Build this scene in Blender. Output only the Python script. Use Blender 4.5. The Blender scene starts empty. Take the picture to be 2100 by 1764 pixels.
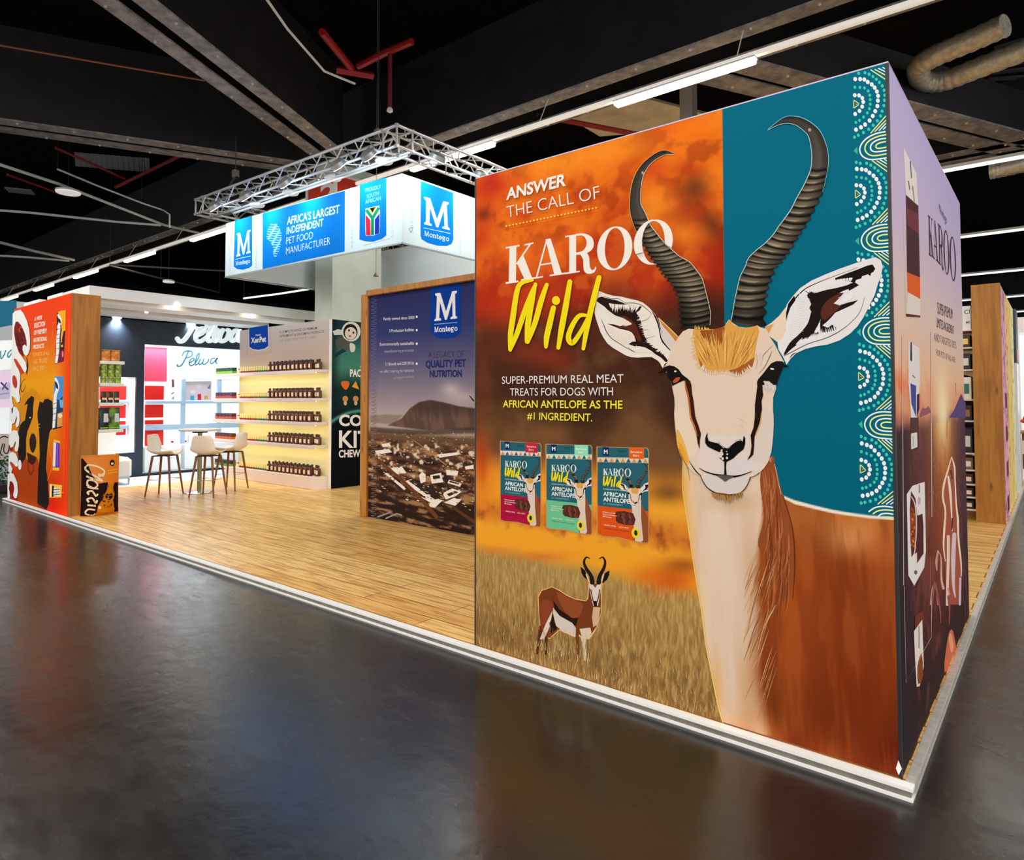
import bpy, math, random
import numpy as np
from mathutils import Vector, Matrix
from mathutils.geometry import tessellate_polygon

scene = bpy.context.scene
COL = scene.collection
random.seed(5)

# ------------------------------------------------------------------ camera
F_PX, PX0, PY0 = 1368.85, 1050.96, 772.71          # focal length and principal point in a 2100 x 1764 frame
CAM = np.array([0.5293, -3.1859, 1.6174])
YAW, PITCH, ROLL = 0.6845, 0.0329, -0.0009
_f = np.array([-math.sin(YAW)*math.cos(PITCH), math.cos(YAW)*math.cos(PITCH), math.sin(PITCH)])
_r0 = np.array([math.cos(YAW), math.sin(YAW), 0.0]); _u0 = np.cross(_r0, _f)
_r = math.cos(ROLL)*_r0 + math.sin(ROLL)*_u0
_u = -math.sin(ROLL)*_r0 + math.cos(ROLL)*_u0
cd = bpy.data.cameras.new('camera'); cam = bpy.data.objects.new('camera', cd); COL.objects.link(cam)
cd.sensor_fit = 'HORIZONTAL'; cd.sensor_width = 36.0; cd.lens = F_PX/2100*36
cd.shift_x = (1050-PX0)/2100; cd.shift_y = (PY0-882)/2100
cd.clip_start = 0.05; cd.clip_end = 300
m = Matrix.Identity(4)
for i in range(3):
    m[i][0], m[i][1], m[i][2], m[i][3] = _r[i], _u[i], -_f[i], CAM[i]
cam.matrix_world = m
scene.camera = cam

# ------------------------------------------------------------------ world, exposure
w = bpy.data.worlds.new('ambient_fill'); scene.world = w; w.use_nodes = True
w.node_tree.nodes['Background'].inputs[0].default_value = (1.0, 0.97, 0.93, 1)
w.node_tree.nodes['Background'].inputs[1].default_value = 1.5  # even ambient fill, added through the hall's open sides to light the walls
vs = scene.view_settings
vs.view_transform = 'Standard'; vs.look = 'None'; vs.exposure = 0.0; vs.gamma = 1.0; vs.use_curve_mapping = False
scene.cycles.max_bounces = 6
scene.cycles.diffuse_bounces = 3
scene.cycles.glossy_bounces = 3
scene.cycles.sample_clamp_indirect = 6.0
scene.cycles.caustics_reflective = False
scene.cycles.caustics_refractive = False

def area(name, loc, size, power, rot=(0, 0, 0), col=(1, 1, 1), spread=math.pi):
    l = bpy.data.lights.new(name, 'AREA'); l.shape = 'RECTANGLE'; l.size, l.size_y = size
    l.energy = power; l.color = col; l.spread = spread
    o = bpy.data.objects.new(name, l); COL.objects.link(o); o.location = loc; o.rotation_euler = rot
    return o
# the hall's rows of linear lamps, 6.6 m apart along y, hanging at 6 m
area('lamp_row_light', (-7, -7.9, 5.93), (30, 0.25), 1500, col=(1, .95, .88))
area('lamp_row_light', (-7, -1.35, 5.93), (30, 0.25), 600, col=(1, .95, .88))
area('lamp_row_light', (-4.4, 5.25, 5.88), (10, 0.12), 180, col=(1, .95, .88))
area('lamp_row_light', (-2, 11.8, 5.93), (20, 0.25), 500, col=(1, .95, .88))
area('lamp_row_light', (9, 3, 5.93), (0.25, 24), 900, col=(1, .95, .9))  # unseen strip along y, outside those rows, lighting the +x faces

# ------------------------------------------------------------------ helpers
def ray(x, y):
    return _f + _r*((x-PX0)/F_PX) - _u*((y-PY0)/F_PX)
def at(x, y, ax, v):
    """point of the photograph's pixel (x, y) on the plane axis ax = v"""
    d = ray(x, y)
    return CAM + d*((v-CAM[ax])/d[ax])
def proj(P):
    d = np.asarray(P, float)-CAM
    z = d@_f
    return PX0+F_PX*(d@_r)/z, PY0-F_PX*(d@_u)/z
def Z(x0, y0, s):
    return lambda p: (x0+p[0]/s, y0+p[1]/s)
def lin(c):
    c = np.asarray(c, float)/255.0
    return np.where(c <= .04045, c/12.92, ((c+.055)/1.055)**2.4)
KA = 0.90
def sm(pts, n=5, closed=True):
    """Catmull-Rom smoothing"""
    P = [np.array(p, float) for p in pts]; N = len(P); out = []
    R = range(N) if closed else range(N-1)
    for i in R:
        if closed:
            a, b, c, d = P[i-1], P[i], P[(i+1) % N], P[(i+2) % N]
        else:
            a, b, c, d = P[max(i-1, 0)], P[i], P[i+1], P[min(i+2, N-1)]
        for k in range(n):
            t = k/n
            out.append(.5*((2*b)+(c-a)*t+(2*a-5*b+4*c-d)*t*t+(3*b-a-3*c+d)*t**3))
    if not closed:
        out.append(P[-1])
    return out

MATS = {}
def mat(name, rgb, rough=.5, metal=0.0, emit=0.0, spec=.5, ecol=None, alpha=None):
    if name in MATS: return MATS[name]
    m = bpy.data.materials.new(name); m.use_nodes = True
    b = m.node_tree.nodes['Principled BSDF']
    c = lin(rgb)
    b.inputs['Base Color'].default_value = (*c, 1); b.inputs['Roughness'].default_value = rough
    b.inputs['Metallic'].default_value = metal; b.inputs['Specular IOR Level'].default_value = spec
    if emit:
        e = lin(ecol if ecol is not None else rgb)
        b.inputs['Emission Color'].default_value = (*e, 1); b.inputs['Emission Strength'].default_value = emit
    MATS[name] = m
    return m
def noisy(name, c1, c2, scale=4, rough=.6, stretch=(1, 1, 1), bump=0.0, detail=5, lo=.35, hi=.65, spec=.4, metal=0, r2=None):
    m = mat(name, c1, rough, metal, spec=spec); nt = m.node_tree; N = nt.nodes; L = nt.links
    b = N['Principled BSDF']
    tc = N.new('ShaderNodeTexCoord'); mp = N.new('ShaderNodeMapping'); mp.inputs['Scale'].default_value = stretch
    L.new(tc.outputs['Object'], mp.inputs['Vector'])
    no = N.new('ShaderNodeTexNoise'); no.inputs['Scale'].default_value = scale; no.inputs['Detail'].default_value = detail
    L.new(mp.outputs[0], no.inputs['Vector'])
    cr = N.new('ShaderNodeValToRGB'); cr.color_ramp.elements[0].position = lo; cr.color_ramp.elements[1].position = hi
    cr.color_ramp.elements[0].color = (*lin(c1), 1); cr.color_ramp.elements[1].color = (*lin(c2), 1)
    L.new(no.outputs['Fac'], cr.inputs['Fac']); L.new(cr.outputs['Color'], b.inputs['Base Color'])
    if r2 is not None:
        mr = N.new('ShaderNodeMapRange'); mr.inputs['To Min'].default_value = rough; mr.inputs['To Max'].default_value = r2
        L.new(no.outputs['Fac'], mr.inputs['Value']); L.new(mr.outputs[0], b.inputs['Roughness'])
    if bump:
        bp = N.new('ShaderNodeBump'); bp.inputs['Strength'].default_value = bump; bp.inputs['Distance'].default_value = .01
        L.new(no.outputs['Fac'], bp.inputs['Height']); L.new(bp.outputs[0], b.inputs['Normal'])
    return m
def print_mat(name, rough=.5, spec=.25, emit=0.0):
    m = mat(name, (200, 200, 200), rough, spec=spec); nt = m.node_tree
    a = nt.nodes.new('ShaderNodeAttribute'); a.attribute_name = 'Col'
    b = nt.nodes['Principled BSDF']
    nt.links.new(a.outputs['Color'], b.inputs['Base Color'])
    if emit:
        nt.links.new(a.outputs['Color'], b.inputs['Emission Color']); b.inputs['Emission Strength'].default_value = emit
    return m
PRINT = print_mat('printed_ink', .75, .06)
LIGHTBOX = print_mat('backlit_print', emit=.45)

WLOC = {}
def link(o, parent=None):
    COL.objects.link(o)
    if parent is not None:
        o.parent = parent
        if parent.name in WLOC:
            o.matrix_parent_inverse = Matrix.Translation(-Vector(WLOC[parent.name]))
    return o
def tag(o, label=None, cat=None, group=None, kind=None):
    if label: o['label'] = label
    if cat: o['category'] = cat
    if group: o['group'] = group
    if kind: o['kind'] = kind
    return o
def thing(name, loc, label, cat, group=None, kind=None):
    o = bpy.data.objects.new(name, None); o.location = loc; o.empty_display_size = .1
    COL.objects.link(o); WLOC[o.name] = tuple(loc)
    return tag(o, label, cat, group, kind)
def copy_tree(o, parent=None):
    c = o.copy(); COL.objects.link(c)
    if parent is not None:
        c.parent = parent
    for ch in list(o.children):
        copy_tree(ch, c)
    return c
def place(proto, used, loc, rz=0, label=None, group=None):
    """first call uses the built thing itself, the others copies of it and its parts"""
    o = proto if not used else copy_tree(proto)
    used.append(1)
    o.location = loc; o.rotation_euler = (0, 0, rz)
    if label: o['label'] = label
    if group: o['group'] = group
    return o

class MB:
    def __init__(s): s.v = []; s.f = []; s.c = []; s.mi = []
    def add(s, vs, fs, col=None):
        n = len(s.v); s.v += [tuple(map(float, q)) for q in vs]; s.f += [tuple(n+i for i in q) for q in fs]
        if col is not None:
            cc = tuple(lin(col)*KA); s.c += [cc]*len(vs)
        return s
    def box(s, x0, x1, y0, y1, z0, z1, col=None):
        vs = [(x, y, z) for z in (z0, z1) for y in (y0, y1) for x in (x0, x1)]
        return s.add(vs, [(0, 2, 3, 1), (4, 5, 7, 6), (0, 1, 5, 4), (2, 6, 7, 3), (0, 4, 6, 2), (1, 3, 7, 5)], col)
    def rbox(s, x0, x1, y0, y1, z0, z1, r=.01, col=None):
        """box with chamfered edges"""
        X = (x0, x0+r, x1-r, x1); Y = (y0, y0+r, y1-r, y1); Zs = (z0, z0+r, z1-r, z1)
        vs = []; fs = []
        def ring(z, a, b):
            xs0, xs1 = (X[1], X[2]) if a else (X[0], X[3])
            ys0, ys1 = (Y[1], Y[2]) if a else (Y[0], Y[3])
            k = r if not a else r*.3
            n = len(vs)
            vs.extend([(xs0+k, ys0, z), (xs1-k, ys0, z), (xs1, ys0+k, z), (xs1, ys1-k, z), (xs1-k, ys1, z), (xs0+k, ys1, z), (xs0, ys1-k, z), (xs0, ys0+k, z)])
            return n
        n = [ring(Zs[0], 1, 0), ring(Zs[1], 0, 0), ring(Zs[2], 0, 0), ring(Zs[3], 1, 0)]
        fs.append(tuple(n[0]+i for i in range(7, -1, -1))); fs.append(tuple(n[3]+i for i in range(8)))
        for a, b in zip(n, n[1:]):
            for i in range(8):
                j = (i+1) % 8; fs.append((a+i, a+j, b+j, b+i))
        return s.add(vs, fs, col)
    def tube(s, path, r, n=8, col=None, closed=False, caps=True):
        P = [Vector(p) for p in path]; R = r if isinstance(r, (list, tuple)) else [r]*len(P)
        vs = []; fs = []; up = None
        for i, p in enumerate(P):
            a = P[i-1] if (i > 0 or closed) else P[i]; b = P[(i+1) % len(P)] if (i < len(P)-1 or closed) else P[i]
            d = (b-a).normalized()
            if up is None:
                up = d.cross(Vector((0, 0, 1)) if abs(d.z) < .95 else Vector((1, 0, 0))).normalized()
            up = (up - d*up.dot(d)).normalized()
            o = d.cross(up)
            for k in range(n):
                t = 2*math.pi*k/n
                vs.append(p + (up*math.cos(t)+o*math.sin(t))*R[i])
        m_ = len(P)
        for i in range(m_ if closed else m_-1):
            for k in range(n):
                j = (i+1) % m_
                fs.append((i*n+k, i*n+(k+1) % n, j*n+(k+1) % n, j*n+k))
        if caps and not closed:
            fs.append(tuple(range(n-1, -1, -1))); fs.append(tuple((m_-1)*n+k for k in range(n)))
        return s.add(vs, fs, col)
    def lathe(s, prof, n=20, c=(0, 0, 0), col=None):
        vs = []; fs = []
        for r, z in prof:
            for k in range(n):
                t = 2*math.pi*k/n; vs.append((c[0]+r*math.cos(t), c[1]+r*math.sin(t), c[2]+z))
        for i in range(len(prof)-1):
            for k in range(n):
                fs.append((i*n+k, i*n+(k+1) % n, (i+1)*n+(k+1) % n, (i+1)*n+k))
        fs.append(tuple(range(n-1, -1, -1))); fs.append(tuple((len(prof)-1)*n+k for k in range(n)))
        return s.add(vs, fs, col)
    def bar(s, a, b, wd, ht=None, col=None):
        """rectangular bar from a to b"""
        a = Vector(a); b = Vector(b); d = (b-a).normalized(); ht = ht or wd
        si = d.cross(Vector((0, 0, 1)) if abs(d.z) < .99 else Vector((0, 1, 0))).normalized(); up = si.cross(d)
        vs = [p+si*(sx*wd/2)+up*(sz*ht/2) for p in (a, b) for sx, sz in ((-1, -1), (1, -1), (1, 1), (-1, 1))]
        return s.add(vs, [(3, 2, 1, 0), (4, 5, 6, 7), (0, 1, 5, 4), (1, 2, 6, 5), (2, 3, 7, 6), (3, 0, 4, 7)], col)
    def build(s, name, material, parent=None, smooth=False, bevel=0):
        me = bpy.data.meshes.new(name); me.from_pydata(s.v, [], s.f); me.update()
        if s.c and len(s.c) == len(s.v):
            a = me.color_attributes.new('Col', 'FLOAT_COLOR', 'POINT')
            arr = np.ones((len(s.v), 4), np.float32); arr[:, :3] = np.array(s.c); a.data.foreach_set('color', arr.ravel())
        me.materials.append(material)
        if smooth:
            me.polygons.foreach_set('use_smooth', [True]*len(me.polygons))
        o = bpy.data.objects.new(name, me)
        if bevel:
            bv = o.modifiers.new('edge', 'BEVEL'); bv.width = bevel; bv.segments = 2; bv.limit_method = 'ANGLE'
        if smooth:
            try:
                me.set_sharp_from_angle(angle=math.radians(40))
            except Exception:
                pass
        return link(o, parent)

# ------------------------------------------------------------------ flat printed artwork (polygons on a plane)
_TXT = {}
def text_mesh(s, off):
    k = (s, off)
    if k not in _TXT:
        cu = bpy.data.curves.new('t', 'FONT'); cu.body = s; cu.resolution_u = 4; cu.offset = off; cu.fill_mode = 'FRONT'
        ob = bpy.data.objects.new('t', cu); COL.objects.link(ob)
        dg = bpy.context.evaluated_depsgraph_get(); dg.update()
        me = bpy.data.meshes.new_from_object(ob.evaluated_get(dg))
        vs = [tuple(v.co[:2]) for v in me.vertices]; fs = [tuple(p.vertices) for p in me.polygons]
        bpy.data.objects.remove(ob); bpy.data.curves.remove(cu); bpy.data.meshes.remove(me)
        _TXT[k] = (vs, fs)
    return _TXT[k]
CAPH = max(v[1] for v in text_mesh('H', 0)[0])

class Art:
    """coloured flat shapes given in pixels of the photograph and laid on the plane axis = val; each shape a hair above the last"""
    EPS = 6.0e-6
    def __init__(s, ax, val, sign, base=.0005):
        s.ax, s.val, s.sign = ax, val, sign
        s.h = base; s.T = lambda p: p; s.mb = MB()
    def p3(s, p):
        x, y = s.T(p)
        q = at(x, y, s.ax, s.val); q[s.ax] = s.val + s.sign*s.h
        return q
    def lift(s): s.h += s.EPS
    def poly(s, pts, col, smooth=0, holes=()):
        loops = [sm(pts, smooth) if smooth else pts] + [sm(h, smooth) if smooth else h for h in holes]
        s.lift()
        fl = [q for l in loops for q in l]
        tr = tessellate_polygon([[Vector((q[0], q[1], 0)) for q in l] for l in loops])
        s.mb.add([s.p3(q) for q in fl], tr, col)
    def quads(s, vs, fs, cols):
        s.lift(); n = len(s.mb.v)
        s.mb.v += [tuple(s.p3(q)) for q in vs]; s.mb.f += [tuple(n+i for i in q) for q in fs]
        s.mb.c += [tuple(lin(c)*KA) for c in cols]
    def ell(s, cx, cy, rx, ry, col, rot=0, n=18):
        c, d = math.cos(rot), math.sin(rot)
        pts = []
        for k in range(n):
            t = 2*math.pi*k/n; a, b = rx*math.cos(t), ry*math.sin(t)
            pts.append((cx+a*c-b*d, cy+a*d+b*c))
        s.lift(); s.mb.add([s.p3(q) for q in pts], [tuple(range(n))], col)
    def stroke(s, pts, wd, col, smooth=4, cap=True):
        P = sm(pts, smooth, False) if smooth and len(pts) > 2 else [np.array(p, float) for p in pts]
        n = len(P)
        if isinstance(wd, (list, tuple)):
            W = np.interp(np.linspace(0, len(wd)-1, n), range(len(wd)), wd)
        else:
            W = np.full(n, float(wd))
        L = []; R = []
        for i in range(n):
            d = P[min(i+1, n-1)]-P[max(i-1, 0)]; d = d/(np.linalg.norm(d)+1e-9); nn = np.array([-d[1], d[0]])
            L.append(P[i]+nn*W[i]/2); R.append(P[i]-nn*W[i]/2)
        s.lift()
        s.mb.add([s.p3(q) for q in L+R], [(i, i+1, n+i+1, n+i) for i in range(n-1)], col)
        if cap:
            for i, sg in ((0, -1), (n-1, 1)):
                if W[i] > 0.2:
                    d = (P[min(i+1, n-1)]-P[max(i-1, 0)])*sg; d = d/(np.linalg.norm(d)+1e-9); nn = np.array([-d[1], d[0]])
                    s.mb.add([s.p3(P[i]+(nn*math.cos(math.pi*k/8)+d*math.sin(math.pi*k/8))*W[i]/2) for k in range(9)], [tuple(range(9))], col)
    def text(s, t, p0, p1, ptop, col, bold=0.0):
        vs, fs = text_mesh(t, bold)
        if not vs: return
        x0 = min(v[0] for v in vs); x1 = max(v[0] for v in vs)
        P0, P1, PT = s.p3(p0), s.p3(p1), s.p3(ptop)
        s.lift()
        dv = np.zeros(3); dv[s.ax] = s.sign*s.EPS
        s.mb.add([P0+(P1-P0)*((v[0]-x0)/(x1-x0))+(PT-P0)*(v[1]/CAPH)+dv for v in vs], fs, col)
    def spikes(s, base, tip, n, wd, col, jit=.35, seed=1, bend=0):
        """n hair wedges from polyline base to polyline tip (same parametrisation)"""
        rr = random.Random(seed)
        B = sm(base, 6, False) if len(base) > 2 else base; Tp = sm(tip, 6, False) if len(tip) > 2 else tip
        def samp(Q, t):
            t = min(max(t, 0), 1)*(len(Q)-1); i = min(int(t), len(Q)-2); u = t-i
            return np.array(Q[i])*(1-u)+np.array(Q[i+1])*u
        for k in range(n):
            t = (k+.5+rr.uniform(-jit, jit))/n
            b = samp(B, t); e = b+(samp(Tp, t)-b)*rr.uniform(.65, 1.15)
            d = e-b; nn = np.array([-d[1], d[0]])/(np.linalg.norm(d)+1e-6)
            ww = wd*rr.uniform(.7, 1.2); s.lift()
            mid = (b+e)/2+nn*bend*ww
            s.mb.add([s.p3(q) for q in (b-nn*ww/2, mid-nn*ww*.38, e, mid+nn*ww*.38, b+nn*ww/2)], [(0, 1, 2, 3, 4)], col)
    def build(s, name, parent, material=None):
        return s.mb.build(name, material or PRINT, parent)

# ------------------------------------------------------------------ airbrushed prints (fine grids of coloured points)
def _hash(ix, iy, seed):
    h = (ix.astype(np.int64)*374761393 + iy.astype(np.int64)*668265263 + seed*974634777) & 0x7fffffff
    h = ((h ^ (h >> 13))*1274126177) & 0x7fffffff
    return ((h ^ (h >> 16)) & 0xffff)/65535.0
def vnoise(x, y, seed=0):
    xi = np.floor(x); yi = np.floor(y); fx = x-xi; fy = y-yi
    fx = fx*fx*(3-2*fx); fy = fy*fy*(3-2*fy)
    a, b, c, d = _hash(xi, yi, seed), _hash(xi+1, yi, seed), _hash(xi, yi+1, seed), _hash(xi+1, yi+1, seed)
    return (a*(1-fx)+b*fx)*(1-fy)+(c*(1-fx)+d*fx)*fy
def fbm(x, y, seed=0, o=4):
    s = 0; a = .5; t = 0
    for k in range(o):
        s = s+a*vnoise(x*2**k, y*2**k, seed+k*17); t += a; a *= .5
    return s/t
class Ras:
    def __init__(s, ax, val, sign, a0, a1, z0, z1, res, base=.0002):
        s.ax, s.val, s.sign, s.base = ax, val, sign, base
        s.na = int((a1-a0)/res)+1; s.nz = int((z1-z0)/res)+1
        A = np.linspace(a0, a1, s.na); Zv = np.linspace(z0, z1, s.nz)
        s.A, s.Zg = np.meshgrid(A, Zv)
        o = 1-ax
        P = np.zeros(s.A.shape+(3,)); P[..., o] = s.A; P[..., ax] = val; P[..., 2] = s.Zg
        s.P = P; s.X, s.Y = proj(P)
        s.img = np.zeros(s.A.shape+(3,))
    def fill(s, c): s.img[:] = c
    def mix(s, mask, c):
        c = np.asarray(c, float); s.img = s.img*(1-mask[..., None])+c*mask[..., None]
    def blob(s, x, y, rx, ry, c, al=1.0, p=2.0, mask=None):
        d = ((s.X-x)/rx)**2+((s.Y-y)/ry)**2
        k = al*np.exp(-d**(p/2))
        s.mix(k if mask is None else k*mask, c)
    def vgrad(s, stops, key=None):
        """stops (value, colour) along key (default: pixel y)"""
        k = s.Y if key is None else key
        v = [q[0] for q in stops]
        s.img = np.stack([np.interp(k, v, [q[1][i] for q in stops]) for i in range(3)], -1)
    def mask(s, pts, soft=1.0, smooth=0):
        pts = sm(pts, smooth) if smooth else pts
        Q = np.array(pts, float); N = len(Q)
        M = np.zeros(s.X.shape); pad = float(np.max(soft))*3+2
        sel = (s.X > Q[:, 0].min()-pad) & (s.X < Q[:, 0].max()+pad) & (s.Y > Q[:, 1].min()-pad) & (s.Y < Q[:, 1].max()+pad)
        x = s.X[sel]; y = s.Y[sel]
        ins = np.zeros(x.shape, bool); d2 = np.full(x.shape, 1e18)
        for i in range(N):
            ax_, ay = Q[i]; bx, by = Q[(i+1) % N]
            c = ((ay > y) != (by > y)) & (x < (bx-ax_)*(y-ay)/((by-ay) if by != ay else 1e-9)+ax_)
            ins ^= c
            ex, ey = bx-ax_, by-ay; L = ex*ex+ey*ey+1e-12
            t = np.clip(((x-ax_)*ex+(y-ay)*ey)/L, 0, 1)
            d2 = np.minimum(d2, (x-ax_-t*ex)**2+(y-ay-t*ey)**2)
        sd = np.sqrt(d2)*np.where(ins, -1, 1)
        M[sel] = np.clip(.5-sd/(2*(soft[sel] if isinstance(soft, np.ndarray) else soft)), 0, 1)
        return M
    def poly(s, pts, c, soft=1.0, al=1.0, smooth=0, within=None):
        k = s.mask(pts, soft, smooth)*al
        s.mix(k if within is None else k*within, c)
    def build(s, name, parent, material=None):
        V = s.P.copy(); V[..., s.ax] = s.val+s.sign*s.base
        n, m_ = s.na, s.nz
        idx = np.arange(n*m_).reshape(m_, n)
        q = np.stack([idx[:-1, :-1], idx[:-1, 1:], idx[1:, 1:], idx[1:, :-1]], -1).reshape(-1, 4)
        me = bpy.data.meshes.new(name)
        me.vertices.add(n*m_); me.vertices.foreach_set('co', V.reshape(-1).astype(np.float32))
        me.loops.add(len(q)*4); me.loops.foreach_set('vertex_index', q.reshape(-1).astype(np.int32))
        me.polygons.add(len(q)); me.polygons.foreach_set('loop_start', np.arange(0, len(q)*4, 4, dtype=np.int32))
        me.update(calc_edges=True)
        a = me.color_attributes.new('Col', 'FLOAT_COLOR', 'POINT')
        arr = np.ones((n*m_, 4), np.float32); arr[:, :3] = lin(np.clip(s.img, 0, 255)).reshape(-1, 3)*KA
        a.data.foreach_set('color', arr.ravel())
        me.materials.append(material or PRINT)
        return link(bpy.data.objects.new(name, me), parent)
# ------------------------------------------------------------------ materials of the place
def floor_mat():
    m = mat('polished_concrete', (30, 28, 26), .3, spec=.5); m.node_tree.nodes['Principled BSDF'].inputs['IOR'].default_value = 1.75; nt = m.node_tree; N = nt.nodes; L = nt.links; b = N['Principled BSDF']
    tc = N.new('ShaderNodeTexCoord')
    n1 = N.new('ShaderNodeTexNoise'); n1.inputs['Scale'].default_value = .9; n1.inputs['Detail'].default_value = 7
    n2 = N.new('ShaderNodeTexNoise'); n2.inputs['Scale'].default_value = 9; n2.inputs['Detail'].default_value = 6
    mp = N.new('ShaderNodeMapping'); mp.inputs['Rotation'].default_value = (0, 0, .5); mp.inputs['Scale'].default_value = (.8, 2.2, 1)
    n3 = N.new('ShaderNodeTexNoise'); n3.inputs['Scale'].default_value = 5; n3.inputs['Detail'].default_value = 3
    for n in (n1, n2): L.new(tc.outputs['Object'], n.inputs['Vector'])
    L.new(tc.outputs['Object'], mp.inputs['Vector']); L.new(mp.outputs[0], n3.inputs['Vector'])
    cr = N.new('ShaderNodeValToRGB'); e = cr.color_ramp.elements
    e[0].position = .3; e[1].position = .75; e[0].color = (*lin((15, 13, 12)), 1); e[1].color = (*lin((34, 29, 26)), 1)
    L.new(n1.outputs['Fac'], cr.inputs['Fac'])
    # pale scratches
    vo = N.new('ShaderNodeTexVoronoi'); vo.feature = 'DISTANCE_TO_EDGE'; vo.inputs['Scale'].default_value = .8
    nm = N.new('ShaderNodeMixRGB'); nm.inputs['Fac'].default_value = .22
    L.new(tc.outputs['Object'], nm.inputs[1]); L.new(n2.outputs['Color'], nm.inputs[2]); L.new(nm.outputs[0], vo.inputs['Vector'])
    sc = N.new('ShaderNodeMapRange'); sc.inputs['From Min'].default_value = .0; sc.inputs['From Max'].default_value = .008; sc.inputs['To Min'].default_value = .3; sc.inputs['To Max'].default_value = 0
    L.new(vo.outputs['Distance'], sc.inputs['Value'])
    mu = N.new('ShaderNodeMath'); mu.operation = 'MULTIPLY'; L.new(sc.outputs[0], mu.inputs[0]); L.new(n3.outputs['Fac'], mu.inputs[1])
    mx = N.new('ShaderNodeMixRGB'); mx.inputs[2].default_value = (*lin((56, 52, 48)), 1)
    L.new(mu.outputs[0], mx.inputs['Fac']); L.new(cr.outputs[0], mx.inputs[1]); L.new(mx.outputs[0], b.inputs['Base Color'])
    mr = N.new('ShaderNodeMapRange'); mr.inputs['From Min'].default_value = .3; mr.inputs['From Max'].default_value = .7
    mr.inputs['To Min'].default_value = .19; mr.inputs['To Max'].default_value = .33
    ad = N.new('ShaderNodeMath'); ad.operation = 'MULTIPLY_ADD'; ad.inputs[1].default_value = .5
    L.new(n3.outputs['Fac'], ad.inputs[0]); 
    h = N.new('ShaderNodeMath'); h.operation = 'MULTIPLY'; h.inputs[1].default_value = .5; L.new(n1.outputs['Fac'], h.inputs[0])
    L.new(h.outputs[0], ad.inputs[2]); L.new(ad.outputs[0], mr.inputs['Value']); L.new(mr.outputs[0], b.inputs['Roughness'])
    bp = N.new('ShaderNodeBump'); bp.inputs['Strength'].default_value = .10; bp.inputs['Distance'].default_value = .02
    L.new(n2.outputs['Fac'], bp.inputs['Height']); L.new(bp.outputs[0], b.inputs['Normal'])
    return m
def plank_mat():
    m = mat('oak_planks', (205, 155, 80), .32, spec=.4); nt = m.node_tree; N = nt.nodes; L = nt.links; b = N['Principled BSDF']
    tc = N.new('ShaderNodeTexCoord')
    br = N.new('ShaderNodeTexBrick'); br.offset = .37; br.inputs['Scale'].default_value = 1
    br.inputs['Brick Width'].default_value = 1.25; br.inputs['Row Height'].default_value = .19; br.inputs['Mortar Size'].default_value = .004
    br.inputs['Color1'].default_value = (*lin((244, 204, 130)), 1); br.inputs['Color2'].default_value = (*lin((228, 180, 102)), 1); br.inputs['Mortar'].default_value = (*lin((120, 74, 28)), 1)
    L.new(tc.outputs['Object'], br.inputs['Vector'])
    mp = N.new('ShaderNodeMapping'); mp.inputs['Scale'].default_value = (1.1, 17, 1)
    no = N.new('ShaderNodeTexNoise'); no.inputs['Scale'].default_value = 2.2; no.inputs['Detail'].default_value = 6; no.inputs['Distortion'].default_value = .6
    L.new(tc.outputs['Object'], mp.inputs['Vector']); L.new(mp.outputs[0], no.inputs['Vector'])
    cr = N.new('ShaderNodeValToRGB'); e = cr.color_ramp.elements; e[0].position = .36; e[1].position = .56
    e[0].color = (*lin((196, 158, 110)), 1); e[1].color = (1, 1, 1, 1)
    L.new(no.outputs['Fac'], cr.inputs['Fac'])
    mx = N.new('ShaderNodeMixRGB'); mx.blend_type = 'MULTIPLY'; mx.inputs['Fac'].default_value = .8
    L.new(br.outputs['Color'], mx.inputs[1]); L.new(cr.outputs['Color'], mx.inputs[2]); L.new(mx.outputs[0], b.inputs['Base Color'])
    return m
def board_mat():
    m = mat('oak_board', (175, 118, 50), .5, spec=.3); nt = m.node_tree; N = nt.nodes; L = nt.links; b = N['Principled BSDF']
    tc = N.new('ShaderNodeTexCoord'); mp = N.new('ShaderNodeMapping'); mp.inputs['Scale'].default_value = (11, 11, .9)
    L.new(tc.outputs['Object'], mp.inputs['Vector'])
    no = N.new('ShaderNodeTexNoise'); no.inputs['Scale'].default_value = 1.6; no.inputs['Detail'].default_value = 6; no.inputs['Distortion'].default_value = .7
    L.new(mp.outputs[0], no.inputs['Vector'])
    cr = N.new('ShaderNodeValToRGB'); e = cr.color_ramp.elements; e[0].position = .33; e[1].position = .6
    e[0].color = (*lin((152, 98, 40)), 1); e[1].color = (*lin((180, 122, 54)), 1)
    L.new(no.outputs['Fac'], cr.inputs['Fac'])
    mp2 = N.new('ShaderNodeMapping'); mp2.inputs['Scale'].default_value = (5, 5, 1.3)
    vo = N.new('ShaderNodeTexVoronoi'); vo.inputs['Scale'].default_value = 1.5
    L.new(tc.outputs['Object'], mp2.inputs['Vector']); L.new(mp2.outputs[0], vo.inputs['Vector'])
    k = N.new('ShaderNodeMapRange'); k.inputs['From Min'].default_value = .03; k.inputs['From Max'].default_value = .16; k.inputs['To Min'].default_value = .75; k.inputs['To Max'].default_value = 0
    L.new(vo.outputs['Distance'], k.inputs['Value'])
    mx = N.new('ShaderNodeMixRGB'); mx.inputs[2].default_value = (*lin((74, 38, 12)), 1)
    L.new(k.outputs[0], mx.inputs['Fac']); L.new(cr.outputs[0], mx.inputs[1]); L.new(mx.outputs[0], b.inputs['Base Color'])
    return m
FLOOR = floor_mat(); PLANK = plank_mat(); BOARD = board_mat()
WHITE = mat('white_laminate', (236, 236, 234), .45)
ALU = noisy('brushed_aluminium', (196, 190, 182), (214, 210, 202), 30, .38, (1, 1, 1), metal=.25)
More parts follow.
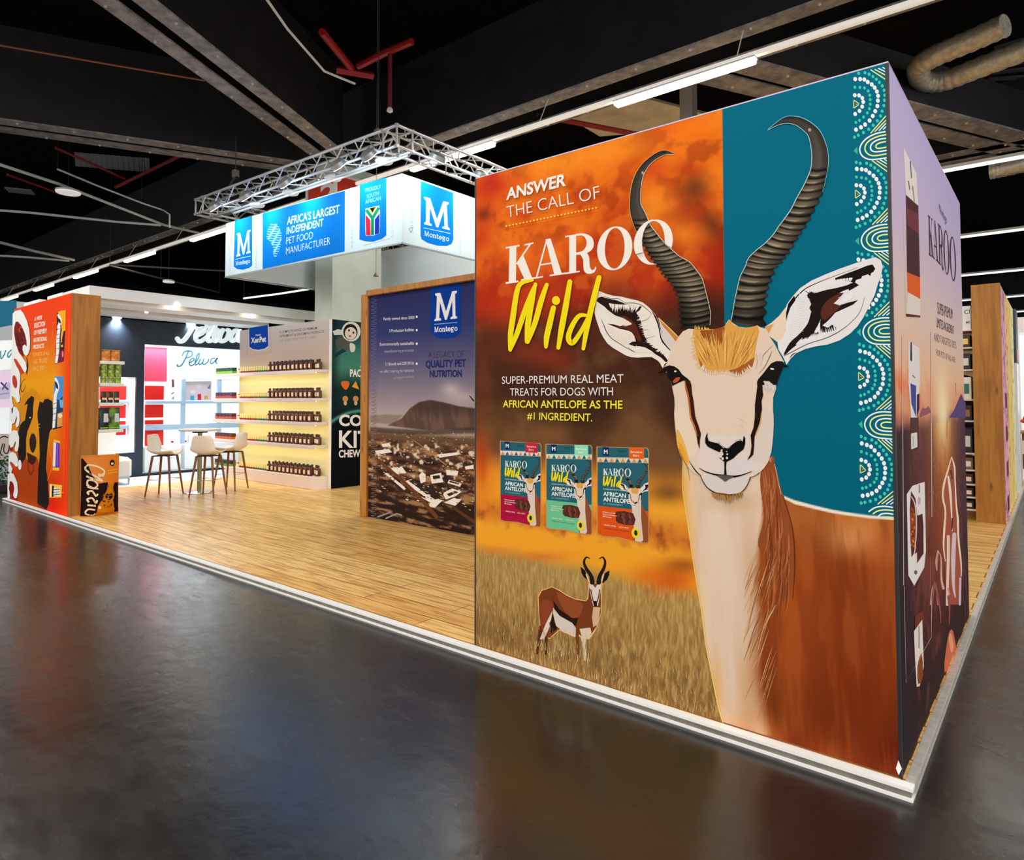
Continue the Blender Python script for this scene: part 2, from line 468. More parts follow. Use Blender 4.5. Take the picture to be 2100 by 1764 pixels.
GREYT = noisy('grey_trim', (112, 104, 96), (130, 122, 112), 20, .5)
STEEL = noisy('painted_steel', (25, 23, 24), (36, 34, 35), 3, .55, spec=.4)
FLANGE = noisy('worn_flange_steel', (122, 119, 124), (176, 170, 166), 7, .45, (1, 1, 1), spec=.5)
BLACKC = noisy('soot_black_deck', (13, 9, 8), (20, 14, 12), 2, .9, spec=.1)
CHROME = mat('chrome', (225, 225, 228), .18, 1.0)
GALV = noisy('galvanised_sheet', (200, 192, 176), (236, 230, 214), 14, .4, (1, 1, 1), bump=.25, metal=.35)
PIPEW = mat('white_conduit', (240, 240, 236), .45)
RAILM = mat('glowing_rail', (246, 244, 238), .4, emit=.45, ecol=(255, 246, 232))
PIPER = mat('red_sprinkler_pipe', (158, 22, 20), .45)
DARKM = mat('black_metal', (22, 21, 22), .45)
TUBE = mat('lamp_tube', (255, 244, 226), .4, emit=14, ecol=(255, 240, 216))
TUBE2 = mat('far_lamp_tube', (255, 250, 240), .4, emit=1.6, ecol=(255, 250, 240))
COOL = mat('cool_lamp_lens', (240, 250, 255), .3, emit=20, ecol=(225, 242, 255))
COOLSOFT = mat('cool_lamp_glass', (240, 250, 255), .3, emit=2.2, ecol=(230, 244, 255))
WARM = mat('warm_strip', (255, 244, 200), .4, emit=16, ecol=(255, 240, 186))
DOWN = mat('downlight_lens', (255, 250, 240), .3, emit=6, ecol=(255, 247, 232))

# ------------------------------------------------------------------ the hall
tag(MB().box(-46, 24, -30, 46, -.1, 0).build('floor', FLOOR), 'dark polished concrete hall floor with pale scratches and soft reflections', 'floor', kind='structure')
tag(MB().box(-46, 12, -12, 46, 9, 9.1).build('ceiling', BLACKC), 'black roof deck high above the hall', 'ceiling', kind='structure')
HALLW = noisy('hall_wall_dark', (22, 20, 21), (30, 28, 29), 1.5, .8)
tag(MB().box(-46, 24, 46, 46.2, 0, 9).build('wall_back', HALLW), 'far dark wall of the hall', 'wall', kind='structure')
tag(MB().box(-46.2, -46, -30, 46, 0, 9).build('wall_left', HALLW), 'dark end wall of the hall', 'wall', kind='structure')
# white column with its red sign
COLM = noisy('column_paint', (206, 214, 204), (218, 226, 216), 2, .6)
tag(MB().box(-11.5, -10.9, 5.0, 6.27, 0, 6.5).build('column', COLM), 'pale column carrying the roof girders', 'column', kind='structure')

def girder(p0, p1, gap, zb=6.5, h=1.7, fw=.27, step=.85, label=''):
    a = Vector((p0[0], p0[1], 0)); b = Vector((p1[0], p1[1], 0)); d = (b-a).normalized(); s = Vector((-d.y, d.x, 0))
    t = thing('roof_girder', (a.x, a.y, zb), label, 'girder', kind='structure')
    for k in (-1, 1):
        o = s*(k*(gap/2+fw/2))
        MB().bar(a+o+Vector((0, 0, zb+.015)), b+o+Vector((0, 0, zb+.015)), fw, .03).build('flange', FLANGE, t)
        MB().bar(a+o+Vector((0, 0, zb+h/2+.03)), b+o+Vector((0, 0, zb+h/2+.03)), .04, h).build('web', STEEL, t)
    bo = MB(); n = int((b-a).length/step)
    for k in (-1, 1):
        o = s*(k*(gap/2+fw/2))
        for i in range(n):
            q = a+d*(i+.5+.2*k)*step+o+s*.06*k
            bo.lathe([(.012, -.03), (.022, -.018), (.022, 0)], 8, (q.x, q.y, zb))
    bo.build('bolts', mat('bolt_head', (220, 218, 214), .3, .6), t)
    return t
girder((-10.72, 4.8), (-4.05, -8), .2, label='twin steel roof girder slanting up from the column over the floor')
girder((-11.8, 4.8), (-17.9, -8), .16, label='twin steel roof girder running from the column past the orange wall')
girder((1.5, 5.9), (-44, 5.9), .42, label='long twin steel roof girder parallel to the row of lamps')
girder((-3.3, 6.3), (3.3, 19.4), .1, h=.9, fw=.4, label='dark girder behind the tall antelope wall')
girder((-11.3, 6.9), (-22, 22), .2, label='dark girder running back behind the hanging banner')
girder((-14, 13), (6, 13), .3, h=1.2, label='dark girder crossing the far end of the hall')

# rows of linear lamps
tk = thing('lamp_trunking', (-8, 5.25, 6.0), 'white lamp trunking above the stand, lit in dashes', 'lamp rail')
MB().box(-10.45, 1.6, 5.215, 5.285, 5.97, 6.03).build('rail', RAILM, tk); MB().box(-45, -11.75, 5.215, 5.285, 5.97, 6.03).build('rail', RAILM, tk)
for i in range(14):
    x = .6-i*3.2
    MB().tube([(x, 5.25, 6.03), (x, 5.5, 6.5)], .008, 5).build('hanger_wire', PIPEW, tk)
used = []
lp = thing('linear_lamp', (0, 0, 0), '', 'lamp')
MB().rbox(-1.02, 1.02, -.06, .06, -.06, 0, .015).build('diffuser', TUBE, lp)
MB().box(-1.03, 1.03, -.065, .065, 0, .02).build('housing', PIPEW, lp)
LPL = {0: 'glowing linear lamp over the antelope wall', 1: 'glowing linear lamp behind the truss corner, over the words on orange', 2: 'linear lamp hidden mostly by the truss', }
for k in range(9):
    x = -3.38-4.4*k
    if k in (2,): continue
    place(lp, used, (x, 5.25, 5.948), 0, LPL.get(k, 'glowing linear lamp, number %s along the rail beyond the banner' % ['', '', '', 'one', 'two', 'three', 'four', 'five', 'six'][k]), 'lamps along the white rail')
for y, x0, x1, nm in ((11.8, -12, 3, 'nearest behind the tall wall'), (18.3, -20, 3, 'second behind the tall wall'), (25.1, -25, 3, 'third behind the tall wall'), (32.3, -30, 3, 'fourth behind the tall wall'), (38.7, -35, 3, 'lowest and furthest back')):
    t = thing('linear_lamp_row', ((x0+x1)/2, y, 6), 'white row of linear lamps, '+nm, 'lamp row')
    MB().box(x0, x1, y-.03, y+.03, 5.93, 5.98).build('diffuser', TUBE2, t)
    MB().box(x0, x1, y-.035, y+.035, 5.98, 6.04).build('rail', PIPEW, t)

# conduits, pipes and lamps under the roof, positioned on their own heights
def run(name, pts, z, r, material, label, cat, fit=None):
    P = [tuple(at(x, y, 2, z)) if not isinstance(z, (list, tuple)) else tuple(at(x, y, 2, zz)) for (x, y), zz in zip(pts, z if isinstance(z, (list, tuple)) else [z]*len(pts))]
    o = tag(MB().tube(P, r, 8).build(name, material, None, True), label, cat)
    if fit:
        for i in fit: MB().tube([P[i], (P[i][0], P[i][1], 9.0)], .006, 5).build('hanger_wire', mat('dim_chain', (74, 74, 78), .5, .5), o)
    return o
run('conduit_pipe', [(-60, 318), (120, 377), (335, 461), (408, 478)], 6.45, .035, PIPEW, 'pale conduit with a disc lamp, running to the lamp rail', 'pipe')
run('conduit_pipe', [(-60, 427), (60, 436), (240, 455), (330, 462)], 6.35, .032, PIPEW, 'pale conduit meeting another one above the orange wall', 'pipe')
P = [tuple(at(x, y, 2, 6.6)) for x, y in ((118, 347), (200, 381), (290, 416), (335, 431))]
e = at(348, 440, 2, 6.45)
o = tag(MB().tube(P+[tuple(e), (e[0], e[1], 6.1)], .022, 8).build('bent_conduit', PIPEW, None, True), 'thin conduit bending down to the lamp rail', 'pipe')
for i in (0, 2): MB().tube([P[i], (P[i][0], P[i][1], 9.0)], .006, 5).build('hanger_wire', mat('dim_chain', (74, 74, 78), .5, .5), o)
run('conduit_pipe', [(-40, 487), (70, 515), (152, 533)], 6.3, .045, PIPEW, 'pale conduit sloping to the girder, low at the picture edge', 'pipe')
run('conduit_pipe', [(-40, 522), (60, 528), (142, 535)], 6.25, .035, PIPEW, 'pale nearly level conduit just above the far lamps', 'pipe')
run('conduit_pipe', [(0, 93), (213, 130), (420, 165)], 6.7, .016, mat('copper_line', (150, 88, 50), .4, .4), 'thin copper coloured line across the dark ceiling', 'pipe')
run('conduit_pipe', [(520, -40), (590, 60), (665, 146), (728, 172)], 6.6, .018, PIPEW, 'thin pale conduit bending on the dark girder above the truss', 'pipe')
run('conduit_pipe', [(225, 545), (330, 571), (450, 600)], 5.6, .03, mat('dim_conduit', (96, 90, 86), .5), 'dim conduit above the white canopy', 'pipe', (0, 1, 2))
run('conduit_pipe', [(225, 543), (370, 551), (470, 556)], 5.9, .03, mat('dim_conduit', (96, 90, 86), .5), 'dim level conduit beside the hanging banner', 'pipe', (0, 2))
run('conduit_pipe', [(500, 612), (570, 603), (640, 592)], 5.2, .03, TUBE2, 'white lamp line seen between canopy and column', 'lamp', (0, 2))
run('sprinkler_pipe', [(660, 65), (722, 142)], 7.2, .06, PIPER, 'red pipe slanting in the dark recess above the truss', 'pipe')
run('sprinkler_pipe', [(735, 136), (782, 112), (845, 85)], 7.2, .055, PIPER, 'red pipe rising beside the vertical sprinkler drop', 'pipe')
run('sprinkler_pipe', [(690, 143), (730, 150), (766, 156)], 7.15, .06, PIPER, 'short level red pipe above the truss', 'pipe')
q = at(800, 105, 2, 7.2)
sp = thing('sprinkler_drop', tuple(q), 'thin red sprinkler drop hanging over the truss corner', 'sprinkler')
MB().tube([tuple(q), (q[0], q[1], 6.28)], .035, 8).build('drop_pipe', mat('dark_red_pipe', (110, 22, 30), .5), sp, True)
MB().lathe([(.02, 0), (.05, .02), (.05, .05), (.02, .09)], 10, (q[0], q[1], 6.2)).build('sprinkler_head', PIPEW, sp, True)
run('sprinkler_pipe', [(237, 384), (372, 318)], 6.9, .035, PIPER, 'bright red pipe crossing under the corrugated roof', 'pipe')
run('sprinkler_pipe', [(114, 303), (255, 366)], 7.0, .03, PIPER, 'slim red pipe beside the pale roof slats', 'pipe')
run('sprinkler_pipe', [(15, 358), (125, 398)], 7.0, .03, PIPER, 'slim red pipe over the disc lamp', 'pipe')
run('sprinkler_pipe', [(1100, 236), (1200, 255), (1320, 278)], 6.7, .05, PIPER, 'red pipe behind the top edge of the orange wall', 'pipe')
run('sprinkler_pipe', [(1780, -6), (1830, 10)], 7.2, .06, PIPER, 'red pipe at the top above the long lamp', 'pipe')
run('sprinkler_pipe', [(2062, 120), (1985, 200)], 7.6, .03, PIPER, 'dim red pipe under the silver ducts', 'pipe')
for x0, y0, n, dx, lab in ((158, 314, 14, 11, 'pale corrugated roof slats above the orange wall'), (14, 385, 6, 9, 'small patch of pale roof slats at the picture edge')):
    sl = MB()
    for i in range(n):
        a = at(x0+dx*i, y0+i*.9, 2, 8.2); b = at(x0+dx*i-14*(1 if n > 8 else .5)+16, y0+i*.9+ (26 if n > 8 else 9), 2, 8.2)
        sl.bar(tuple(a), tuple(b), .12, .04)
    tag(sl.build('roof_slats', mat('pale_deck', (150, 152, 165), .5)), lab, 'roof deck', kind='structure')
sl = MB()
for i in range(9):
    a = at(2040-8*i, 100+13*i, 2, 8.4); b = at(2110-2*i, 78+16*i, 2, 8.4)
    sl.bar(tuple(a), tuple(b), .12, .04)
tag(sl.build('roof_slats', mat('dim_deck', (70, 70, 74), .5)), 'dim corrugated roof slats behind the silver ducts', 'roof deck', kind='structure')
def disc_lamp(px, py, z, r, label):
    q = at(px, py, 2, z)
    t = thing('disc_lamp', tuple(q), label, 'lamp')
    MB().lathe([(r*.95, -.04), (r, -.01)], 20, tuple(q)).build('diffuser', mat('dim_disc', (225, 222, 215), .4, emit=.7), t)
    MB().lathe([(r, -.01), (r, .03), (r*.5, .06)], 20, tuple(q)).build('housing', PIPEW, t)
    MB().tube([(q[0], q[1], q[2]+.06), (q[0], q[1], 9.0)], .006, 5).build('hanger_wire', mat('dim_chain', (74, 74, 78), .5, .5), t)
disc_lamp(140, 393, 6.30, .25, 'round white disc lamp below the pale conduit')
disc_lamp(346, 577, 5.5, .18, 'small round lamp above the white canopy')
# silver ducts
def duct(pts, z, r, label, ribs=60):
    P = [tuple(at(x, y, 2, z)) for x, y in pts]
    P = [tuple(p) for p in sm(P, 10, False)]
    R = [r*(1+.05*math.sin(i*2.1)) for i in range(len(P))]
    return tag(MB().tube(P, R, 16).build('ventilation_duct', GALV, None, True), label, 'duct')
duct([(2062, 52), (1990, 84), (1915, 116), (1884, 138), (1893, 166), (1935, 166), (2010, 138), (2110, 100)], 7.0, .165, 'bent silver duct doubling back at the upper corner')
duct([(1590, 88), (1620, 78), (1660, 62), (1700, 32)], 7.0, .11, 'short silver duct beside the long lamp')
duct([(2030, 352), (2060, 346), (2120, 332)], 6.3, .16, 'greenish silver duct under the second lamp row')
# pale ceiling panel and hanger post behind the orange wall
pp = [at(x, y, 2, 7.0) for x, y in ((1150, 232), (1245, 192), (1330, 204), (1460, 238), (1460, 262), (1230, 280))]
mb = MB(); n = len(pp)
mb.add([tuple(q) for q in pp]+[(q[0], q[1], 7.05) for q in pp], [tuple(range(n)), tuple(range(2*n-1, n-1, -1))]+[(i, (i+1) % n, n+(i+1) % n, n+i) for i in range(n)])
tag(mb.build('ceiling_panel', noisy('dusty_panel', (214, 206, 190), (236, 228, 212), 3, .7)), 'pale faceted ceiling panel behind the top of the orange wall', 'ceiling panel')
q = at(1412, 240, 1, 6.24)
tag(MB().box(q[0]-.1, q[0]+.1, 6.15, 6.33, 4.6, 6.5).build('hanger_post', mat('hanger_paint', (92, 82, 76), .55)), 'dark hanger post rising behind the orange wall', 'post')

# red number sign round the column
sg = thing('number_sign', (-11.05, 5.5, 5.2), 'red sign with a white 2 wrapped round the column', 'sign')
MB().box(-11.58, -10.62, 4.85, 6.4, 5.3, 6.12).build('sign_box', mat('sign_red', (206, 52, 26), .5), sg)
eg = MB()
for x, y in ((-11.58, 4.85), (-10.62, 4.85), (-10.62, 6.4)):
    eg.box(x-.03, x+.03, y-.03, y+.03, 5.28, 6.16)
eg.box(-11.6, -10.6, 4.83, 4.87, 6.12, 6.16); eg.box(-10.64, -10.6, 4.83, 6.42, 6.12, 6.16)
eg.build('white_edging', WHITE, sg)
a = Art(1, 4.85, -1, .002); a.text('2', (657, 420), (690, 411), (657, 382), (250, 246, 240), .02); a.build('numeral', sg)

# ------------------------------------------------------------------ the raised stand floor
PX1, PYF, PZ = .0476, -.0675, .05
pf = thing('stand_floor', (-6, 5, 0), 'raised oak plank stand floor with white and grey edge trim', 'platform')
MB().box(-12.4, .012, -.014, 15.4, .002, PZ).build('plank_deck', PLANK, pf)
MB().box(-12.44, PX1, PYF, -.014, 0, .012).box(-12.44, PX1, PYF+.004, -.014, .038, PZ+.002).build('front_trim', WHITE, pf)
MB().box(-12.43, PX1-.008, PYF+.010, -.015, .012, .038).build('front_trim_groove', GREYT, pf)
MB().box(.012, PX1, -.014, 15.4, 0, .012).box(.012, PX1-.003, -.014, 15.4, .034, PZ+.001).build('side_trim', ALU, pf)
MB().box(.012, PX1-.010, -.014, 15.4, .012, .034).build('side_trim_groove', mat('trim_shadow', (70, 62, 54), .6), pf)
MB().box(-12.44, -12.4, -.014, 15.4, 0, PZ+.002).build('end_trim', WHITE, pf)
# ------------------------------------------------------------------ the tall antelope wall
ZT = 3.05
aw = thing('display_wall', (-1.2, 1.3, .05), 'tall corner display wall with huge antelope on orange and teal front', 'display wall')
MB().box(-2.38, -.004, .004, 2.70, PZ, ZT).build('wall_body', mat('panel_core', (232, 230, 226), .6), aw)
edg = MB(); edg.box(-.012, .001, -.001, .014, PZ, ZT).box(-2.384, -2.374, -.002, .01, PZ, ZT); edg.build('corner_seam', mat('seam_dark', (24, 26, 30), .5), aw)
MB().box(-2.39, -2.378, .004, .05, PZ, ZT).build('edge_strip', mat('pale_edge', (226, 196, 160), .5), aw)
MB().box(-2.38, -.0, -.0005, .02, ZT, ZT+.006).box(-.02, .0005, 0, 2.70, ZT, ZT+.006).build('top_profile', mat('top_profile', (206, 196, 220), .4), aw)
wt = at(1843, 1574, 1, -.004)
MB().add([tuple(wt+np.array([0, -.003, .03])), tuple(wt+np.array([.012, -.003, 0])), tuple(wt+np.array([0, -.003, -.03])), tuple(wt+np.array([-.010, -.003, -.006]))], [(0, 1, 2, 3)]).build('corner_tag', WHITE, aw)

zE1, zE2, zH, zM = Z(1210, 580, 8.82), Z(1560, 510, 6.533), Z(1340, 640, 6.5625), Z(1360, 840, 8.019)
zL, zR, zP, zB, zS, zK, zPo = Z(1280, 290, 4.409), Z(1490, 220, 3.835), Z(1730, 130, 5.88), Z(1360, 960, 2.594), Z(960, 1100, 3.835), Z(970, 220, 3.266), Z(1000, 740, 4.6425)
def T(z, pts): return [z(p) for p in pts]

# soft printed background: blurred savannah, teal panel, neck and body of the big antelope
R = Ras(1, 0, -1, -2.378, -.003, PZ+.003, ZT-.001, .0044)
H = (R.Zg-PZ)/3.0                       # 0 at the foot, 1 at the top of the wall
n1 = fbm(R.A*3.2, R.Zg*3.2, 3); n2 = fbm(R.A*7, R.Zg*7, 9); n3 = fbm(R.A*60, R.Zg*9, 21)
R.vgrad([(.0, (150, 112, 62)), (.10, (168, 130, 70)), (.19, (178, 142, 80)), (.215, (246, 164, 40)), (.26, (246, 166, 44)), (.285, (214, 122, 38)), (.33, (246, 168, 48)), (.37, (236, 148, 44)),
         (.41, (122, 80, 46)), (.5, (96, 60, 36)), (.58, (74, 40, 24)), (.66, (84, 40, 24)), (.72, (170, 48, 18)), (.85, (206, 72, 18)), (1.0, (228, 92, 20))], H+.02*(n1-.5))
up = np.clip((H-.66)/.06, 0, 1); mid = np.clip((H-.4)/.03, 0, 1)*(1-up)
R.mix(up*np.clip((n1-.5)*3.6, 0, .75), (250, 130, 24)); R.mix(up*np.clip((.47-n1)*4, 0, .8), (160, 32, 12)); R.mix(up*np.clip((n2-.56)*4, 0, .4), (255, 150, 40)); R.mix(up*np.clip((.42-n2)*4, 0, .45), (140, 36, 14))
R.mix(mid*np.clip((n2-.5)*2, 0, .5), (120, 84, 54)); R.mix(mid*np.clip((.5-n1)*2.2, 0, .6), (44, 24, 16))
for x, y, rx, ry, c, al in ((1130, 335, 90, 40, (255, 152, 34), .8), (1260, 305, 90, 40, (255, 148, 34), .75), (1400, 262, 60, 22, (252, 120, 22), .6), (1010, 380, 40, 30, (196, 40, 20), .8), (990, 470, 24, 70, (196, 44, 24), .6),
                            (992, 440, 16, 14, (96, 24, 22), .6), (1100, 520, 70, 40, (250, 116, 30), .6), (1190, 400, 34, 40, (190, 50, 16), .5), (1360, 420, 46, 40, (250, 140, 40), .5), (1330, 350, 40, 20, (206, 50, 16), .6),
                            (1425, 385, 30, 34, (96, 44, 20), .75), (1415, 350, 30, 16, (190, 56, 16), .6), (1460, 462, 26, 30, (84, 34, 22), .75), (1400, 480, 44, 30, (250, 142, 34), .75), (1330, 440, 30, 60, (252, 150, 36), .7),
                            (1440, 540, 30, 24, (196, 60, 20), .6), (1430, 610, 50, 20, (110, 40, 22), .6), (1250, 520, 60, 30, (200, 60, 22), .5), (1100, 600, 80, 40, (214, 74, 24), .5), (1050, 640, 70, 40, (226, 70, 26), .5),
                            (1320, 575, 36, 20, (200, 56, 22), .7), (1260, 600, 40, 30, (120, 40, 22), .6), (1300, 640, 60, 40, (110, 44, 26), .6), (1440, 640, 40, 40, (60, 34, 26), .8), (1000, 720, 40, 26, (84, 42, 26), .8),
                            (1090, 725, 60, 30, (170, 54, 28), .5), (1140, 740, 40, 30, (160, 50, 26), .5), (1350, 740, 60, 50, (58, 30, 22), .7), (1050, 780, 90, 40, (70, 36, 24), .6), (990, 800, 20, 80, (120, 50, 26), .4),
                            (1010, 870, 40, 30, (116, 78, 40), .6), (1120, 890, 60, 24, (146, 96, 54), .5), (1330, 880, 60, 40, (120, 80, 50), .5), (1380, 850, 30, 40, (60, 34, 22), .6), (985, 960, 22, 60, (226, 92, 26), .7),
                            (1000, 1000, 26, 40, (240, 140, 34), .7), (990, 940, 10, 50, (170, 50, 20), .5), (1370, 1010, 40, 20, (70, 44, 26), .6), (1370, 960, 40, 30, (110, 70, 40), .5), (1375, 1190, 50, 30, (206, 84, 18), .85),
                            (1400, 1160, 40, 16, (150, 70, 26), .7), (1330, 1180, 40, 18, (220, 110, 26), .6), (1110, 1142, 60, 10, (214, 112, 44), .6), (1010, 1130, 40, 8, (226, 124, 44), .6)):
    R.blob(x, y, rx, ry, c, al)
gr = np.clip((.205-H)/.012, 0, 1)       # grass
st = fbm(R.A*120+5*fbm(R.A*8, R.Zg*8, 5), R.Zg*20, 31, 4)
R.mix(gr*np.clip((st-.52)*3.2, 0, .6), (206, 172, 108)); R.mix(gr*np.clip((.47-st)*3.2, 0, .55)*np.clip(1.15-H*4, .3, 1), (112, 80, 44))
R.mix(gr*np.clip((.12-H)/.12, 0, 1)*np.clip((n2-.45)*3, 0, .6), (120, 84, 46))
bnd = np.clip(1-np.abs(H-.285+.02*(n2-.5))/.03, 0, 1); n4 = fbm(R.A*26, R.Zg*16, 44); R.mix(bnd*np.clip((n4-.38)*3, 0, .9), (186, 92, 34)); R.mix(bnd*np.clip((n4-.6)*4, 0, .6), (130, 66, 34))
# teal panel
tm = np.clip((R.X-(1481.5+(R.Y-228)*.010))/1.6+.5, 0, 1)
R.mix(tm*np.clip((1100-R.Y)/4, 0, 1), (0, 108, 134))
R.mix(tm*.25*np.clip((R.Y-400)/600, 0, 1), (0, 74, 96))  # teal darkened downwards: print gradient and light falloff both put into the colour
# body behind, neck in front
body = T(zB, [(480, 900), (480, -60), (590, -60), (590, 60), (615, 80), (635, 150), (700, 182), (800, 208), (900, 232), (1000, 247), (1100, 260), (1250, 270), (1262, 1700), (900, 1600), (330, 1390)])
bm = R.mask(body, 1.2)
R.mix(bm, (150, 66, 24))
for x, y, rx, ry, c, al in ((1700, 1070, 150, 50, (206, 124, 58), .9), (1790, 1090, 60, 40, (214, 136, 70), .8), (1740, 1110, 50, 30, (232, 166, 104), .8), (1800, 1130, 40, 30, (206, 120, 60), .6), (1650, 1100, 40, 60, (150, 78, 36), .7),
                            (1640, 1250, 60, 120, (178, 84, 30), .7), (1720, 1230, 60, 100, (142, 60, 20), .6), (1790, 1250, 50, 120, (150, 70, 28), .6), (1760, 1420, 120, 120, (128, 46, 12), .8), (1830, 1560, 60, 90, (96, 26, 10), .85),
                            (1700, 1480, 70, 60, (116, 44, 14), .7), (1560, 1500, 60, 40, (196, 112, 50), .7), (1620, 1330, 30, 120, (160, 74, 26), .6), (1590, 1450, 24, 60, (120, 56, 18), .8), (1640, 1520, 50, 30, (130, 50, 16), .7), (1816, 1090, 16, 60, (170, 84, 36), .7)):
    R.blob(x, y, rx, ry, c, al, mask=bm)
hs = fbm(R.A*26+1.5*R.Zg, R.Zg*3.4, 77, 4)
R.mix(bm*np.clip((hs-.5)*1.6, 0, .2), (190, 104, 46)); R.mix(bm*np.clip((.48-hs)*1.6, 0, .22), (96, 36, 12))
rim = R.mask(T(zB, [(632, 144), (700, 172), (800, 198), (900, 222), (1000, 239), (1100, 252), (1250, 262), (1250, 278), (1100, 268), (1000, 255), (900, 240), (800, 217), (700, 192), (638, 160)]), 1.0)
R.mix(rim, (246, 232, 214))
neck = T(zB, [(103, -60), (103, 0), (105, 120), (125, 250), (150, 420), (180, 620), (205, 760), (230, 950), (260, 1110), (290, 1260), (322, 1362), (700, 1500), (700, -60)])
nm_ = R.mask(neck, 1.3)*R.mask(T(zB, sm([(-200, -90), (520, -90), (528, 80), (530, 240), (508, 380), (500, 500), (488, 640), (500, 800), (492, 950), (484, 1080), (500, 1200), (520, 1320), (530, 1500), (300, 1560), (-200, 1500)], 4)), 5+12*np.clip((R.Y-1120)/150, 0, 1))
R.mix(nm_, (230, 200, 176))
R.mix(nm_*np.clip((hs-.5)*1.2, 0, .22), (244, 222, 200)); R.mix(nm_*np.clip((.5-hs)*1.3, 0, .25), (206, 168, 138))
for x, y, rx, ry, c, al in ((1402, 1020, 12, 90, (240, 178, 76), .9), (1416, 1130, 12, 90, (240, 190, 110), .85), (1440, 1300, 12, 110, (242, 200, 130), .75), (1470, 1420, 12, 80, (236, 180, 96), .8), (1540, 1180, 20, 120, (206, 156, 116), .55), (1545, 1400, 30, 90, (206, 144, 84), .6),
                            (1530, 1490, 40, 40, (200, 140, 90), .6), (1500, 1030, 50, 20, (202, 164, 118), .6), (1480, 1240, 40, 120, (236, 208, 190), .5), (1470, 1080, 24, 60, (238, 212, 192), .5)):
    R.blob(x, y, rx, ry, c, al, mask=nm_)
R.build('printed_background', aw)

# dotted border, repeated up the wall
A = Art(1, 0, -1, .0006)
zz = lambda y: (1569-y)/474.0
def border(art):
    base = {}
    W1 = [(140, 190), (200, 190), (250, 195), (292, 225), (340, 255), (375, 293), (402, 340), (416, 393), (414, 450), (408, 515), (382, 577), (352, 635), (314, 690), (260, 738), (210, 772), (150, 800)]
    W2 = [(135, 385), (187, 387), (226, 418), (237, 465), (225, 522), (192, 574), (140, 611)]
    T1 = [(133, 112), (182, 120), (258, 113), (308, 132), (354, 160), (395, 192), (432, 230), (466, 273), (488, 325), (496, 385), (494, 446), (486, 510), (465, 577), (446, 635), (408, 693), (357, 747), (304, 795), (240, 835), (177, 868), (132, 890)]
    T2 = [(136, 288), (197, 290), (252, 297), (297, 333), (316, 385), (321, 437), (321, 493), (312, 547), (287, 598), (241, 648), (192, 688), (148, 713)]
    UA = [[(500, 825), (400, 845), (300, 890), (225, 960), (195, 1040), (220, 1110), (280, 1150), (360, 1160), (515, 1140)], [(515, 860), (420, 880), (330, 920), (275, 970), (258, 1030), (280, 1080), (330, 1110), (400, 1112), (515, 1092)],
          [(505, 905), (440, 915), (370, 945), (330, 990), (330, 1040), (370, 1065), (430, 1065), (515, 1050)], [(505, 945), (450, 955), (405, 975), (388, 1000), (400, 1022), (440, 1025), (510, 1012)]]
    DG = [[(330, 840), (510, 635)], [(380, 820), (512, 685)], [(430, 810), (510, 725)], [(480, 795), (510, 765)], [(330, 80), (500, 190)], [(380, 75), (510, 145)], [(420, 60), (505, 102)], [(475, 50), (500, 66)]]
    TRI = [(122, 440), (190, 490), (122, 545)]; TT = [(165, 1005), (120, 1055), (170, 1100)]
    # to wall coordinates of the first motif
    def w(p): q = at(*zP(p), 1, 0); return q[0], q[2]
    WH, YL, TE = (240, 250, 248), (238, 244, 150), (70, 206, 182)
    for k in range(0, 6):
        dz = .3985*k
        def px(p):
            x, z = w(p); return proj((x, 0, z-dz))
        def ok(q): return q[1] < 1057+ (q[0]-1760)*.09 and at(q[0], q[1], 1, 0)[2] < ZT-.008
        sc = 1.0
        for L, r, c in ((W1, 23, WH), (W2, 22, WH), (T1, 18, TE), (T2, 17, TE)):
            for p in L:
                q = px(p)
                if ok(q):
                    e1 = px((p[0]+r, p[1])); e2 = px((p[0], p[1]+r*1.15))
                    art.ell(q[0], q[1], (e1[0]-q[0]), (e2[1]-q[1]), c, -.2)
        for i, L in enumerate(UA):
            Q = [px(p) for p in L]
            Q = [q for q in Q if ok(q)]
            if len(Q) > 2: art.stroke(Q, 2.9, WH if i % 2 == 0 else YL)
        for i, L in enumerate(DG):
            Q = [px(p) for p in L]
            if all(ok(q) for q in Q): art.stroke(Q, 2.2, YL if i % 4 < 2 else WH, 0)
        Q = [px(p) for p in TRI]
        if all(ok(q) for q in Q):
            for a, b in ((0, 1), (1, 2), (2, 0)): art.stroke([Q[a], Q[b]], 1.7, YL, 0)
            c = np.mean(Q, 0)
            for dx, dy in ((-3, -4), (-3, 4), (1.5, 0)): art.ell(c[0]+dx, c[1]+dy, 1.1, 1.3, (236, 180, 90))
        Q = [px(p) for p in TT]
        if all(ok(q) for q in Q): art.poly(Q, (60, 190, 165))
A.EPS = 0
border(A)
A.build('dotted_border_print', aw)

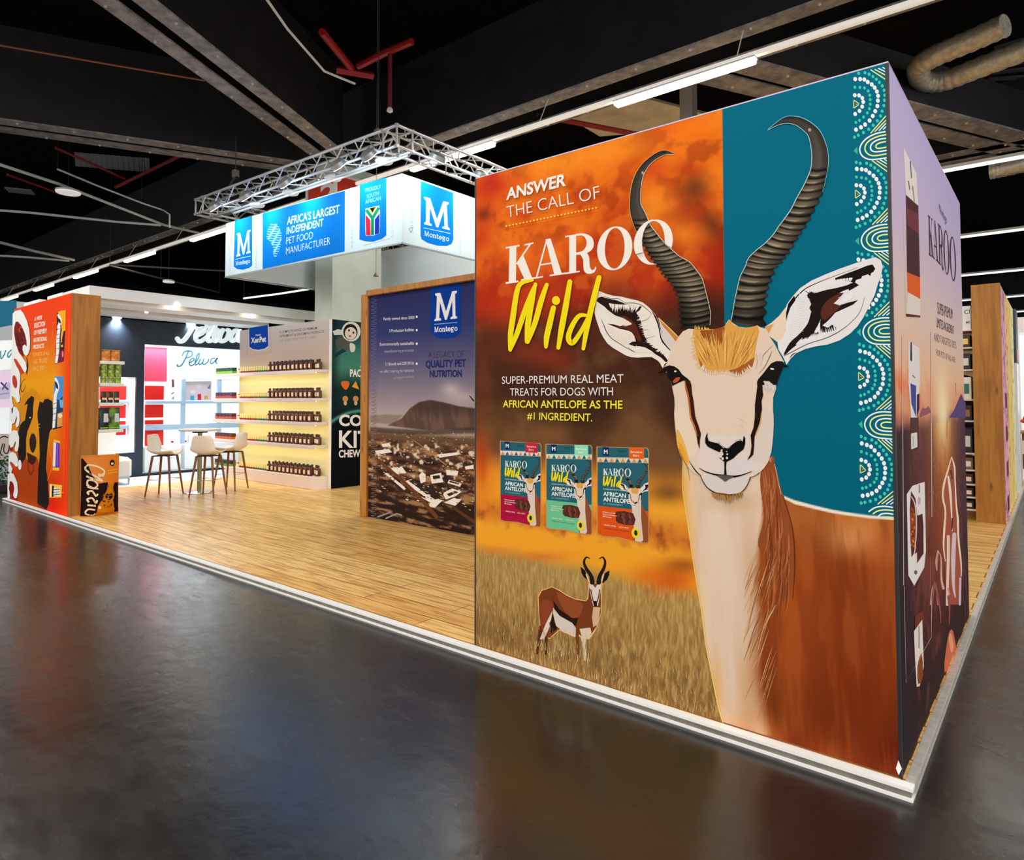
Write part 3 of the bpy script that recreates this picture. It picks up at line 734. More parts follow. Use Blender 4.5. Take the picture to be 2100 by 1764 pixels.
# the big antelope: ears, horns, face
def antelope(a, full=True):
    """a: Art whose T maps the big picture's pixels"""
    T0 = a.T
    def use(z): a.T = lambda p: T0(z(p))
    WHT, BLK, BRN = (240, 230, 218), (22, 16, 14), (92, 38, 24)
    # ---- ear towards the lettering
    use(zE1)
    a.poly([(1240, 640), (1330, 720), (1440, 830), (1600, 985), (1570, 1080), (1470, 1230), (1380, 1130), (1310, 1020), (1290, 900), (1270, 760)], (222, 206, 202))
    a.poly([(1240, 635), (1420, 800), (1600, 980), (1560, 1075), (1440, 920), (1310, 770)], (206, 132, 56))
    a.stroke([(1245, 640), (1420, 805), (1590, 975)], 16, (246, 206, 140))
    a.poly([(140, 150), (165, 148), (290, 200), (420, 235), (560, 250), (700, 285), (860, 320), (960, 360), (1050, 430), (1120, 500), (1190, 590), (1240, 700), (1265, 800), (1285, 900), (1310, 1020), (1370, 1110), (1430, 1170), (1470, 1230), (1440, 1330), (1420, 1420), (1350, 1470), (1320, 1550), (1280, 1480), (1200, 1390), (1120, 1345), (1000, 1345), (860, 1355), (740, 1345), (640, 1310), (540, 1250), (420, 1180), (320, 1100), (250, 1000), (190, 890), (150, 770), (110, 650), (85, 540), (100, 420), (110, 330)], WHT)
    a.poly([(1100, 480), (1190, 600), (1245, 730), (1270, 860), (1290, 980), (1330, 1060), (1400, 1150), (1465, 1225), (1440, 1225), (1370, 1150), (1300, 1070), (1270, 980), (1250, 860), (1220, 740), (1165, 610)], BLK)
    if full:
        a.poly([(300, 770), (400, 815), (520, 875), (620, 875), (690, 950), (720, 915), (830, 1050), (780, 1085), (700, 1100), (640, 1150), (480, 1075), (380, 960), (310, 850)], (236, 222, 206))
    a.poly([(120, 330), (150, 270), (210, 250), (330, 285), (460, 310), (560, 345), (640, 380), (760, 385), (860, 430), (940, 425), (900, 500), (840, 540), (870, 600), (840, 660), (880, 720), (900, 800), (900, 900), (960, 960), (1000, 1020), (990, 1100), (1060, 1130), (1140, 1200), (1230, 1230), (1300, 1300), (1420, 1420), (1370, 1435), (1280, 1350), (1180, 1290), (1100, 1220), (1000, 1170), (900, 1150), (800, 1150), (700, 1110), (760, 1070), (830, 1060), (830, 1000), (760, 900), (700, 870), (620, 850), (540, 835), (430, 790), (310, 740), (420, 750), (540, 785), (680, 750), (760, 745), (700, 690), (600, 640), (480, 600), (400, 560), (330, 500), (260, 430), (170, 370)], (40, 20, 16))
    a.poly([(520, 600), (640, 600), (780, 690), (860, 760), (900, 900), (960, 1000), (940, 1090), (860, 1050), (840, 980), (760, 880), (640, 830), (520, 815), (440, 780), (560, 790), (700, 760), (770, 745), (700, 690)], BRN)
    a.stroke([(560, 400), (700, 530), (800, 650), (850, 770), (880, 900), (930, 1040), (1060, 1140), (1250, 1270), (1390, 1410)], [60, 150, 190, 180, 180, 180, 110, 80, 40], (40, 20, 16), 4, False)
    a.poly([(620, 640), (740, 660), (830, 760), (880, 900), (930, 1010), (920, 1080), (850, 1040), (800, 920), (700, 840), (560, 812), (680, 770), (730, 740)], BRN)
    if full:
        a.spikes([(150, 390), (330, 500), (470, 600), (680, 690), (760, 745)], [(110, 480), (300, 600), (430, 690), (560, 760), (640, 790)], 26, 30, (238, 224, 210), seed=3)
        a.spikes([(350, 370), (480, 390), (640, 395), (780, 375), (900, 400)], [(390, 500), (470, 540), (640, 510), (740, 540), (830, 520)], 26, 26, WHT, seed=4)
        a.spikes([(960, 470), (1040, 620), (1090, 800), (1120, 1000), (1180, 1130), (1330, 1260)], [(870, 560), (860, 690), (910, 830), (990, 990), (1060, 1130), (1300, 1310)], 36, 32, WHT, seed=5)
        a.spikes([(430, 900), (560, 880), (640, 880), (700, 940)], [(500, 1060), (580, 1100), (640, 1150), (700, 1120)], 9, 44, (238, 226, 212), seed=6)
        a.spikes([(690, 1190), (800, 1250), (950, 1260), (1130, 1260)], [(660, 1120), (770, 1130), (900, 1140), (1010, 1180)], 14, 40, WHT, seed=7)
        a.stroke([(205, 660), (250, 760), (310, 900), (400, 1010), (520, 1090), (640, 1165), (800, 1250)], [4, 14, 12, 10, 8], (64, 34, 28))
        a.stroke([(240, 240), (400, 285), (520, 290), (640, 360), (780, 365), (900, 390), (1000, 450), (1120, 560)], [4, 10, 6, 10, 10, 6], (60, 36, 30))
        for p in ([(930, 700), (1040, 660), (1110, 570)], [(940, 860), (1050, 850)], [(1010, 1010), (1180, 960)], [(690, 1170), (760, 1220), (830, 1260)]):
            a.stroke(p, [8, 6, 3], (70, 48, 42))
        a.stroke([(1120, 1350), (1220, 1410), (1290, 1480)], [3, 14, 3], (120, 56, 44))
    # ---- ear over the border
    use(zE2)
    a.poly([(350, 770), (250, 900), (150, 990), (58, 1050), (90, 1150), (220, 1250), (310, 1210), (340, 1060), (350, 900)], (240, 214, 190))
    a.poly([(58, 1050), (180, 1005), (150, 1060), (110, 1140)], (226, 160, 90))
    a.poly([(350, 750), (430, 640), (530, 530), (680, 430), (860, 350), (1060, 270), (1260, 200), (1440, 140), (1540, 116), (1610, 155), (1638, 240), (1612, 370), (1570, 480), (1530, 620), (1450, 780), (1380, 920), (1300, 1040), (1200, 1140), (1060, 1230), (900, 1285), (740, 1310), (600, 1345), (480, 1400), (400, 1480), (350, 1556), (300, 1450), (240, 1350), (225, 1240), (300, 1210), (335, 1100), (345, 950), (345, 820)], (236, 230, 230))
    a.poly([(450, 630), (370, 740), (343, 860), (345, 980), (362, 900), (400, 790), (470, 690)], BLK)
    a.stroke([(400, 750), (480, 650), (600, 540), (760, 460), (960, 380), (1180, 300), (1300, 252)], [16, 16, 10, 6, 5], BLK)
    a.poly([(1538, 270), (1500, 213), (1430, 228), (1300, 280), (1150, 335), (1000, 395), (1000, 430), (1100, 430), (1200, 440), (1260, 470), (1280, 420), (1350, 400), (1360, 370), (1440, 345), (1470, 370), (1480, 330), (1510, 315)], (26, 20, 16))
    a.poly([(590, 560), (720, 610), (860, 590), (1000, 540), (1120, 510), (1200, 470), (1260, 450), (1320, 490), (1200, 560), (1120, 590), (1050, 660), (980, 735), (1060, 762), (1150, 730), (1310, 688), (1240, 750), (1100, 815), (1000, 860), (950, 920), (890, 980), (830, 1030), (900, 1060), (960, 1020), (1060, 1085), (900, 1120), (820, 1125), (700, 1180), (560, 1230), (480, 1290), (380, 1350), (300, 1430), (360, 1320), (420, 1230), (560, 1180), (620, 1060), (680, 950), (690, 860), (650, 800), (690, 720), (700, 650)], (30, 20, 17))
    a.poly([(800, 820), (860, 720), (960, 640), (1060, 590), (1120, 590), (1050, 670), (975, 740), (1080, 772), (1000, 845), (920, 920), (850, 970), (800, 950)], (84, 40, 32))
    a.stroke([(640, 600), (760, 700), (800, 800), (760, 920), (690, 1050), (560, 1180), (420, 1290), (320, 1420)], [60, 210, 230, 200, 150, 110, 80, 20], (30, 20, 17), 4, False)
    a.stroke([(760, 690), (900, 630), (1050, 570), (1210, 500)], [200, 160, 100, 40], (30, 20, 17), 4, False)
    a.poly([(820, 800), (880, 710), (980, 640), (1080, 590), (1050, 670), (975, 740), (1070, 772), (1000, 840), (920, 910), (850, 950), (810, 900)], (92, 44, 34), 3)
    if full:
        HL = (238, 234, 234)
        a.spikes([(600, 545), (760, 470), (900, 440), (1060, 410), (1230, 390)], [(650, 600), (790, 580), (950, 515), (1040, 505), (1210, 450)], 36, 22, HL, seed=11)
        a.spikes([(520, 610), (470, 760), (450, 900), (430, 1060), (400, 1210)], [(670, 680), (650, 800), (650, 920), (600, 1060), (490, 1180)], 34, 34, HL, seed=12)
        a.spikes([(480, 1290), (600, 1270), (780, 1240), (980, 1150), (1100, 1090)], [(560, 1190), (690, 1150), (800, 1080), (940, 1000), (1060, 980)], 26, 26, HL, seed=13)
        a.spikes([(1180, 560), (1250, 620), (1180, 690), (1100, 730)], [(1060, 590), (1030, 660), (1000, 720), (970, 745)], 8, 40, HL, seed=14)
        a.spikes([(720, 1130), (790, 1120)], [(800, 950), (800, 1000)], 4, 30, HL, seed=15)
        a.stroke([(1395, 650), (1340, 830), (1250, 950), (1100, 1080), (900, 1190), (640, 1275), (420, 1385), (310, 1440)], [3, 6, 6, 10, 8, 9, 7], (50, 40, 40))
        a.stroke([(390, 1470), (430, 1420), (475, 1395)], [4, 14, 4], (70, 30, 36))
        for k in range(20):
            y = 640+30*k; x0 = 500-6*k
            a.stroke([(x0, y), (x0+110, y+16+k)], [1, 5, 1], (90, 80, 84))
    # ---- horns
    for z, L, Rr, tip0, nr, flip in ((zL, [(520, 1690), (510, 1600), (500, 1500), (490, 1420), (450, 1330), (400, 1260), (350, 1200), (310, 1140), (260, 1080), (215, 1010), (170, 930), (130, 850), (95, 780), (68, 700), (52, 620), (52, 530), (60, 440), (82, 350), (118, 270), (168, 200), (230, 145), (290, 105), (350, 82), (400, 88), (452, 112)],
                            [(778, 1660), (784, 1560), (770, 1480), (748, 1390), (728, 1310), (702, 1230), (645, 1150), (592, 1090), (505, 1040), (440, 985), (352, 900), (292, 825), (238, 755), (215, 695), (185, 630), (155, 570), (152, 500), (155, 420), (165, 350), (185, 290), (225, 225), (270, 180), (330, 140), (390, 118), (455, 120)], 13, 24, 0),
                           (zR, [(35, 1690), (52, 1600), (65, 1520), (85, 1430), (110, 1330), (150, 1250), (172, 1190), (230, 1130), (310, 1065), (370, 1000), (410, 940), (455, 880), (510, 800), (550, 720), (595, 640), (635, 560), (665, 480), (672, 400), (668, 330), (645, 230), (600, 180), (540, 140), (470, 128), (400, 145), (325, 182)],
                            [(300, 1722), (305, 1600), (312, 1510), (325, 1430), (355, 1350), (385, 1270), (430, 1220), (470, 1170), (512, 1110), (560, 1030), (600, 970), (650, 890), (695, 800), (740, 710), (770, 620), (785, 550), (800, 470), (803, 390), (790, 310), (745, 200), (690, 140), (620, 95), (540, 72), (450, 82), (328, 174)], 16, 22, 1)):
        use(z)
        sub = 8 if full else 2
        L2 = sm(L, sub, False); R2 = sm(Rr, sub, False); n = len(L2); ns = 7
        t_ring = tip0*sub
        # wobble of the outline on the ringed part
        vs = []; cs = []; hr = [random.Random(k*7+flip).random() for k in range(nr+2)]
        for i in range(n):
            ph = (i/t_ring*nr) % 1.0 if i < t_ring else None
            l, r = np.array(L2[i]), np.array(R2[i])
            dv = r-l; wob = .055*(math.sin(2*math.pi*(ph or 0))) if ph is not None else 0
            l = l-dv*wob; r = r+dv*wob
            for j in range(ns):
                s_ = j/(ns-1)
                d = np.array(L2[min(i+1, n-1)])-np.array(L2[max(i-1, 0)]); d = d/(np.linalg.norm(d)+1e-9)
                bulge = -14*(1-(2*s_-1)**2) if ph is not None else 0
                vs.append(l+(r-l)*s_ + d*bulge)
                side = s_ if not flip else 1-s_
                base = np.array((132, 118, 98))*(1-.45*abs(2*s_-1)**2)
                base = base*(.62+.38*(s_ if not flip else 1-.8*s_))
                if ph is None:
                    base = np.array((74, 66, 62))*(.7+.5*s_*(1-s_)*4*.6+(.25 if (s_ > .6) == (not flip) else 0))
                    base = base*(1-.35*(i-t_ring)/(n-t_ring))
                else:
                    k = (1.06-.22*ph)*(.86+.28*hr[int(i/t_ring*nr)]) if ph < .60 else (.26 if ph < .86 else .6)
                    if full and ph < .18 and (s_ > .4 if not flip else s_ < .6): k = 1.5
                    base = base*k
                    low = max(0, 1-i/(n*.12)); base = base*(1-.55*low)
                cs.append(np.clip(base, 8, 246))
        a.quads(vs, [(i*ns+j, i*ns+j+1, (i+1)*ns+j+1, (i+1)*ns+j) for i in range(n-1) for j in range(ns-1)], cs)
        if full:
            a.stroke(L2[::2] if flip else R2[::2], [4, 5, 6, 5, 3], (200, 226, 222) if flip else (244, 222, 188), 0)
            if flip: a.stroke(R2[t_ring-20::2], [2, 5, 6, 3], (120, 214, 224), 0)
            else: a.stroke(L2[t_ring-20::2], [3, 5, 4, 2], (250, 190, 96), 0)
            q = (170, 285) if not flip else (655, 180)
            a.ell(q[0], q[1], 12, 14, (176, 160, 140))
    # ---- face
    face_c = (232, 208, 186)
    use(zH)
    up = [(140, 752), (190, 680), (220, 590), (240, 500), (290, 420), (340, 335), (400, 262), (480, 226), (560, 233), (700, 246), (860, 230), (965, 195), (985, 150), (1022, 98), (1060, 140), (1150, 200), (1280, 215), (1400, 180), (1440, 205), (1510, 225), (1560, 320), (1640, 440), (1700, 560), (1760, 670), (1700, 800), (1660, 900), (1650, 960), (1655, 1030), (1615, 1150), (1612, 1300), (1618, 1444)]
    dn = [(1800, 0), (1818, 60), (1822, 250), (1812, 450), (1792, 600), (1770, 740), (1725, 870), (1662, 965), (1575, 1052), (1500, 1102), (1435, 1125), (1400, 1210), (1335, 1318), (1235, 1382), (1100, 1398), (950, 1388), (820, 1342), (720, 1265), (660, 1175), (620, 1092), (520, 1050), (430, 960), (375, 890), (320, 790), (262, 650), (226, 480), (202, 300), (190, 150), (184, 0)]
    up2 = [(285, 1444), (284, 1350), (290, 1250), (285, 1150), (265, 1060), (255, 1000), (230, 900)]
    pts = [zH(p) for p in up]+[zM(p) for p in dn[1:-1]]+[zH(p) for p in up2]
    a.T = T0
    if full: a.poly([(p[0]+.0, p[1]) for p in pts], face_c)
    else: a.poly(pts, face_c)
    use(zM)
    if full:
        a.poly([(1640, 10), (1800, 10), (1818, 250), (1800, 560), (1750, 780), (1560, 900), (1500, 760), (1520, 450), (1620, 200)], (226, 208, 196), 3); a.poly([(200, 0), (420, 0), (460, 220), (560, 480), (560, 700), (420, 760), (280, 480), (214, 250)], (238, 214, 188), 3)
        # softer tones of the muzzle
        a.poly([(620, 420), (700, 380), (730, 420), (1330, 430), (1440, 460), (1440, 640), (1380, 830), (1620, 860), (1650, 960), (1440, 1020), (1160, 1090), (900, 1060), (640, 960), (560, 860), (610, 660)], (230, 212, 204), 3)
        a.poly([(1100, 870), (1300, 780), (1420, 860), (1440, 980), (1300, 1050), (1060, 1060)], (224, 212, 212), 3)
        a.poly([(230, 320), (290, 400), (360, 560), (400, 700), (430, 850), (395, 930), (310, 790), (250, 640), (220, 470)], (236, 182, 92), 3)
        a.poly([(250, 560), (300, 560), (380, 740), (410, 860), (380, 860), (300, 730)], (240, 166, 52), 3)
    a.poly([(640, 1060), (860, 1075), (1030, 1100), (1240, 1100), (1430, 1080), (1400, 1200), (1330, 1310), (1230, 1375), (1100, 1390), (950, 1380), (820, 1335), (720, 1258), (665, 1170)], (222, 210, 204))
    # forehead tuft
    use(zH)
    tuft = [(540, 235), (640, 240), (760, 232), (860, 232), (960, 192), (1022, 108), (1080, 172), (1200, 215), (1300, 205), (1400, 182), (1432, 260), (1395, 400), (1372, 540), (1372, 640), (1332, 730), (1250, 800), (1160, 857), (1080, 832), (1000, 805), (900, 815), (800, 828), (720, 822), (650, 760), (610, 680), (580, 560), (552, 420), (530, 320)]
    a.poly(tuft, (226, 164, 78))
    if full:
        a.spikes([(640, 250), (780, 240), (960, 200)], [(690, 380), (790, 470), (930, 420)], 14, 40, (160, 84, 34), seed=51)
        a.poly([(606, 600), (680, 730), (760, 826), (690, 812), (640, 742)], (176, 102, 44))
        a.poly([(1010, 790), (1120, 760), (1240, 690), (1362, 610), (1340, 730), (1250, 800), (1160, 856), (1070, 830)], (170, 94, 40))
        rr = random.Random(8)
        for k in range(120):
            x = rr.uniform(560, 1400); y0 = rr.uniform(220, 560); ln = rr.uniform(110, 300)
            dx = (x-960)*-.45*ln/300+rr.uniform(-16, 16)
            y1 = min(y0+ln, 800-abs(x-960)*.22)
            if y1 < y0+40: continue
            a.stroke([(x, y0), (x+dx*.4, (y0+y1)/2), (x+dx, y1)], [2, 8, 1], rr.choice([(246, 200, 108), (250, 214, 134), (236, 172, 70), (168, 92, 28), (196, 124, 44)]), 2, False)
        a.spikes([(556, 300), (560, 450), (585, 600), (640, 740)], [(500, 330), (500, 480), (548, 660), (600, 800)], 16, 22, (238, 190, 116), seed=52)
        a.spikes([(640, 760), (760, 840), (960, 830), (1160, 870), (1330, 760)], [(680, 690), (770, 760), (960, 760), (1140, 790), (1290, 700)], 34, 20, (234, 208, 180), seed=53)
        a.spikes([(560, 232), (760, 240)], [(560, 170), (760, 200)], 10, 16, (240, 190, 96), seed=21)
        a.stroke([(1620, 440), (1500, 560), (1470, 620)], [2, 8, 3], (120, 110, 120)); a.stroke([(1600, 520), (1570, 600), (1500, 740), (1420, 830)], [2, 9, 7, 2], (96, 84, 92))
        for p in ([(1390, 560), (1400, 680), (1380, 760)], [(1440, 560), (1430, 650)], [(1480, 620), (1440, 720)]): a.stroke(p, [2, 6, 2], (150, 140, 146))
    # eyes and tear stripes
    stripeL = [zH(p) for p in ((420, 915), (500, 930), (516, 980), (526, 1100), (546, 1200), (562, 1350), (574, 1444))]+[zM(p) for p in ((515, 20), (545, 150), (592, 280), (628, 400), (612, 500), (604, 652), (575, 560), (548, 400), (498, 260), (450, 130), (436, 10))]+[zH(p) for p in ((500, 1440), (480, 1250), (458, 1100), (438, 1000))]
    stripeR = [zH(p) for p in ((1398, 940), (1480, 925), (1505, 980), (1472, 1030), (1482, 1120), (1460, 1200), (1466, 1300), (1450, 1440))]+[zM(p) for p in ((1622, 30), (1610, 150), (1592, 260), (1532, 370), (1508, 450), (1502, 600), (1488, 740), (1430, 800), (1388, 832), (1440, 730), (1458, 600), (1444, 420), (1490, 300), (1510, 150), (1522, 10))]+[zH(p) for p in ((1372, 1440), (1370, 1250), (1390, 1100), (1402, 1000))]
    a.T = T0
    a.poly(stripeL, (58, 26, 12)); a.poly(stripeR, (34, 18, 14))
    if full:
        a.stroke([zH(p) for p in ((432, 930), (440, 1010), (470, 1120), (492, 1260), (508, 1440))], [1, 4, 3, 3], (196, 96, 36))
        a.stroke([zM(p) for p in ((440, 20), (470, 160), (530, 300), (566, 440))], [2.5, 3.5, 2.5, 1], (206, 120, 52))
        a.stroke([zM(p) for p in ((1622, 60), (1606, 200), (1560, 330), (1520, 430))], [1.5, 2.2, 2, 1], (236, 176, 96))
    use(zH)
    a.poly([(60, 828), (110, 790), (150, 742), (220, 716), (290, 733), (345, 772), (392, 840), (470, 900), (500, 935), (430, 915), (350, 950), (258, 996), (240, 930), (192, 862), (180, 800), (120, 812)], (24, 16, 13))
    a.poly([(1832, 742), (1765, 700), (1744, 665), (1660, 660), (1590, 690), (1540, 750), (1480, 830), (1418, 900), (1398, 942), (1480, 925), (1560, 930), (1622, 982), (1662, 980), (1692, 880), (1735, 780), (1742, 742)], (24, 20, 20))
    if full:
        a.poly([(268, 930), (310, 886), (364, 880), (340, 930), (282, 958)], (190, 84, 38), 3)
        a.ell(300, 798, 18, 11, (236, 230, 226)); a.ell(1602, 766, 28, 11, (240, 240, 240), .15)
        a.spikes([(1480, 985), (1560, 955), (1630, 1000)], [(1500, 1100), (1570, 1080), (1620, 1100)], 8, 30, (214, 210, 212), seed=31)
    # nose and mouth
    use(zM)
    NB = (14, 11, 11)
    a.poly([(735, 380), (712, 420), (698, 470), (698, 552), (740, 612), (820, 652), (932, 702), (992, 640), (940, 590), (890, 550), (800, 530), (752, 512), (736, 450)], NB)
    a.poly([(890, 545), (925, 545), (1010, 622), (1060, 638), (1112, 588), (1200, 512), (1280, 490), (1312, 530), (1330, 430), (1356, 470), (1356, 560), (1330, 652), (1240, 722), (1160, 802), (1050, 862), (1000, 852), (926, 792), (1000, 742), (980, 682), (990, 640)], NB)
    if full:
        a.stroke([(900, 545), (950, 580), (1005, 635)], [4, 9, 4], (244, 238, 236)); a.stroke([(1075, 640), (1150, 560), (1230, 512), (1285, 510)], [4, 10, 8, 3], (240, 236, 236))
        for x, y, r in ((965, 670, 14), (950, 770, 24), (985, 805, 20), (1055, 795, 18), (1060, 735, 14), (1050, 690, 9)): a.ell(x, y, r, r*1.1, (224, 216, 212))
    a.stroke([(1030, 850), (1026, 960), (1030, 1070)], [38, 28, 44], NB, 4, False)
    a.stroke([(600, 962), (700, 1020), (850, 1066), (1000, 1092), (1160, 1102), (1300, 1076), (1460, 1018)], [8, 18, 24, 50, 34, 20, 10], NB)
    if full:
        a.poly([(900, 1080), (1160, 1100), (1080, 1150), (1030, 1185), (980, 1150)], (92, 84, 84), 3)
        a.stroke([(620, 1090), (660, 1180), (720, 1270), (830, 1352), (960, 1392), (1100, 1402), (1250, 1378), (1340, 1312), (1402, 1212), (1440, 1110)], [10, 14, 16, 22, 22, 18, 14, 12, 14], (52, 30, 22))
        a.stroke([(430, 840), (500, 950), (560, 1030), (622, 1082)], [6, 16, 20, 14], (40, 26, 20)); a.stroke([(1445, 1115), (1530, 1080), (1582, 1040)], [6, 8, 12], (70, 44, 34))
        a.stroke([(262, 640), (330, 800), (405, 950), (430, 1080), (440, 1180)], [4, 8, 8, 5, 2], (96, 62, 36))
        a.poly([(860, 1362), (1100, 1395), (1060, 1450), (980, 1440), (900, 1410)], (134, 70, 40), 3)
        a.spikes([(800, 1360), (960, 1400), (1120, 1408), (1300, 1350)], [(830, 1470), (980, 1540), (1120, 1560), (1330, 1440)], 22, 26, (176, 130, 70), seed=41)
        a.spikes([(1000, 1400), (1300, 1370)], [(1030, 1500), (1340, 1450)], 12, 12, (110, 74, 40), seed=42)
        for p in ([(1210, 130), (1300, 170), (1380, 230)], [(1230, 250), (1300, 280), (1340, 330)], [(1300, 60), (1400, 110)]): a.stroke(p, [1, 5, 1], (196, 168, 150))
    a.T = T0
A = Art(1, 0, -1, .0008)
# mane along the neck
A.T = zB
A.poly([(515, 60), (545, -40), (600, 0), (617, 75), (640, 150), (685, 330), (700, 480), (690, 600), (640, 700), (585, 640), (575, 520), (520, 440), (505, 390), (535, 260)], (150, 76, 40), 3)
rr = random.Random(4)
for k in range(80):
    y0 = rr.uniform(-20, 640); t = min(1, max(0, y0/330)); x = 536+rr.uniform(0, 1)*(58+66*t)+14*t; ln = rr.uniform(120, 300)
    A.stroke([(x-4-10*(1-t), y0), (x, y0+ln*.5), (x-rr.uniform(0, 30), y0+ln)], [1, 5, 1], rr.choice([(186, 104, 60), (196, 116, 68), (128, 60, 30), (112, 50, 24), (170, 92, 50)]), 2, False)
for k in range(46):
    x = rr.uniform(440, 560); y0 = rr.uniform(360, 1100); ln = rr.uniform(120, 260)
    A.stroke([(x+50, y0), (x+14, y0+ln*.5), (x-16, y0+ln)], [1, 4, 1], rr.choice([(196, 138, 84), (150, 84, 40), (222, 176, 130), (170, 104, 56)]), 2, False)
A.stroke([(640, 150), (690, 330), (700, 520), (690, 700)], [3, 5, 4, 2], (92, 40, 20))
for pts, w, c in (([(628, 140), (612, 70), (598, 0), (592, -20)], [3, 3, 3], (226, 190, 160)), ([(104, -10), (105, 120), (125, 250), (150, 420), (180, 620), (205, 760), (230, 950), (262, 1110), (292, 1260), (320, 1358)], [3, 6, 6, 7, 6], (250, 206, 120))):
    A.stroke(pts, w, c)
A.T = lambda p: p

KAROO = []
def lettering_behind(a):
    # KAROO (drawn first, the horn crosses the last O)
    IV = (250, 240, 230)
    a.T = zK
    po = a.poly
    def rec(pts, col, smooth=0, holes=()):
        KAROO.append((sm(pts, smooth) if smooth else pts, list(holes))); po(pts, col, smooth, holes)
    a.poly = rec
    for p in ([(220, 937), (312, 921), (312, 932), (220, 948)], [(245, 942), (291, 934), (288, 1166), (240, 1173)], [(220, 1172), (305, 1160), (305, 1172), (220, 1184)], [(345, 918), (405, 905), (405, 914), (390, 918), (297, 1052), (288, 1050), (374, 921), (345, 927)], [(296, 1046), (335, 985), (396, 1142), (345, 1152)], [(322, 1152), (412, 1138), (412, 1148), (322, 1163)],
              [(488, 892), (498, 892), (432, 1137), (421, 1138)], [(486, 885), (520, 879), (596, 1116), (545, 1123)], [(446, 1052), (560, 1034), (560, 1044), (444, 1062)], [(395, 1142), (470, 1131), (470, 1140), (395, 1152)], [(515, 1122), (622, 1106), (622, 1117), (515, 1133)],
              [(618, 862), (705, 850), (705, 860), (618, 872)], [(645, 866), (691, 860), (691, 1100), (645, 1107)], [(620, 1108), (715, 1095), (715, 1104), (620, 1119)]):
        a.poly(p, IV)
    a.poly([(690, 850), (745, 846), (795, 870), (810, 915), (796, 955), (750, 982), (690, 987), (690, 975), (735, 962), (760, 925), (757, 885), (735, 860), (690, 861)], IV, 3)
    a.poly([(715, 975), (752, 968), (777, 1000), (782, 1060), (796, 1090), (812, 1085), (821, 1068), (826, 1076), (812, 1106), (772, 1116), (743, 1092), (738, 1020)], IV, 3)
    for cx, cy, rx, ry, ix, iy, sh in ((950, 945, 118, 146, 66, 136, -.14), (1211, 904, 128, 150, 74, 140, -.15)):
        o = [(cx+rx*math.cos(t), cy+ry*math.sin(t)+sh*rx*math.cos(t)) for t in np.linspace(0, 2*math.pi, 48, endpoint=False)]
        i = [(cx+ix*math.cos(t), cy+iy*math.sin(t)+sh*ix*math.cos(t)) for t in np.linspace(0, 2*math.pi, 48, endpoint=False)]
        a.poly(o, IV, holes=[i])
    a.T = lambda p: p
def karoo(a, p0, p1, t0, t1, col):
    """the same five serif letters laid between a baseline p0-p1 and a cap line t0-t1"""
    p0, p1, t0, t1 = [np.array(q, float) for q in (p0, p1, t0, t1)]
    def mp(q):
        u = (q[0]-222)/1118; v = (1182-.131*(q[0]-222)-q[1])/(252-6*u)
        b_ = p0+(p1-p0)*u; t_ = t0+(t1-t0)*u
        return b_+(t_-b_)*v
    for pts, holes in KAROO: a.poly([mp(q) for q in pts], col, holes=[[mp(q) for q in h] for h in holes])
L1 = Art(1, 0, -1, .0007); lettering_behind(L1); L1.build('serif_lettering', aw)
antelope(A)
A.build('antelope_print', aw)

L2 = Art(1, 0, -1, .009)
# top and bowl of the last O pass over the horn
L2.T = zK
cx, cy, rx, ry, ix, iy, sh = 1211, 904, 128, 150, 74, 140, -.15
ts = np.linspace(math.pi*.86, math.pi*1.5, 26)
L2.poly([(cx+rx*math.cos(t), cy+ry*math.sin(t)+sh*rx*math.cos(t)) for t in ts]+[(cx+ix*math.cos(t), cy+iy*math.sin(t)+sh*ix*math.cos(t)) for t in ts[::-1]], (250, 240, 230))
WHI = (250, 244, 238)
L2.text('ANSWER', (228, 622), (628, 525), (231, 548), WHI, .028)
L2.text('THE CALL OF', (235, 742), (855, 612), (230, 666), WHI, -.012)
for k in range(27):
    t = k/26; L2.ell(229+t*601, 798-t*122, 5.6, 5.6, (250, 226, 90), n=10)
YEL = (250, 226, 20)
for pts, wd in (([(405, 1160), (330, 1180), (300, 1240), (275, 1400), (258, 1520), (256, 1625)], [16, 30, 34, 38, 36, 26]), ([(258, 1618), (300, 1520), (352, 1370), (400, 1250), (425, 1190)], [26, 34, 36, 36, 24]),
                ([(424, 1186), (400, 1300), (375, 1450), (368, 1570)], [22, 38, 40, 30]), ([(372, 1572), (420, 1450), (462, 1300), (500, 1190)], [28, 36, 38, 26]), ([(545, 1345), (520, 1450), (500, 1540), (495, 1605)], [34, 40, 38, 24]),
                ([(655, 1170), (628, 1330), (600, 1480), (578, 1612)], [32, 40, 40, 26]), ([(765, 1395), (715, 1400), (668, 1470), (645, 1545), (672, 1580), (725, 1510), (775, 1410)], [20, 30, 34, 36, 34, 30, 20]), ([(850, 1142), (815, 1280), (775, 1450), (745, 1618)], [32, 38, 38, 24])):
    L2.stroke(pts, wd, YEL, 6)
L2.ell(562, 1296, 27, 30, YEL)
L2.T = zPo
L2.text('SUPER-PREMIUM REAL MEAT', (145, 220), (1302, 208), (145, 151), (240, 232, 226), 0.0)
L2.text('TREATS FOR DOGS WITH', (222, 332), (1202, 330), (222, 263), (240, 232, 226), 0.0)
L2.text('AFRICAN ANTELOPE AS THE', (155, 443), (1292, 456), (155, 377), (252, 236, 60), .012)
L2.text('#1 INGREDIENT.', (385, 558), (1004, 577), (387, 491), (252, 236, 60), .008)
L2.T = lambda p: p
L2.build('lettering', aw)

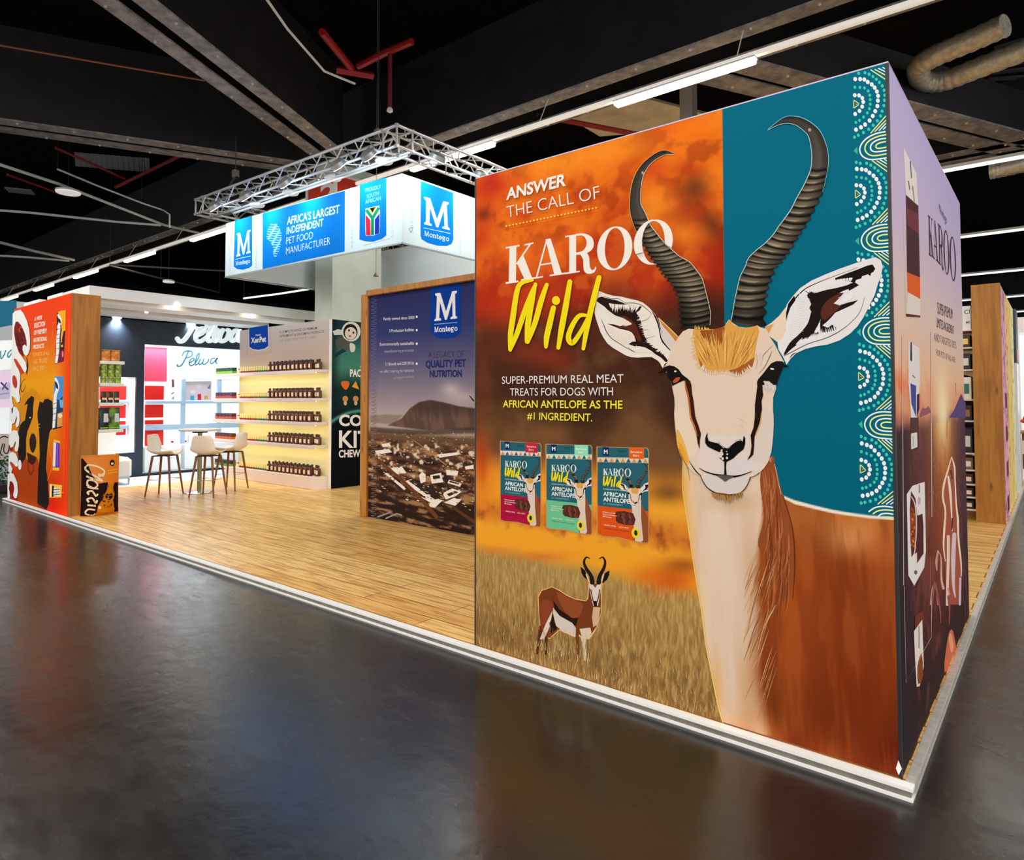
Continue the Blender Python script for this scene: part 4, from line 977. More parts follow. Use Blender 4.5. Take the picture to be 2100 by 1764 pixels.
# three printed treat pouches
def pouch(quad, tagc, low, pat, name):
    a = Art(1, 0, -1, .0009)
    TL, TR, BR, BL = [np.array(zPo(q)) for q in quad]
    def m_(p):
        s_, t = p; return (1-s_)*(1-t)*TL+s_*(1-t)*TR+s_*t*BR+(1-s_)*t*BL
    a.T = m_
    TEAL = (38, 98, 112)
    a.poly([(-.02, -.008), (.5, -.006), (.98, -.008), (1.015, .02), (1.015, .985), (.98, 1.012), (.7, 1.012), (.4, 1.0), (.1, 1.012), (-.02, 1.0)], (206, 146, 84))
    body_ = [(0, 0), (.97, 0), (1, .03), (1, .98), (.97, 1.0), (.7, 1.0), (.4, .985), (.1, 1.0), (0, .985)]
    a.poly(body_, TEAL)
    a.poly([(0, .665), (1, .665), (1, .98), (.97, 1.0), (.7, 1.0), (.4, .985), (.1, 1.0), (0, .985)], low)
    a.poly([(0, .115), (1, .10), (1, .155), (0, .17)], pat)
    for k in range(9):
        x = k/9.0
        a.poly([(x+.01, .168-.015*x), (x+.055, .12-.015*x), (x+.10, .166-.015*x)], TEAL if k % 2 else (206, 150, 90))
    a.poly([(.10, -.002), (.225, -.002), (.225, .095), (.10, .095)], (14, 40, 96)); a.text('M', (.125, .072), (.2, .072), (.125, .028), (240, 240, 240), .03)
    a.poly([(.62, -.004), (.92, -.004), (.92, .115), (.62, .115)], tagc); a.text('BLOOD BAR' if 0 else 'Sensitive', (.65, .052), (.88, .052), (.65, .03), (250, 250, 240), 0); a.text('Bars', (.7, .09), (.82, .09), (.7, .068), (250, 250, 240), 0)
    a.poly([(.40, .03), (.57, .03), (.57, .05), (.40, .05)], (30, 84, 84))
    karoo(a, (.11, .315), (.66, .315), (.11, .24), (.66, .24), (240, 240, 236))
    # antelope, scaled from the big one
    T0 = a.T
    def mini(p):
        return T0((.415+(p[0]-1216)/592*.70, .155+(p[1]-232)/860*.54))
    clip = a.mb; a.mb = MB()
    a.poly([(.73, .60), (.88, .60), (1, .74), (1, .98), (.97, 1.0), (.72, 1.0)], (150, 78, 40))
    a.poly([(.66, .55), (.86, .55), (.86, .75), (.90, .98), (.86, 1.0), (.74, 1.0)], (226, 204, 186))
    a.T = mini; antelope(a, False); a.T = T0
    mb = a.mb; a.mb = clip
    # keep only what lies on the pouch
    lim = at(*m_((1.0, .5)), 1, 0)[0]
    vs = [(min(v[0], lim), v[1], v[2]) for v in mb.v]
    n = len(a.mb.v); a.mb.v += vs; a.mb.f += [tuple(n+i for i in f) for f in mb.f]; a.mb.c += mb.c
    for pts, wd in (([(.13, .33), (.12, .40), (.14, .43), (.19, .36), (.195, .33)], 3), ([(.195, .33), (.195, .43), (.26, .33)], 3), ([(.29, .36), (.275, .43)], 3), ([(.35, .32), (.325, .43)], 3), ([(.43, .37), (.38, .41), (.40, .43), (.44, .38)], 3), ([(.47, .32), (.43, .435)], 3)):
        L_ = [m_(p) for p in pts]; a.T = lambda p: p; a.stroke(L_, 3.0, YEL, 3); a.T = m_
    a.text('SUPER-PREMIUM TREATS', (.11, .475), (.56, .475), (.11, .462), (230, 236, 236), 0)
    a.text('AFRICAN', (.11, .545), (.56, .545), (.11, .50), (245, 245, 240), .02)
    a.text('ANTELOPE', (.11, .605), (.63, .605), (.11, .56), (245, 245, 240), .02)
    a.text('#1 INGREDIENT', (.11, .64), (.5, .64), (.11, .624), (150, 190, 200), 0)
    a.poly([(.37, .705), (.70, .705), (.72, .83), (.40, .83), (.36, .78)], (86, 44, 34), 2)
    rr = random.Random(2)
    for k in range(16): a.ell(rr.uniform(.41, .66), rr.uniform(.72, .815), .035, .016, rr.choice([(112, 58, 44), (70, 34, 28), (130, 72, 52)]), rr.uniform(0, 3), 8)
    for k, t in enumerate(('Natural', 'Goodness', 'Bites')): a.text(t, (.10, .735+.025*k), (.10+.05*len(t)*.7, .735+.025*k), (.10, .722+.025*k), (248, 236, 214), .01)
    a.text('GRAIN FREE', (.12, .88), (.36, .88), (.12, .865), (250, 232, 200), .0); a.text('HIGH MEAT', (.42, .88), (.62, .88), (.42, .865), (250, 232, 200), .0)
    a.text('FOR DOGS OF ALL AGES', (.12, .915), (.62, .915), (.12, .903), (60, 30, 30), 0)
    a.ell(.755, .915, .085, .058, (240, 214, 50)); a.ell(.755, .912, .035, .03, (40, 44, 24))
    return a.build(name, aw)
pouch([(125, 768), (507, 790), (503, 1580), (125, 1520)], (206, 34, 60), (178, 18, 62), (240, 214, 214), 'pouch_print')['label'] = 'printed treat pouch with a crimson lower part'
pouch([(560, 797), (992, 808), (990, 1655), (565, 1590)], (150, 224, 190), (110, 196, 146), (206, 226, 206), 'pouch_print')['label'] = 'printed treat pouch with a mint green lower part'
pouch([(1047, 822), (1530, 835), (1530, 1735), (1050, 1660)], (236, 96, 24), (226, 84, 20), (226, 206, 176), 'pouch_print')['label'] = 'printed treat pouch with an orange lower part'

# small standing antelope in the grass
S = Art(1, 0, -1, .0008); S.T = zS
S.poly([(548, 480), (575, 425), (660, 395), (725, 425), (785, 465), (850, 495), (930, 505), (940, 480), (945, 400), (950, 365), (1060, 365), (1052, 440), (1050, 600), (1015, 712), (1000, 745), (955, 810), (905, 812), (866, 780), (850, 800), (720, 740), (640, 808), (600, 790), (572, 745), (556, 620)], (246, 196, 120))
S.stroke([(575, 720), (560, 800), (545, 920)], [40, 24, 18], (90, 44, 24)); S.stroke([(615, 790), (612, 860), (612, 925)], [30, 20, 16], (80, 44, 24)); S.stroke([(852, 740), (862, 840), (866, 920)], [36, 24, 16], (116, 66, 34)); S.stroke([(908, 790), (915, 870), (920, 970)], [44, 28, 18], (222, 200, 172))
S.poly([(555, 480), (580, 430), (660, 400), (720, 430), (780, 470), (850, 500), (930, 510), (945, 490), (952, 400), (960, 370), (1050, 370), (1045, 440), (1045, 600), (1010, 710), (990, 740), (950, 800), (910, 800), (870, 770), (845, 790), (720, 730), (640, 800), (600, 780), (575, 740), (560, 620)], (122, 58, 30))
S.poly([(700, 440), (800, 490), (900, 530), (880, 620), (820, 640), (740, 560)], (150, 76, 40), 3)
S.poly([(570, 520), (640, 500), (660, 580), (610, 680), (575, 690)], (140, 66, 36), 3)
S.poly([(666, 500), (720, 575), (820, 645), (866, 640), (850, 705), (760, 665), (690, 605)], (42, 22, 16))
S.poly([(668, 560), (720, 625), (820, 682), (848, 722), (846, 792), (740, 742), (690, 702), (668, 640)], (218, 204, 190))
S.poly([(664, 585), (610, 690), (565, 810), (598, 810), (645, 705)], (230, 214, 196)); S.poly([(670, 610), (640, 690), (650, 760), (700, 730), (680, 660)], (40, 22, 18))
S.poly([(985, 555), (1042, 560), (1022, 690), (985, 715), (975, 640)], (216, 180, 140)); S.poly([(876, 728), (962, 718), (972, 760), (950, 806), (900, 806)], (224, 204, 176))
S.poly([(950, 372), (1046, 372), (1042, 440), (1022, 545), (985, 548), (968, 480)], (228, 212, 198))
S.poly([(982, 508), (1018, 508), (1012, 552), (990, 552)], BL if False else (34, 22, 18)); S.stroke([(966, 420), (975, 470), (984, 510)], 9, (96, 46, 26)); S.stroke([(1034, 420), (1028, 470), (1018, 510)], 9, (96, 46, 26)); S.poly([(975, 372), (1022, 372), (1000, 405)], (130, 66, 36))
S.poly([(884, 238), (922, 270), (942, 345), (912, 322), (893, 290)], (30, 20, 18)); S.poly([(1112, 268), (1075, 290), (1055, 372), (1092, 342), (1110, 302)], (30, 20, 18))
S.stroke([(930, 300), (950, 350), (966, 376)], 10, (236, 206, 160)); S.stroke([(1064, 300), (1050, 350), (1040, 376)], 10, (236, 206, 160))
S.stroke([(976, 362), (968, 312), (928, 250), (912, 200), (930, 165), (956, 174)], [38, 30, 24, 18, 12, 6], (38, 24, 18), 5); S.stroke([(1028, 362), (1036, 312), (1068, 250), (1078, 200), (1060, 165), (1032, 176)], [38, 30, 24, 18, 12, 6], (38, 24, 18), 5)
rr = random.Random(6)
for k in range(420):
    x = rr.uniform(70, 1980); yb = 870+(x-60)*.318; y = yb-rr.uniform(0, 1)**1.6*330-12
    if x > 1760+(y-700)*.3: continue
    ln = rr.uniform(24, 74); dx = rr.uniform(-14, 14)
    S.stroke([(x, y), (x+dx*.3, y-ln*.5), (x+dx, y-ln)], [3.4, 2.6, .6], rr.choice([(220, 186, 122), (206, 168, 100), (150, 112, 62), (128, 88, 44), (232, 202, 146)]), 1, False)
for k in range(60):
    x = rr.uniform(500, 980); y = 860+(x-500)*.24+rr.uniform(-20, 60); ln = rr.uniform(40, 90)
    S.stroke([(x, y), (x+rr.uniform(-14, 14), y-ln)], [4, 1], rr.choice([(220, 186, 122), (206, 168, 100), (150, 112, 62), (232, 202, 146)]), 0, False)
S.build('standing_antelope_print', aw)

# ------------------------------------------------------------------ side face of the same wall
R = Ras(0, 0, 1, .012, 2.698, PZ+.003, ZT-.001, .009)
H = (R.Zg-PZ)/3.0; V = R.A/2.7
n1 = fbm(R.A*2.5, R.Zg*2.5, 3); n2 = fbm(R.A*9, R.Zg*7, 8); n3 = fbm(R.A*4+R.Zg*9, R.Zg*5-R.A*3, 12)
R.vgrad([(0, (44, 30, 30)), (.2, (62, 34, 34)), (.36, (84, 44, 38)), (.47, (96, 56, 56)), (.5, (224, 150, 110)), (.56, (236, 186, 150)), (.66, (226, 198, 186)), (.8, (206, 186, 214)), (1, (194, 180, 226))], H+.04*(n1-.5))
hz = np.clip((.485-H)/.012, 0, 1)
R.mix(np.clip(1-np.abs(H-.54)/.06, 0, 1)*np.clip(.5-V, 0, .5)*2*np.clip((n3-.4)*3, 0, .9), (236, 100, 50))
R.mix(hz*np.exp(-((V-.56)/.18)**2)*np.clip(1-(.485-H)/.34, 0, 1)*.95, (236, 150, 50))
R.mix(np.exp(-((V-.56)/.12)**2-((H-.5)/.08)**2)*.95, (255, 236, 190))
R.mix(hz*np.exp(-((V-.5)/.3)**2-((H-.25)/.14)**2)*.6, (150, 64, 44))
R.mix(np.clip((n2-.55)*3, 0, .4)*hz, (150, 84, 70)); R.mix(np.clip((V-.82)*5, 0, .8)*hz*np.clip((H-.05)*4, 0, 1), (66, 44, 62))
R.mix(np.clip((.2-V)*5, 0, .8)*hz, (46, 34, 40))
R.build('printed_side_background', aw)
zV, zW = Z(1740, 120, 2.939), Z(1830, 880, 4.9)
B = Art(0, 0, 1, .0008)
B.T = Z(1800, 640, 3.834)
B.poly([(330, 800), (350, 750), (372, 760), (400, 740), (420, 790), (330, 830)], (150, 90, 100)); B.poly([(560, 830), (600, 770), (655, 640), (690, 720), (690, 830)], (92, 66, 120)); B.stroke([(612, 560), (614, 660)], [6, 10, 3], (214, 110, 110))
B.T = zV
def bagp(q, c): B.poly(q, c)
bagp([(330, 535), (408, 690), (420, 890), (345, 822)], (236, 226, 222)); bagp([(345, 822), (420, 888), (430, 1320), (352, 1290)], (74, 34, 44)); bagp([(352, 900), (420, 940), (424, 1060), (350, 1000)], (116, 50, 56)); bagp([(352, 1288), (430, 1322), (432, 1452), (356, 1408)], (226, 96, 30)); bagp([(356, 1408), (432, 1450), (432, 1562), (346, 1550)], (230, 216, 206)); bagp([(346, 1538), (432, 1550), (432, 1562), (346, 1556)], (92, 34, 26))
B.stroke([(372, 620), (378, 720)], [5, 5], (60, 50, 110), 0); B.stroke([(360, 740), (368, 790)], 6, (120, 96, 90), 0); B.stroke([(385, 770), (396, 860)], 6, (140, 116, 110), 0); B.stroke([(330, 930), (345, 1540)], [3, 3], (236, 206, 200), 0)
karoo(B, (484, 1182), (650, 1362), (478, 935), (646, 1145), (74, 48, 60))
B.text('Montego', (545, 920), (592, 1000), (545, 870), (110, 84, 110), 0)
B.text('SUPER-PREMIUM', (536, 1538), (628, 1572), (534, 1468), (80, 64, 66), 0); B.text('LIMITED-INGREDIENT', (530, 1618), (636, 1664), (528, 1560), (80, 64, 66), 0); B.text('AND TARGETED DIETS', (516, 1702), (650, 1750), (514, 1652), (120, 100, 98), -.01)
B.T = Z(1800, 640, 3.834)
B.text('FOR PETS OF ALL AGES', (460, 342), (610, 398), (460, 292), (130, 106, 102), -.01)
B.poly([(238, 225), (326, 285), (330, 560), (305, 830), (260, 832), (240, 560)], (232, 222, 222)); B.poly([(256, 236), (266, 240), (268, 390), (254, 380)], (26, 26, 34)); B.poly([(255, 560), (300, 580), (300, 830), (262, 720)], (70, 74, 150)); B.poly([(306, 650), (326, 640), (326, 760), (304, 830)], (52, 30, 60)); B.poly([(255, 830), (318, 830), (325, 1070), (300, 1090), (256, 1080)], (84, 50, 44)); B.poly([(262, 955), (306, 945), (308, 1050), (262, 1072)], (224, 214, 208)); B.stroke([(272, 500), (290, 515)], 10, (150, 120, 110), 0); B.stroke([(270, 960), (272, 1060)], 5, (120, 104, 96), 0)
B.T = zW
B.poly([(142, 655), (200, 570), (322, 530), (330, 900), (335, 1220), (318, 1390), (218, 1575), (158, 1470)], (236, 226, 224)); B.poly([(185, 620), (230, 700), (245, 840), (250, 870), (300, 850), (310, 960), (312, 1250), (240, 1360), (220, 1240), (190, 1290), (178, 1100), (172, 800)], (84, 36, 28)); B.stroke([(190, 680), (225, 760), (238, 900), (236, 1080), (222, 1230), (205, 1280)], [8, 12, 10, 8], (238, 220, 214)); B.poly([(190, 780), (222, 860), (226, 1100), (206, 1200), (180, 1080), (178, 860)], (150, 66, 32), 2)
rr = random.Random(3)
for k in range(24): B.ell(rr.uniform(185, 224), rr.uniform(820, 1180), 7, 13, rr.choice([(196, 96, 40), (96, 36, 24), (220, 130, 60)]), n=8)
B.poly([(214, 1260), (244, 1240), (246, 1350), (220, 1380)], (230, 222, 214)); B.ell(232, 1440, 16, 22, (90, 104, 60)); B.stroke([(268, 560), (268, 640)], 8, (70, 50, 60), 0); B.ell(268, 720, 16, 40, (200, 180, 178))
B.poly([(184, 50), (246, 36), (250, 180), (186, 206)], (226, 218, 212)); B.stroke([(204, 70), (206, 180)], 5, (130, 110, 104), 0)
# pale dog with a long coat and its companions at the foot
B.poly([(592, 270), (628, 370), (632, 700), (655, 800), (670, 1100), (695, 1400), (690, 1764), (540, 1764), (530, 1400), (515, 1180), (525, 800), (500, 680), (520, 540), (560, 400)], (170, 86, 60))
for p, w_, c in (([(592, 280), (560, 400), (515, 560), (505, 690), (530, 820), (520, 1000), (512, 1180), (530, 1330)], [6, 16, 22, 20, 18, 22, 16, 6], (250, 222, 190)), ([(592, 280), (622, 380), (628, 520), (640, 760), (655, 900), (662, 1100), (688, 1340), (690, 1480)], [6, 16, 12, 14, 20, 18, 14, 8], (250, 232, 214)),
                 ([(560, 480), (580, 640), (590, 800), (600, 1020)], [20, 26, 16, 8], (246, 226, 206)), ([(560, 1080), (560, 1300), (552, 1560), (548, 1764)], [30, 30, 26, 26], (240, 214, 200)), ([(620, 1060), (610, 1300), (612, 1560), (630, 1690)], [40, 44, 30, 10], (222, 200, 206)), ([(600, 900), (596, 1010)], [16, 10], (52, 30, 30)), ([(585, 420), (600, 500)], [20, 14], (92, 52, 40)), ([(680, 1500), (676, 1764)], [20, 20], (214, 200, 226)),
                 ([(455, 1225), (440, 1330), (445, 1420)], [16, 26, 10], (206, 150, 132)), ([(455, 1225), (485, 1290), (490, 1500), (510, 1600)], [8, 10, 20, 26], (226, 176, 160)), ([(420, 1545), (395, 1620), (378, 1764)], [20, 12, 10], (222, 160, 140)), ([(420, 1545), (440, 1640), (455, 1764)], [20, 16, 16], (206, 130, 116)), ([(556, 1600), (570, 1660)], [14, 16], (220, 150, 140))):
    B.stroke(p, w_, c)
for k in range(90):
    x = rr.uniform(630, 740); y = rr.uniform(380, 1000); B.stroke([(x, y), (x+rr.uniform(-10, 18), y+rr.uniform(10, 40))], [1, 5, 1], rr.choice([(150, 96, 110), (120, 70, 90), (176, 120, 126)]), 0)
for k in range(60):
    x = rr.uniform(380, 520); y = rr.uniform(250, 900); B.stroke([(x, y), (x+rr.uniform(-14, 14), y+rr.uniform(20, 70))], [1, 4, 1], rr.choice([(250, 190, 90), (206, 110, 70), (240, 160, 80), (160, 60, 50)]), 0)
B.T = Z(1800, 1060, 2.94)
B.poly([(222, 600), (270, 560), (275, 620), (262, 780), (218, 860)], (120, 54, 36)); B.poly([(215, 690), (265, 620), (275, 900), (250, 1020), (232, 1025), (222, 860)], (232, 222, 214)); B.poly([(236, 900), (262, 820), (270, 960), (240, 1010)], (140, 74, 36), 2); B.stroke([(245, 660), (246, 790)], 7, (160, 140, 130), 0)
B.poly([(400, 940), (408, 800), (430, 690), (452, 690), (470, 790), (470, 850)], (206, 110, 74), 2); B.poly([(425, 730), (440, 700), (455, 780), (440, 820)], (236, 160, 126), 2)
for p in ([(425, 480), (430, 560), (428, 650)], [(340, 400), (330, 480), (320, 620)], [(345, 410), (370, 540), (376, 640)]): B.stroke(p, [16, 10, 5], (150, 84, 78))
B.stroke([(158, 420), (160, 640), (168, 1000), (320, 725), (322, 440)], 2.2, (206, 186, 190), 0)
B.stroke([(312, 240), (312, 430)], 2, (186, 130, 130), 0)
B.T = lambda p: p
for a_, b_ in (((1849, 690), (1852, 1200)), ((1908, 680), (1910, 1060))): B.stroke([a_, b_], 1.0, (236, 220, 214), 0)
B.build('side_picture_print', aw)
# ------------------------------------------------------------------ orange display wall with the oak end board
WH = (246, 246, 244)
def xy(px, py, ax, v): return at(px, py, ax, v)
cw = thing('display_wall', (-11, .17, .05), 'orange display wall with tall white lettering, a dog face and an oak end board', 'display wall')
MB().box(-12.3, -9.80, .004, .33, PZ, ZT).build('wall_body', mat('panel_core', (232, 230, 226), .6), cw)
MB().rbox(-9.80, -9.735, .002, .352, PZ, ZT, .004).build('end_board', BOARD, cw)
MB().box(-12.3, -12.29, 0, .33, PZ, ZT).build('edge_strip', WHITE, cw)
R = Ras(1, 0, -1, -12.3, -9.742, PZ+.002, ZT-.001, .0125)
H = (R.Zg-PZ)/3; V = (R.A+12.3)/2.56
n1 = fbm(R.A*3, R.Zg*3, 5); hs = fbm(R.A*22, R.Zg*3, 9)
R.vgrad([(0, (232, 28, 0)), (.15, (222, 62, 0)), (.35, (232, 132, 0)), (.6, (244, 166, 0)), (.75, (238, 120, 8)), (.86, (240, 72, 4)), (1, (246, 62, 0))], H)
R.mix(np.clip((V-.78)*5, 0, 1), (250, 66, 0)); R.mix(np.clip((.25-H)*3, 0, .8)*np.clip((.75-V)*4, 0, 1), (190, 50, 6))
R.mix(np.clip((.12-H)*7, 0, .7)*np.clip((.7-V)*6, 0, 1), (140, 20, 8)); R.mix(np.clip((hs-.5)*2, 0, .2)*np.clip((.6-H)*6, 0, 1)*np.clip((.7-V)*8, 0, 1), (150, 60, 0))
R.build('printed_background', cw)
zC1, zC2 = Z(10, 600, 7.35), Z(10, 820, 7.05)
A = Art(1, 0, -1, .0006)
AMB = (240, 160, 8); DK = (30, 20, 14)
lp_ = [zC1(p) for p in ((290, 1700), (350, 1600), (370, 1590), (400, 1556), (440, 1580), (445, 1764))]+[zC2(p) for p in ((425, 120), (402, 260), (350, 400), (312, 490), (318, 600), (305, 720), (290, 860), (250, 900), (200, 760), (230, 560), (290, 300), (330, 60))]
A.poly([zC1(p) for p in ((225, 1690), (300, 1480), (350, 1500), (400, 1440), (470, 1480), (560, 1600), (640, 1560), (722, 1600), (715, 1764))]+[zC2(p) for p in ((640, 420), (610, 800), (600, 1500), (400, 1500), (200, 1400), (190, 900), (200, 300))], (222, 142, 14))
A.poly([zC2(p) for p in ((205, 400), (320, 470), (310, 860), (480, 860), (490, 1300), (460, 1560), (190, 1440), (180, 900))], (176, 66, 8), 3)
A.poly([zC2(p) for p in ((200, 440), (290, 300), (330, 420), (300, 620), (310, 800), (270, 880), (230, 960), (200, 900))], (30, 26, 22), 3)
A.poly(lp_, DK)
rp_ = [zC1(p) for p in ((508, 1690), (530, 1640), (572, 1664), (600, 1610), (650, 1600), (716, 1640), (722, 1764))]+[zC2(p) for p in ((694, 60), (700, 400), (655, 450), (622, 620), (608, 800), (598, 1000), (624, 1180), (640, 1500), (600, 1590), (470, 1500), (484, 1000), (506, 800), (496, 560), (476, 350), (470, 150), (498, 20))]
A.poly(rp_, DK)
A.T = zC2
A.poly([(420, 20), (500, 20), (470, 200), (490, 400), (500, 600), (490, 720), (440, 880), (400, 800), (320, 740), (310, 560), (340, 450), (400, 300)], (226, 150, 18), 3)
A.poly([(360, 560), (390, 490), (430, 500), (455, 580), (450, 680), (410, 770), (370, 720), (356, 640)], (44, 30, 14), 3)
A.poly([(318, 760), (390, 795), (462, 832), (445, 900), (400, 945), (335, 900)], (60, 28, 12)); A.stroke([(332, 900), (345, 1020), (378, 1085), (415, 1000), (412, 940)], [10, 16, 18, 14, 6], (120, 34, 12)); A.stroke([(345, 1130), (340, 1250)], [4, 14, 3], (120, 34, 10))
A.ell(365, 258, 14, 10, (200, 196, 190)); A.ell(500, 352, 14, 8, (150, 160, 140)); A.ell(502, 402, 10, 8, (140, 140, 120))
A.stroke([(610, 1170), (640, 1100), (690, 900), (640, 700), (650, 480), (690, 430)], [3, 4, 3, 5, 6], (250, 186, 50))
A.T = zC1
A.stroke([(315, 1295), (262, 1350), (240, 1440), (262, 1500), (300, 1440), (312, 1380)], [6, 12, 14, 10, 5], (120, 62, 10)); A.stroke([(330, 980), (345, 1100), (330, 1240)], [10, 22, 8], (50, 34, 20))
# tall white script
SH = (70, 20, 24)
C_ = [(118, 320), (155, 278), (235, 258), (285, 320), (335, 430), (368, 560), (382, 720), (376, 860), (346, 940), (318, 957), (285, 920), (266, 860), (270, 806), (300, 783), (332, 815), (326, 720), (300, 610), (250, 500), (205, 440), (165, 440), (142, 520), (140, 620), (165, 770), (210, 900), (270, 985), (318, 1060), (330, 1150), (312, 1212), (285, 1190), (235, 1100), (180, 1010), (145, 995), (135, 1012), (165, 1090), (212, 1170), (234, 1250), (228, 1380), (212, 1500), (230, 1580), (222, 1650), (190, 1664), (150, 1590), (110, 1560), (108, 1640), (130, 1700), (120, 1790), (75, 1790), (84, 1400), (100, 1000), (112, 700)]
A.poly([(p[0]+10, p[1]+8) for p in C_], SH); A.poly([(180, 440), (240, 490), (290, 590), (326, 700), (334, 810), (300, 790), (272, 830), (290, 980), (230, 920), (165, 780), (140, 640), (144, 520)], (124, 22, 20))
rr = random.Random(1)
for k in range(26): A.ell(rr.uniform(170, 290), rr.uniform(500, 900), 16, 34, rr.choice([(150, 40, 22), (96, 14, 18), (196, 70, 30), (70, 20, 20)]), -.3, 8)
A.poly([(138, 1005), (165, 1010), (230, 1095), (300, 1205), (250, 1240), (205, 1150), (160, 1080)], (206, 66, 24))
A.poly(C_, WH); A.ell(150, 1345, 36, 100, (196, 60, 26), -.15)
A.T = zC2
for p in ([(84, 120), (120, 98), (170, 108), (210, 180), (216, 290), (200, 380), (172, 402), (154, 370), (176, 280), (170, 228), (142, 330), (110, 352), (84, 300), (74, 200)], [(62, 560), (80, 470), (130, 438), (180, 450), (206, 540), (202, 660), (186, 740), (160, 756), (140, 720), (160, 620), (152, 598), (120, 680), (85, 692), (62, 640)],
          [(58, 780), (110, 752), (160, 780), (190, 860), (186, 960), (160, 972), (130, 930), (86, 890), (76, 920), (112, 1000), (90, 1062), (52, 1040), (52, 900)], [(42, 1080), (80, 1048), (130, 1078), (180, 1200), (190, 1330), (172, 1420), (142, 1424), (120, 1380), (136, 1300), (130, 1230), (100, 1178), (72, 1180), (60, 1280), (78, 1400), (62, 1444), (40, 1420), (38, 1250)]):
    A.poly([(q[0]+9, q[1]+8) for q in p], SH); A.poly(p, WH)
A.ell(100, 1262, 34, 80, (150, 24, 26), -.1); A.ell(215, 940, 26, 74, WH); A.poly([(74, 0), (110, 0), (98, 110), (80, 230), (70, 480), (58, 700), (52, 1080), (60, 560)], WH); A.ell(86, 716, 36, 26, (170, 30, 24))
A.poly([(96, 130), (120, 100), (116, 180), (100, 200)], (40, 40, 50))
A.T = zC1
TW = (252, 240, 224)
for t, a_, b_, c_, col, bo in (('A WIDE', (445, 428), (560, 400), (447, 374), TW, .03), ('SELECTION', (442, 532), (606, 500), (444, 466), TW, .03), ('OF PREMIUM', (438, 640), (626, 606), (442, 576), TW, .03), ('NUTRITIONAL', (432, 748), (636, 722), (438, 690), TW, .03), ('PRODUCTS', (428, 852), (590, 830), (432, 794), TW, .03),
                               ('FOR PETS OF ALL', (426, 966), (672, 942), (430, 908), (252, 206, 120), -.005), ('AGES, TRUSTED', (425, 1076), (640, 1054), (428, 1012), (252, 206, 120), -.005), ('SINCE 2000', (422, 1184), (590, 1164), (426, 1118), (252, 206, 120), -.005)):
    A.text(t, a_, b_, c_, col, bo)
A.stroke([(725, 462), (780, 448)], 8, (250, 130, 50), 0); A.stroke([(880, 412), (968, 402), (962, 900)], 6, (250, 130, 50), 0); A.stroke([(725, 470), (705, 1000)], 6, (246, 130, 30), 0)
A.poly([(785, 310), (915, 265), (912, 560), (888, 1036), (758, 1082), (764, 900), (780, 600)], (66, 16, 44)); A.poly([(800, 290), (916, 262), (912, 570), (862, 596), (850, 480)], (250, 182, 22)); A.poly([(760, 900), (890, 860), (886, 1036), (758, 1080)], (120, 24, 60))
A.stroke([(806, 340), (838, 420), (806, 520)], [30, 44, 40], (248, 244, 244)); A.stroke([(818, 520), (800, 700), (798, 860), (776, 1050)], [44, 50, 46, 36], (248, 244, 244)); A.ell(826, 430, 16, 40, (60, 20, 30), -.3)
for y in (560, 640, 700, 770, 850, 950): A.stroke([(780, y), (822, y-12)], 7, (60, 26, 40), 0)
A.stroke([(868, 590), (852, 720), (862, 806)], [30, 16, 34], (246, 190, 60)); A.ell(858, 770, 12, 24, (40, 20, 14)); A.ell(872, 930, 14, 50, (240, 130, 110))
A.poly([(750, 1262), (886, 1268), (868, 1800), (722, 1800)], (70, 150, 226)); A.poly([(770, 1700), (868, 1560), (868, 1800), (722, 1800)], (20, 50, 80)); A.stroke([(766, 1300), (800, 1420), (760, 1560), (750, 1780)], [34, 46, 44, 44], (248, 246, 246)); A.ell(782, 1400, 18, 60, (30, 40, 70), -.3)
A.T = zC2
A.poly([(716, 0), (846, 0), (832, 390), (694, 432)], (30, 66, 100)); A.poly([(790, 0), (846, 0), (840, 120), (800, 110)], (110, 180, 236)); A.stroke([(730, 20), (722, 160), (706, 400)], [44, 44, 36], (248, 246, 246)); A.poly([(760, 200), (835, 176), (832, 384), (756, 398)], (226, 160, 80)); A.ell(800, 230, 32, 34, (250, 230, 190)); A.poly([(694, 412), (832, 382), (832, 396), (694, 434)], (24, 20, 40))
for y in (60, 130, 210, 300): A.stroke([(702, y), (745, y-14)], 7, (30, 40, 70), 0)
A.poly([(710, 572), (802, 600), (786, 1026), (690, 1020)], (250, 200, 40)); A.poly([(706, 606), (798, 630), (788, 984), (692, 976)], (112, 50, 180)); A.poly([(704, 612), (742, 622), (730, 970), (694, 966)], (240, 236, 240)); A.stroke([(762, 640), (756, 960)], 12, (170, 110, 220), 0)
A.poly([(646, 1214), (828, 1236), (816, 1412), (648, 1416)], (250, 206, 70)); A.poly([(656, 1224), (678, 1226), (670, 1400), (654, 1404)], (246, 240, 224)); A.poly([(682, 1240), (712, 1244), (702, 1404), (680, 1404)], (30, 22, 22)); A.poly([(706, 1282), (800, 1270), (800, 1390), (704, 1392)], (246, 236, 220))
for y in (1300, 1340, 1376): A.stroke([(708, y), (792, y-8)], 10, (66, 30, 66), 0)
A.stroke([(820, 1348), (846, 1346)], 6, (250, 190, 120), 0); A.stroke([(864, 60), (846, 1340)], 5, (252, 120, 40), 0)
A.T = lambda p: p
A.build('wall_picture_print', cw)
for px0, px1 in ((55, 86), (103, 133)):
    a_ = at(px0, 627, 1, .1); b_ = at(px1, 617, 1, .1)
    MB().rbox(a_[0], b_[0], .06, .16, ZT, ZT+.075, .006).build('top_box', WHITE, cw)  # plain white boxes along the top edge, nothing lit inside
sx0, sx1 = -10.9, -9.70
SH_Z = [at(245, y, 0, -9.7)[2] for y in (741, 786, 826, 880)]
for z in SH_Z:
    MB().rbox(-11.2, -9.70, .353, .66, z-.045, z, .004).build('shelf', WHITE, cw)

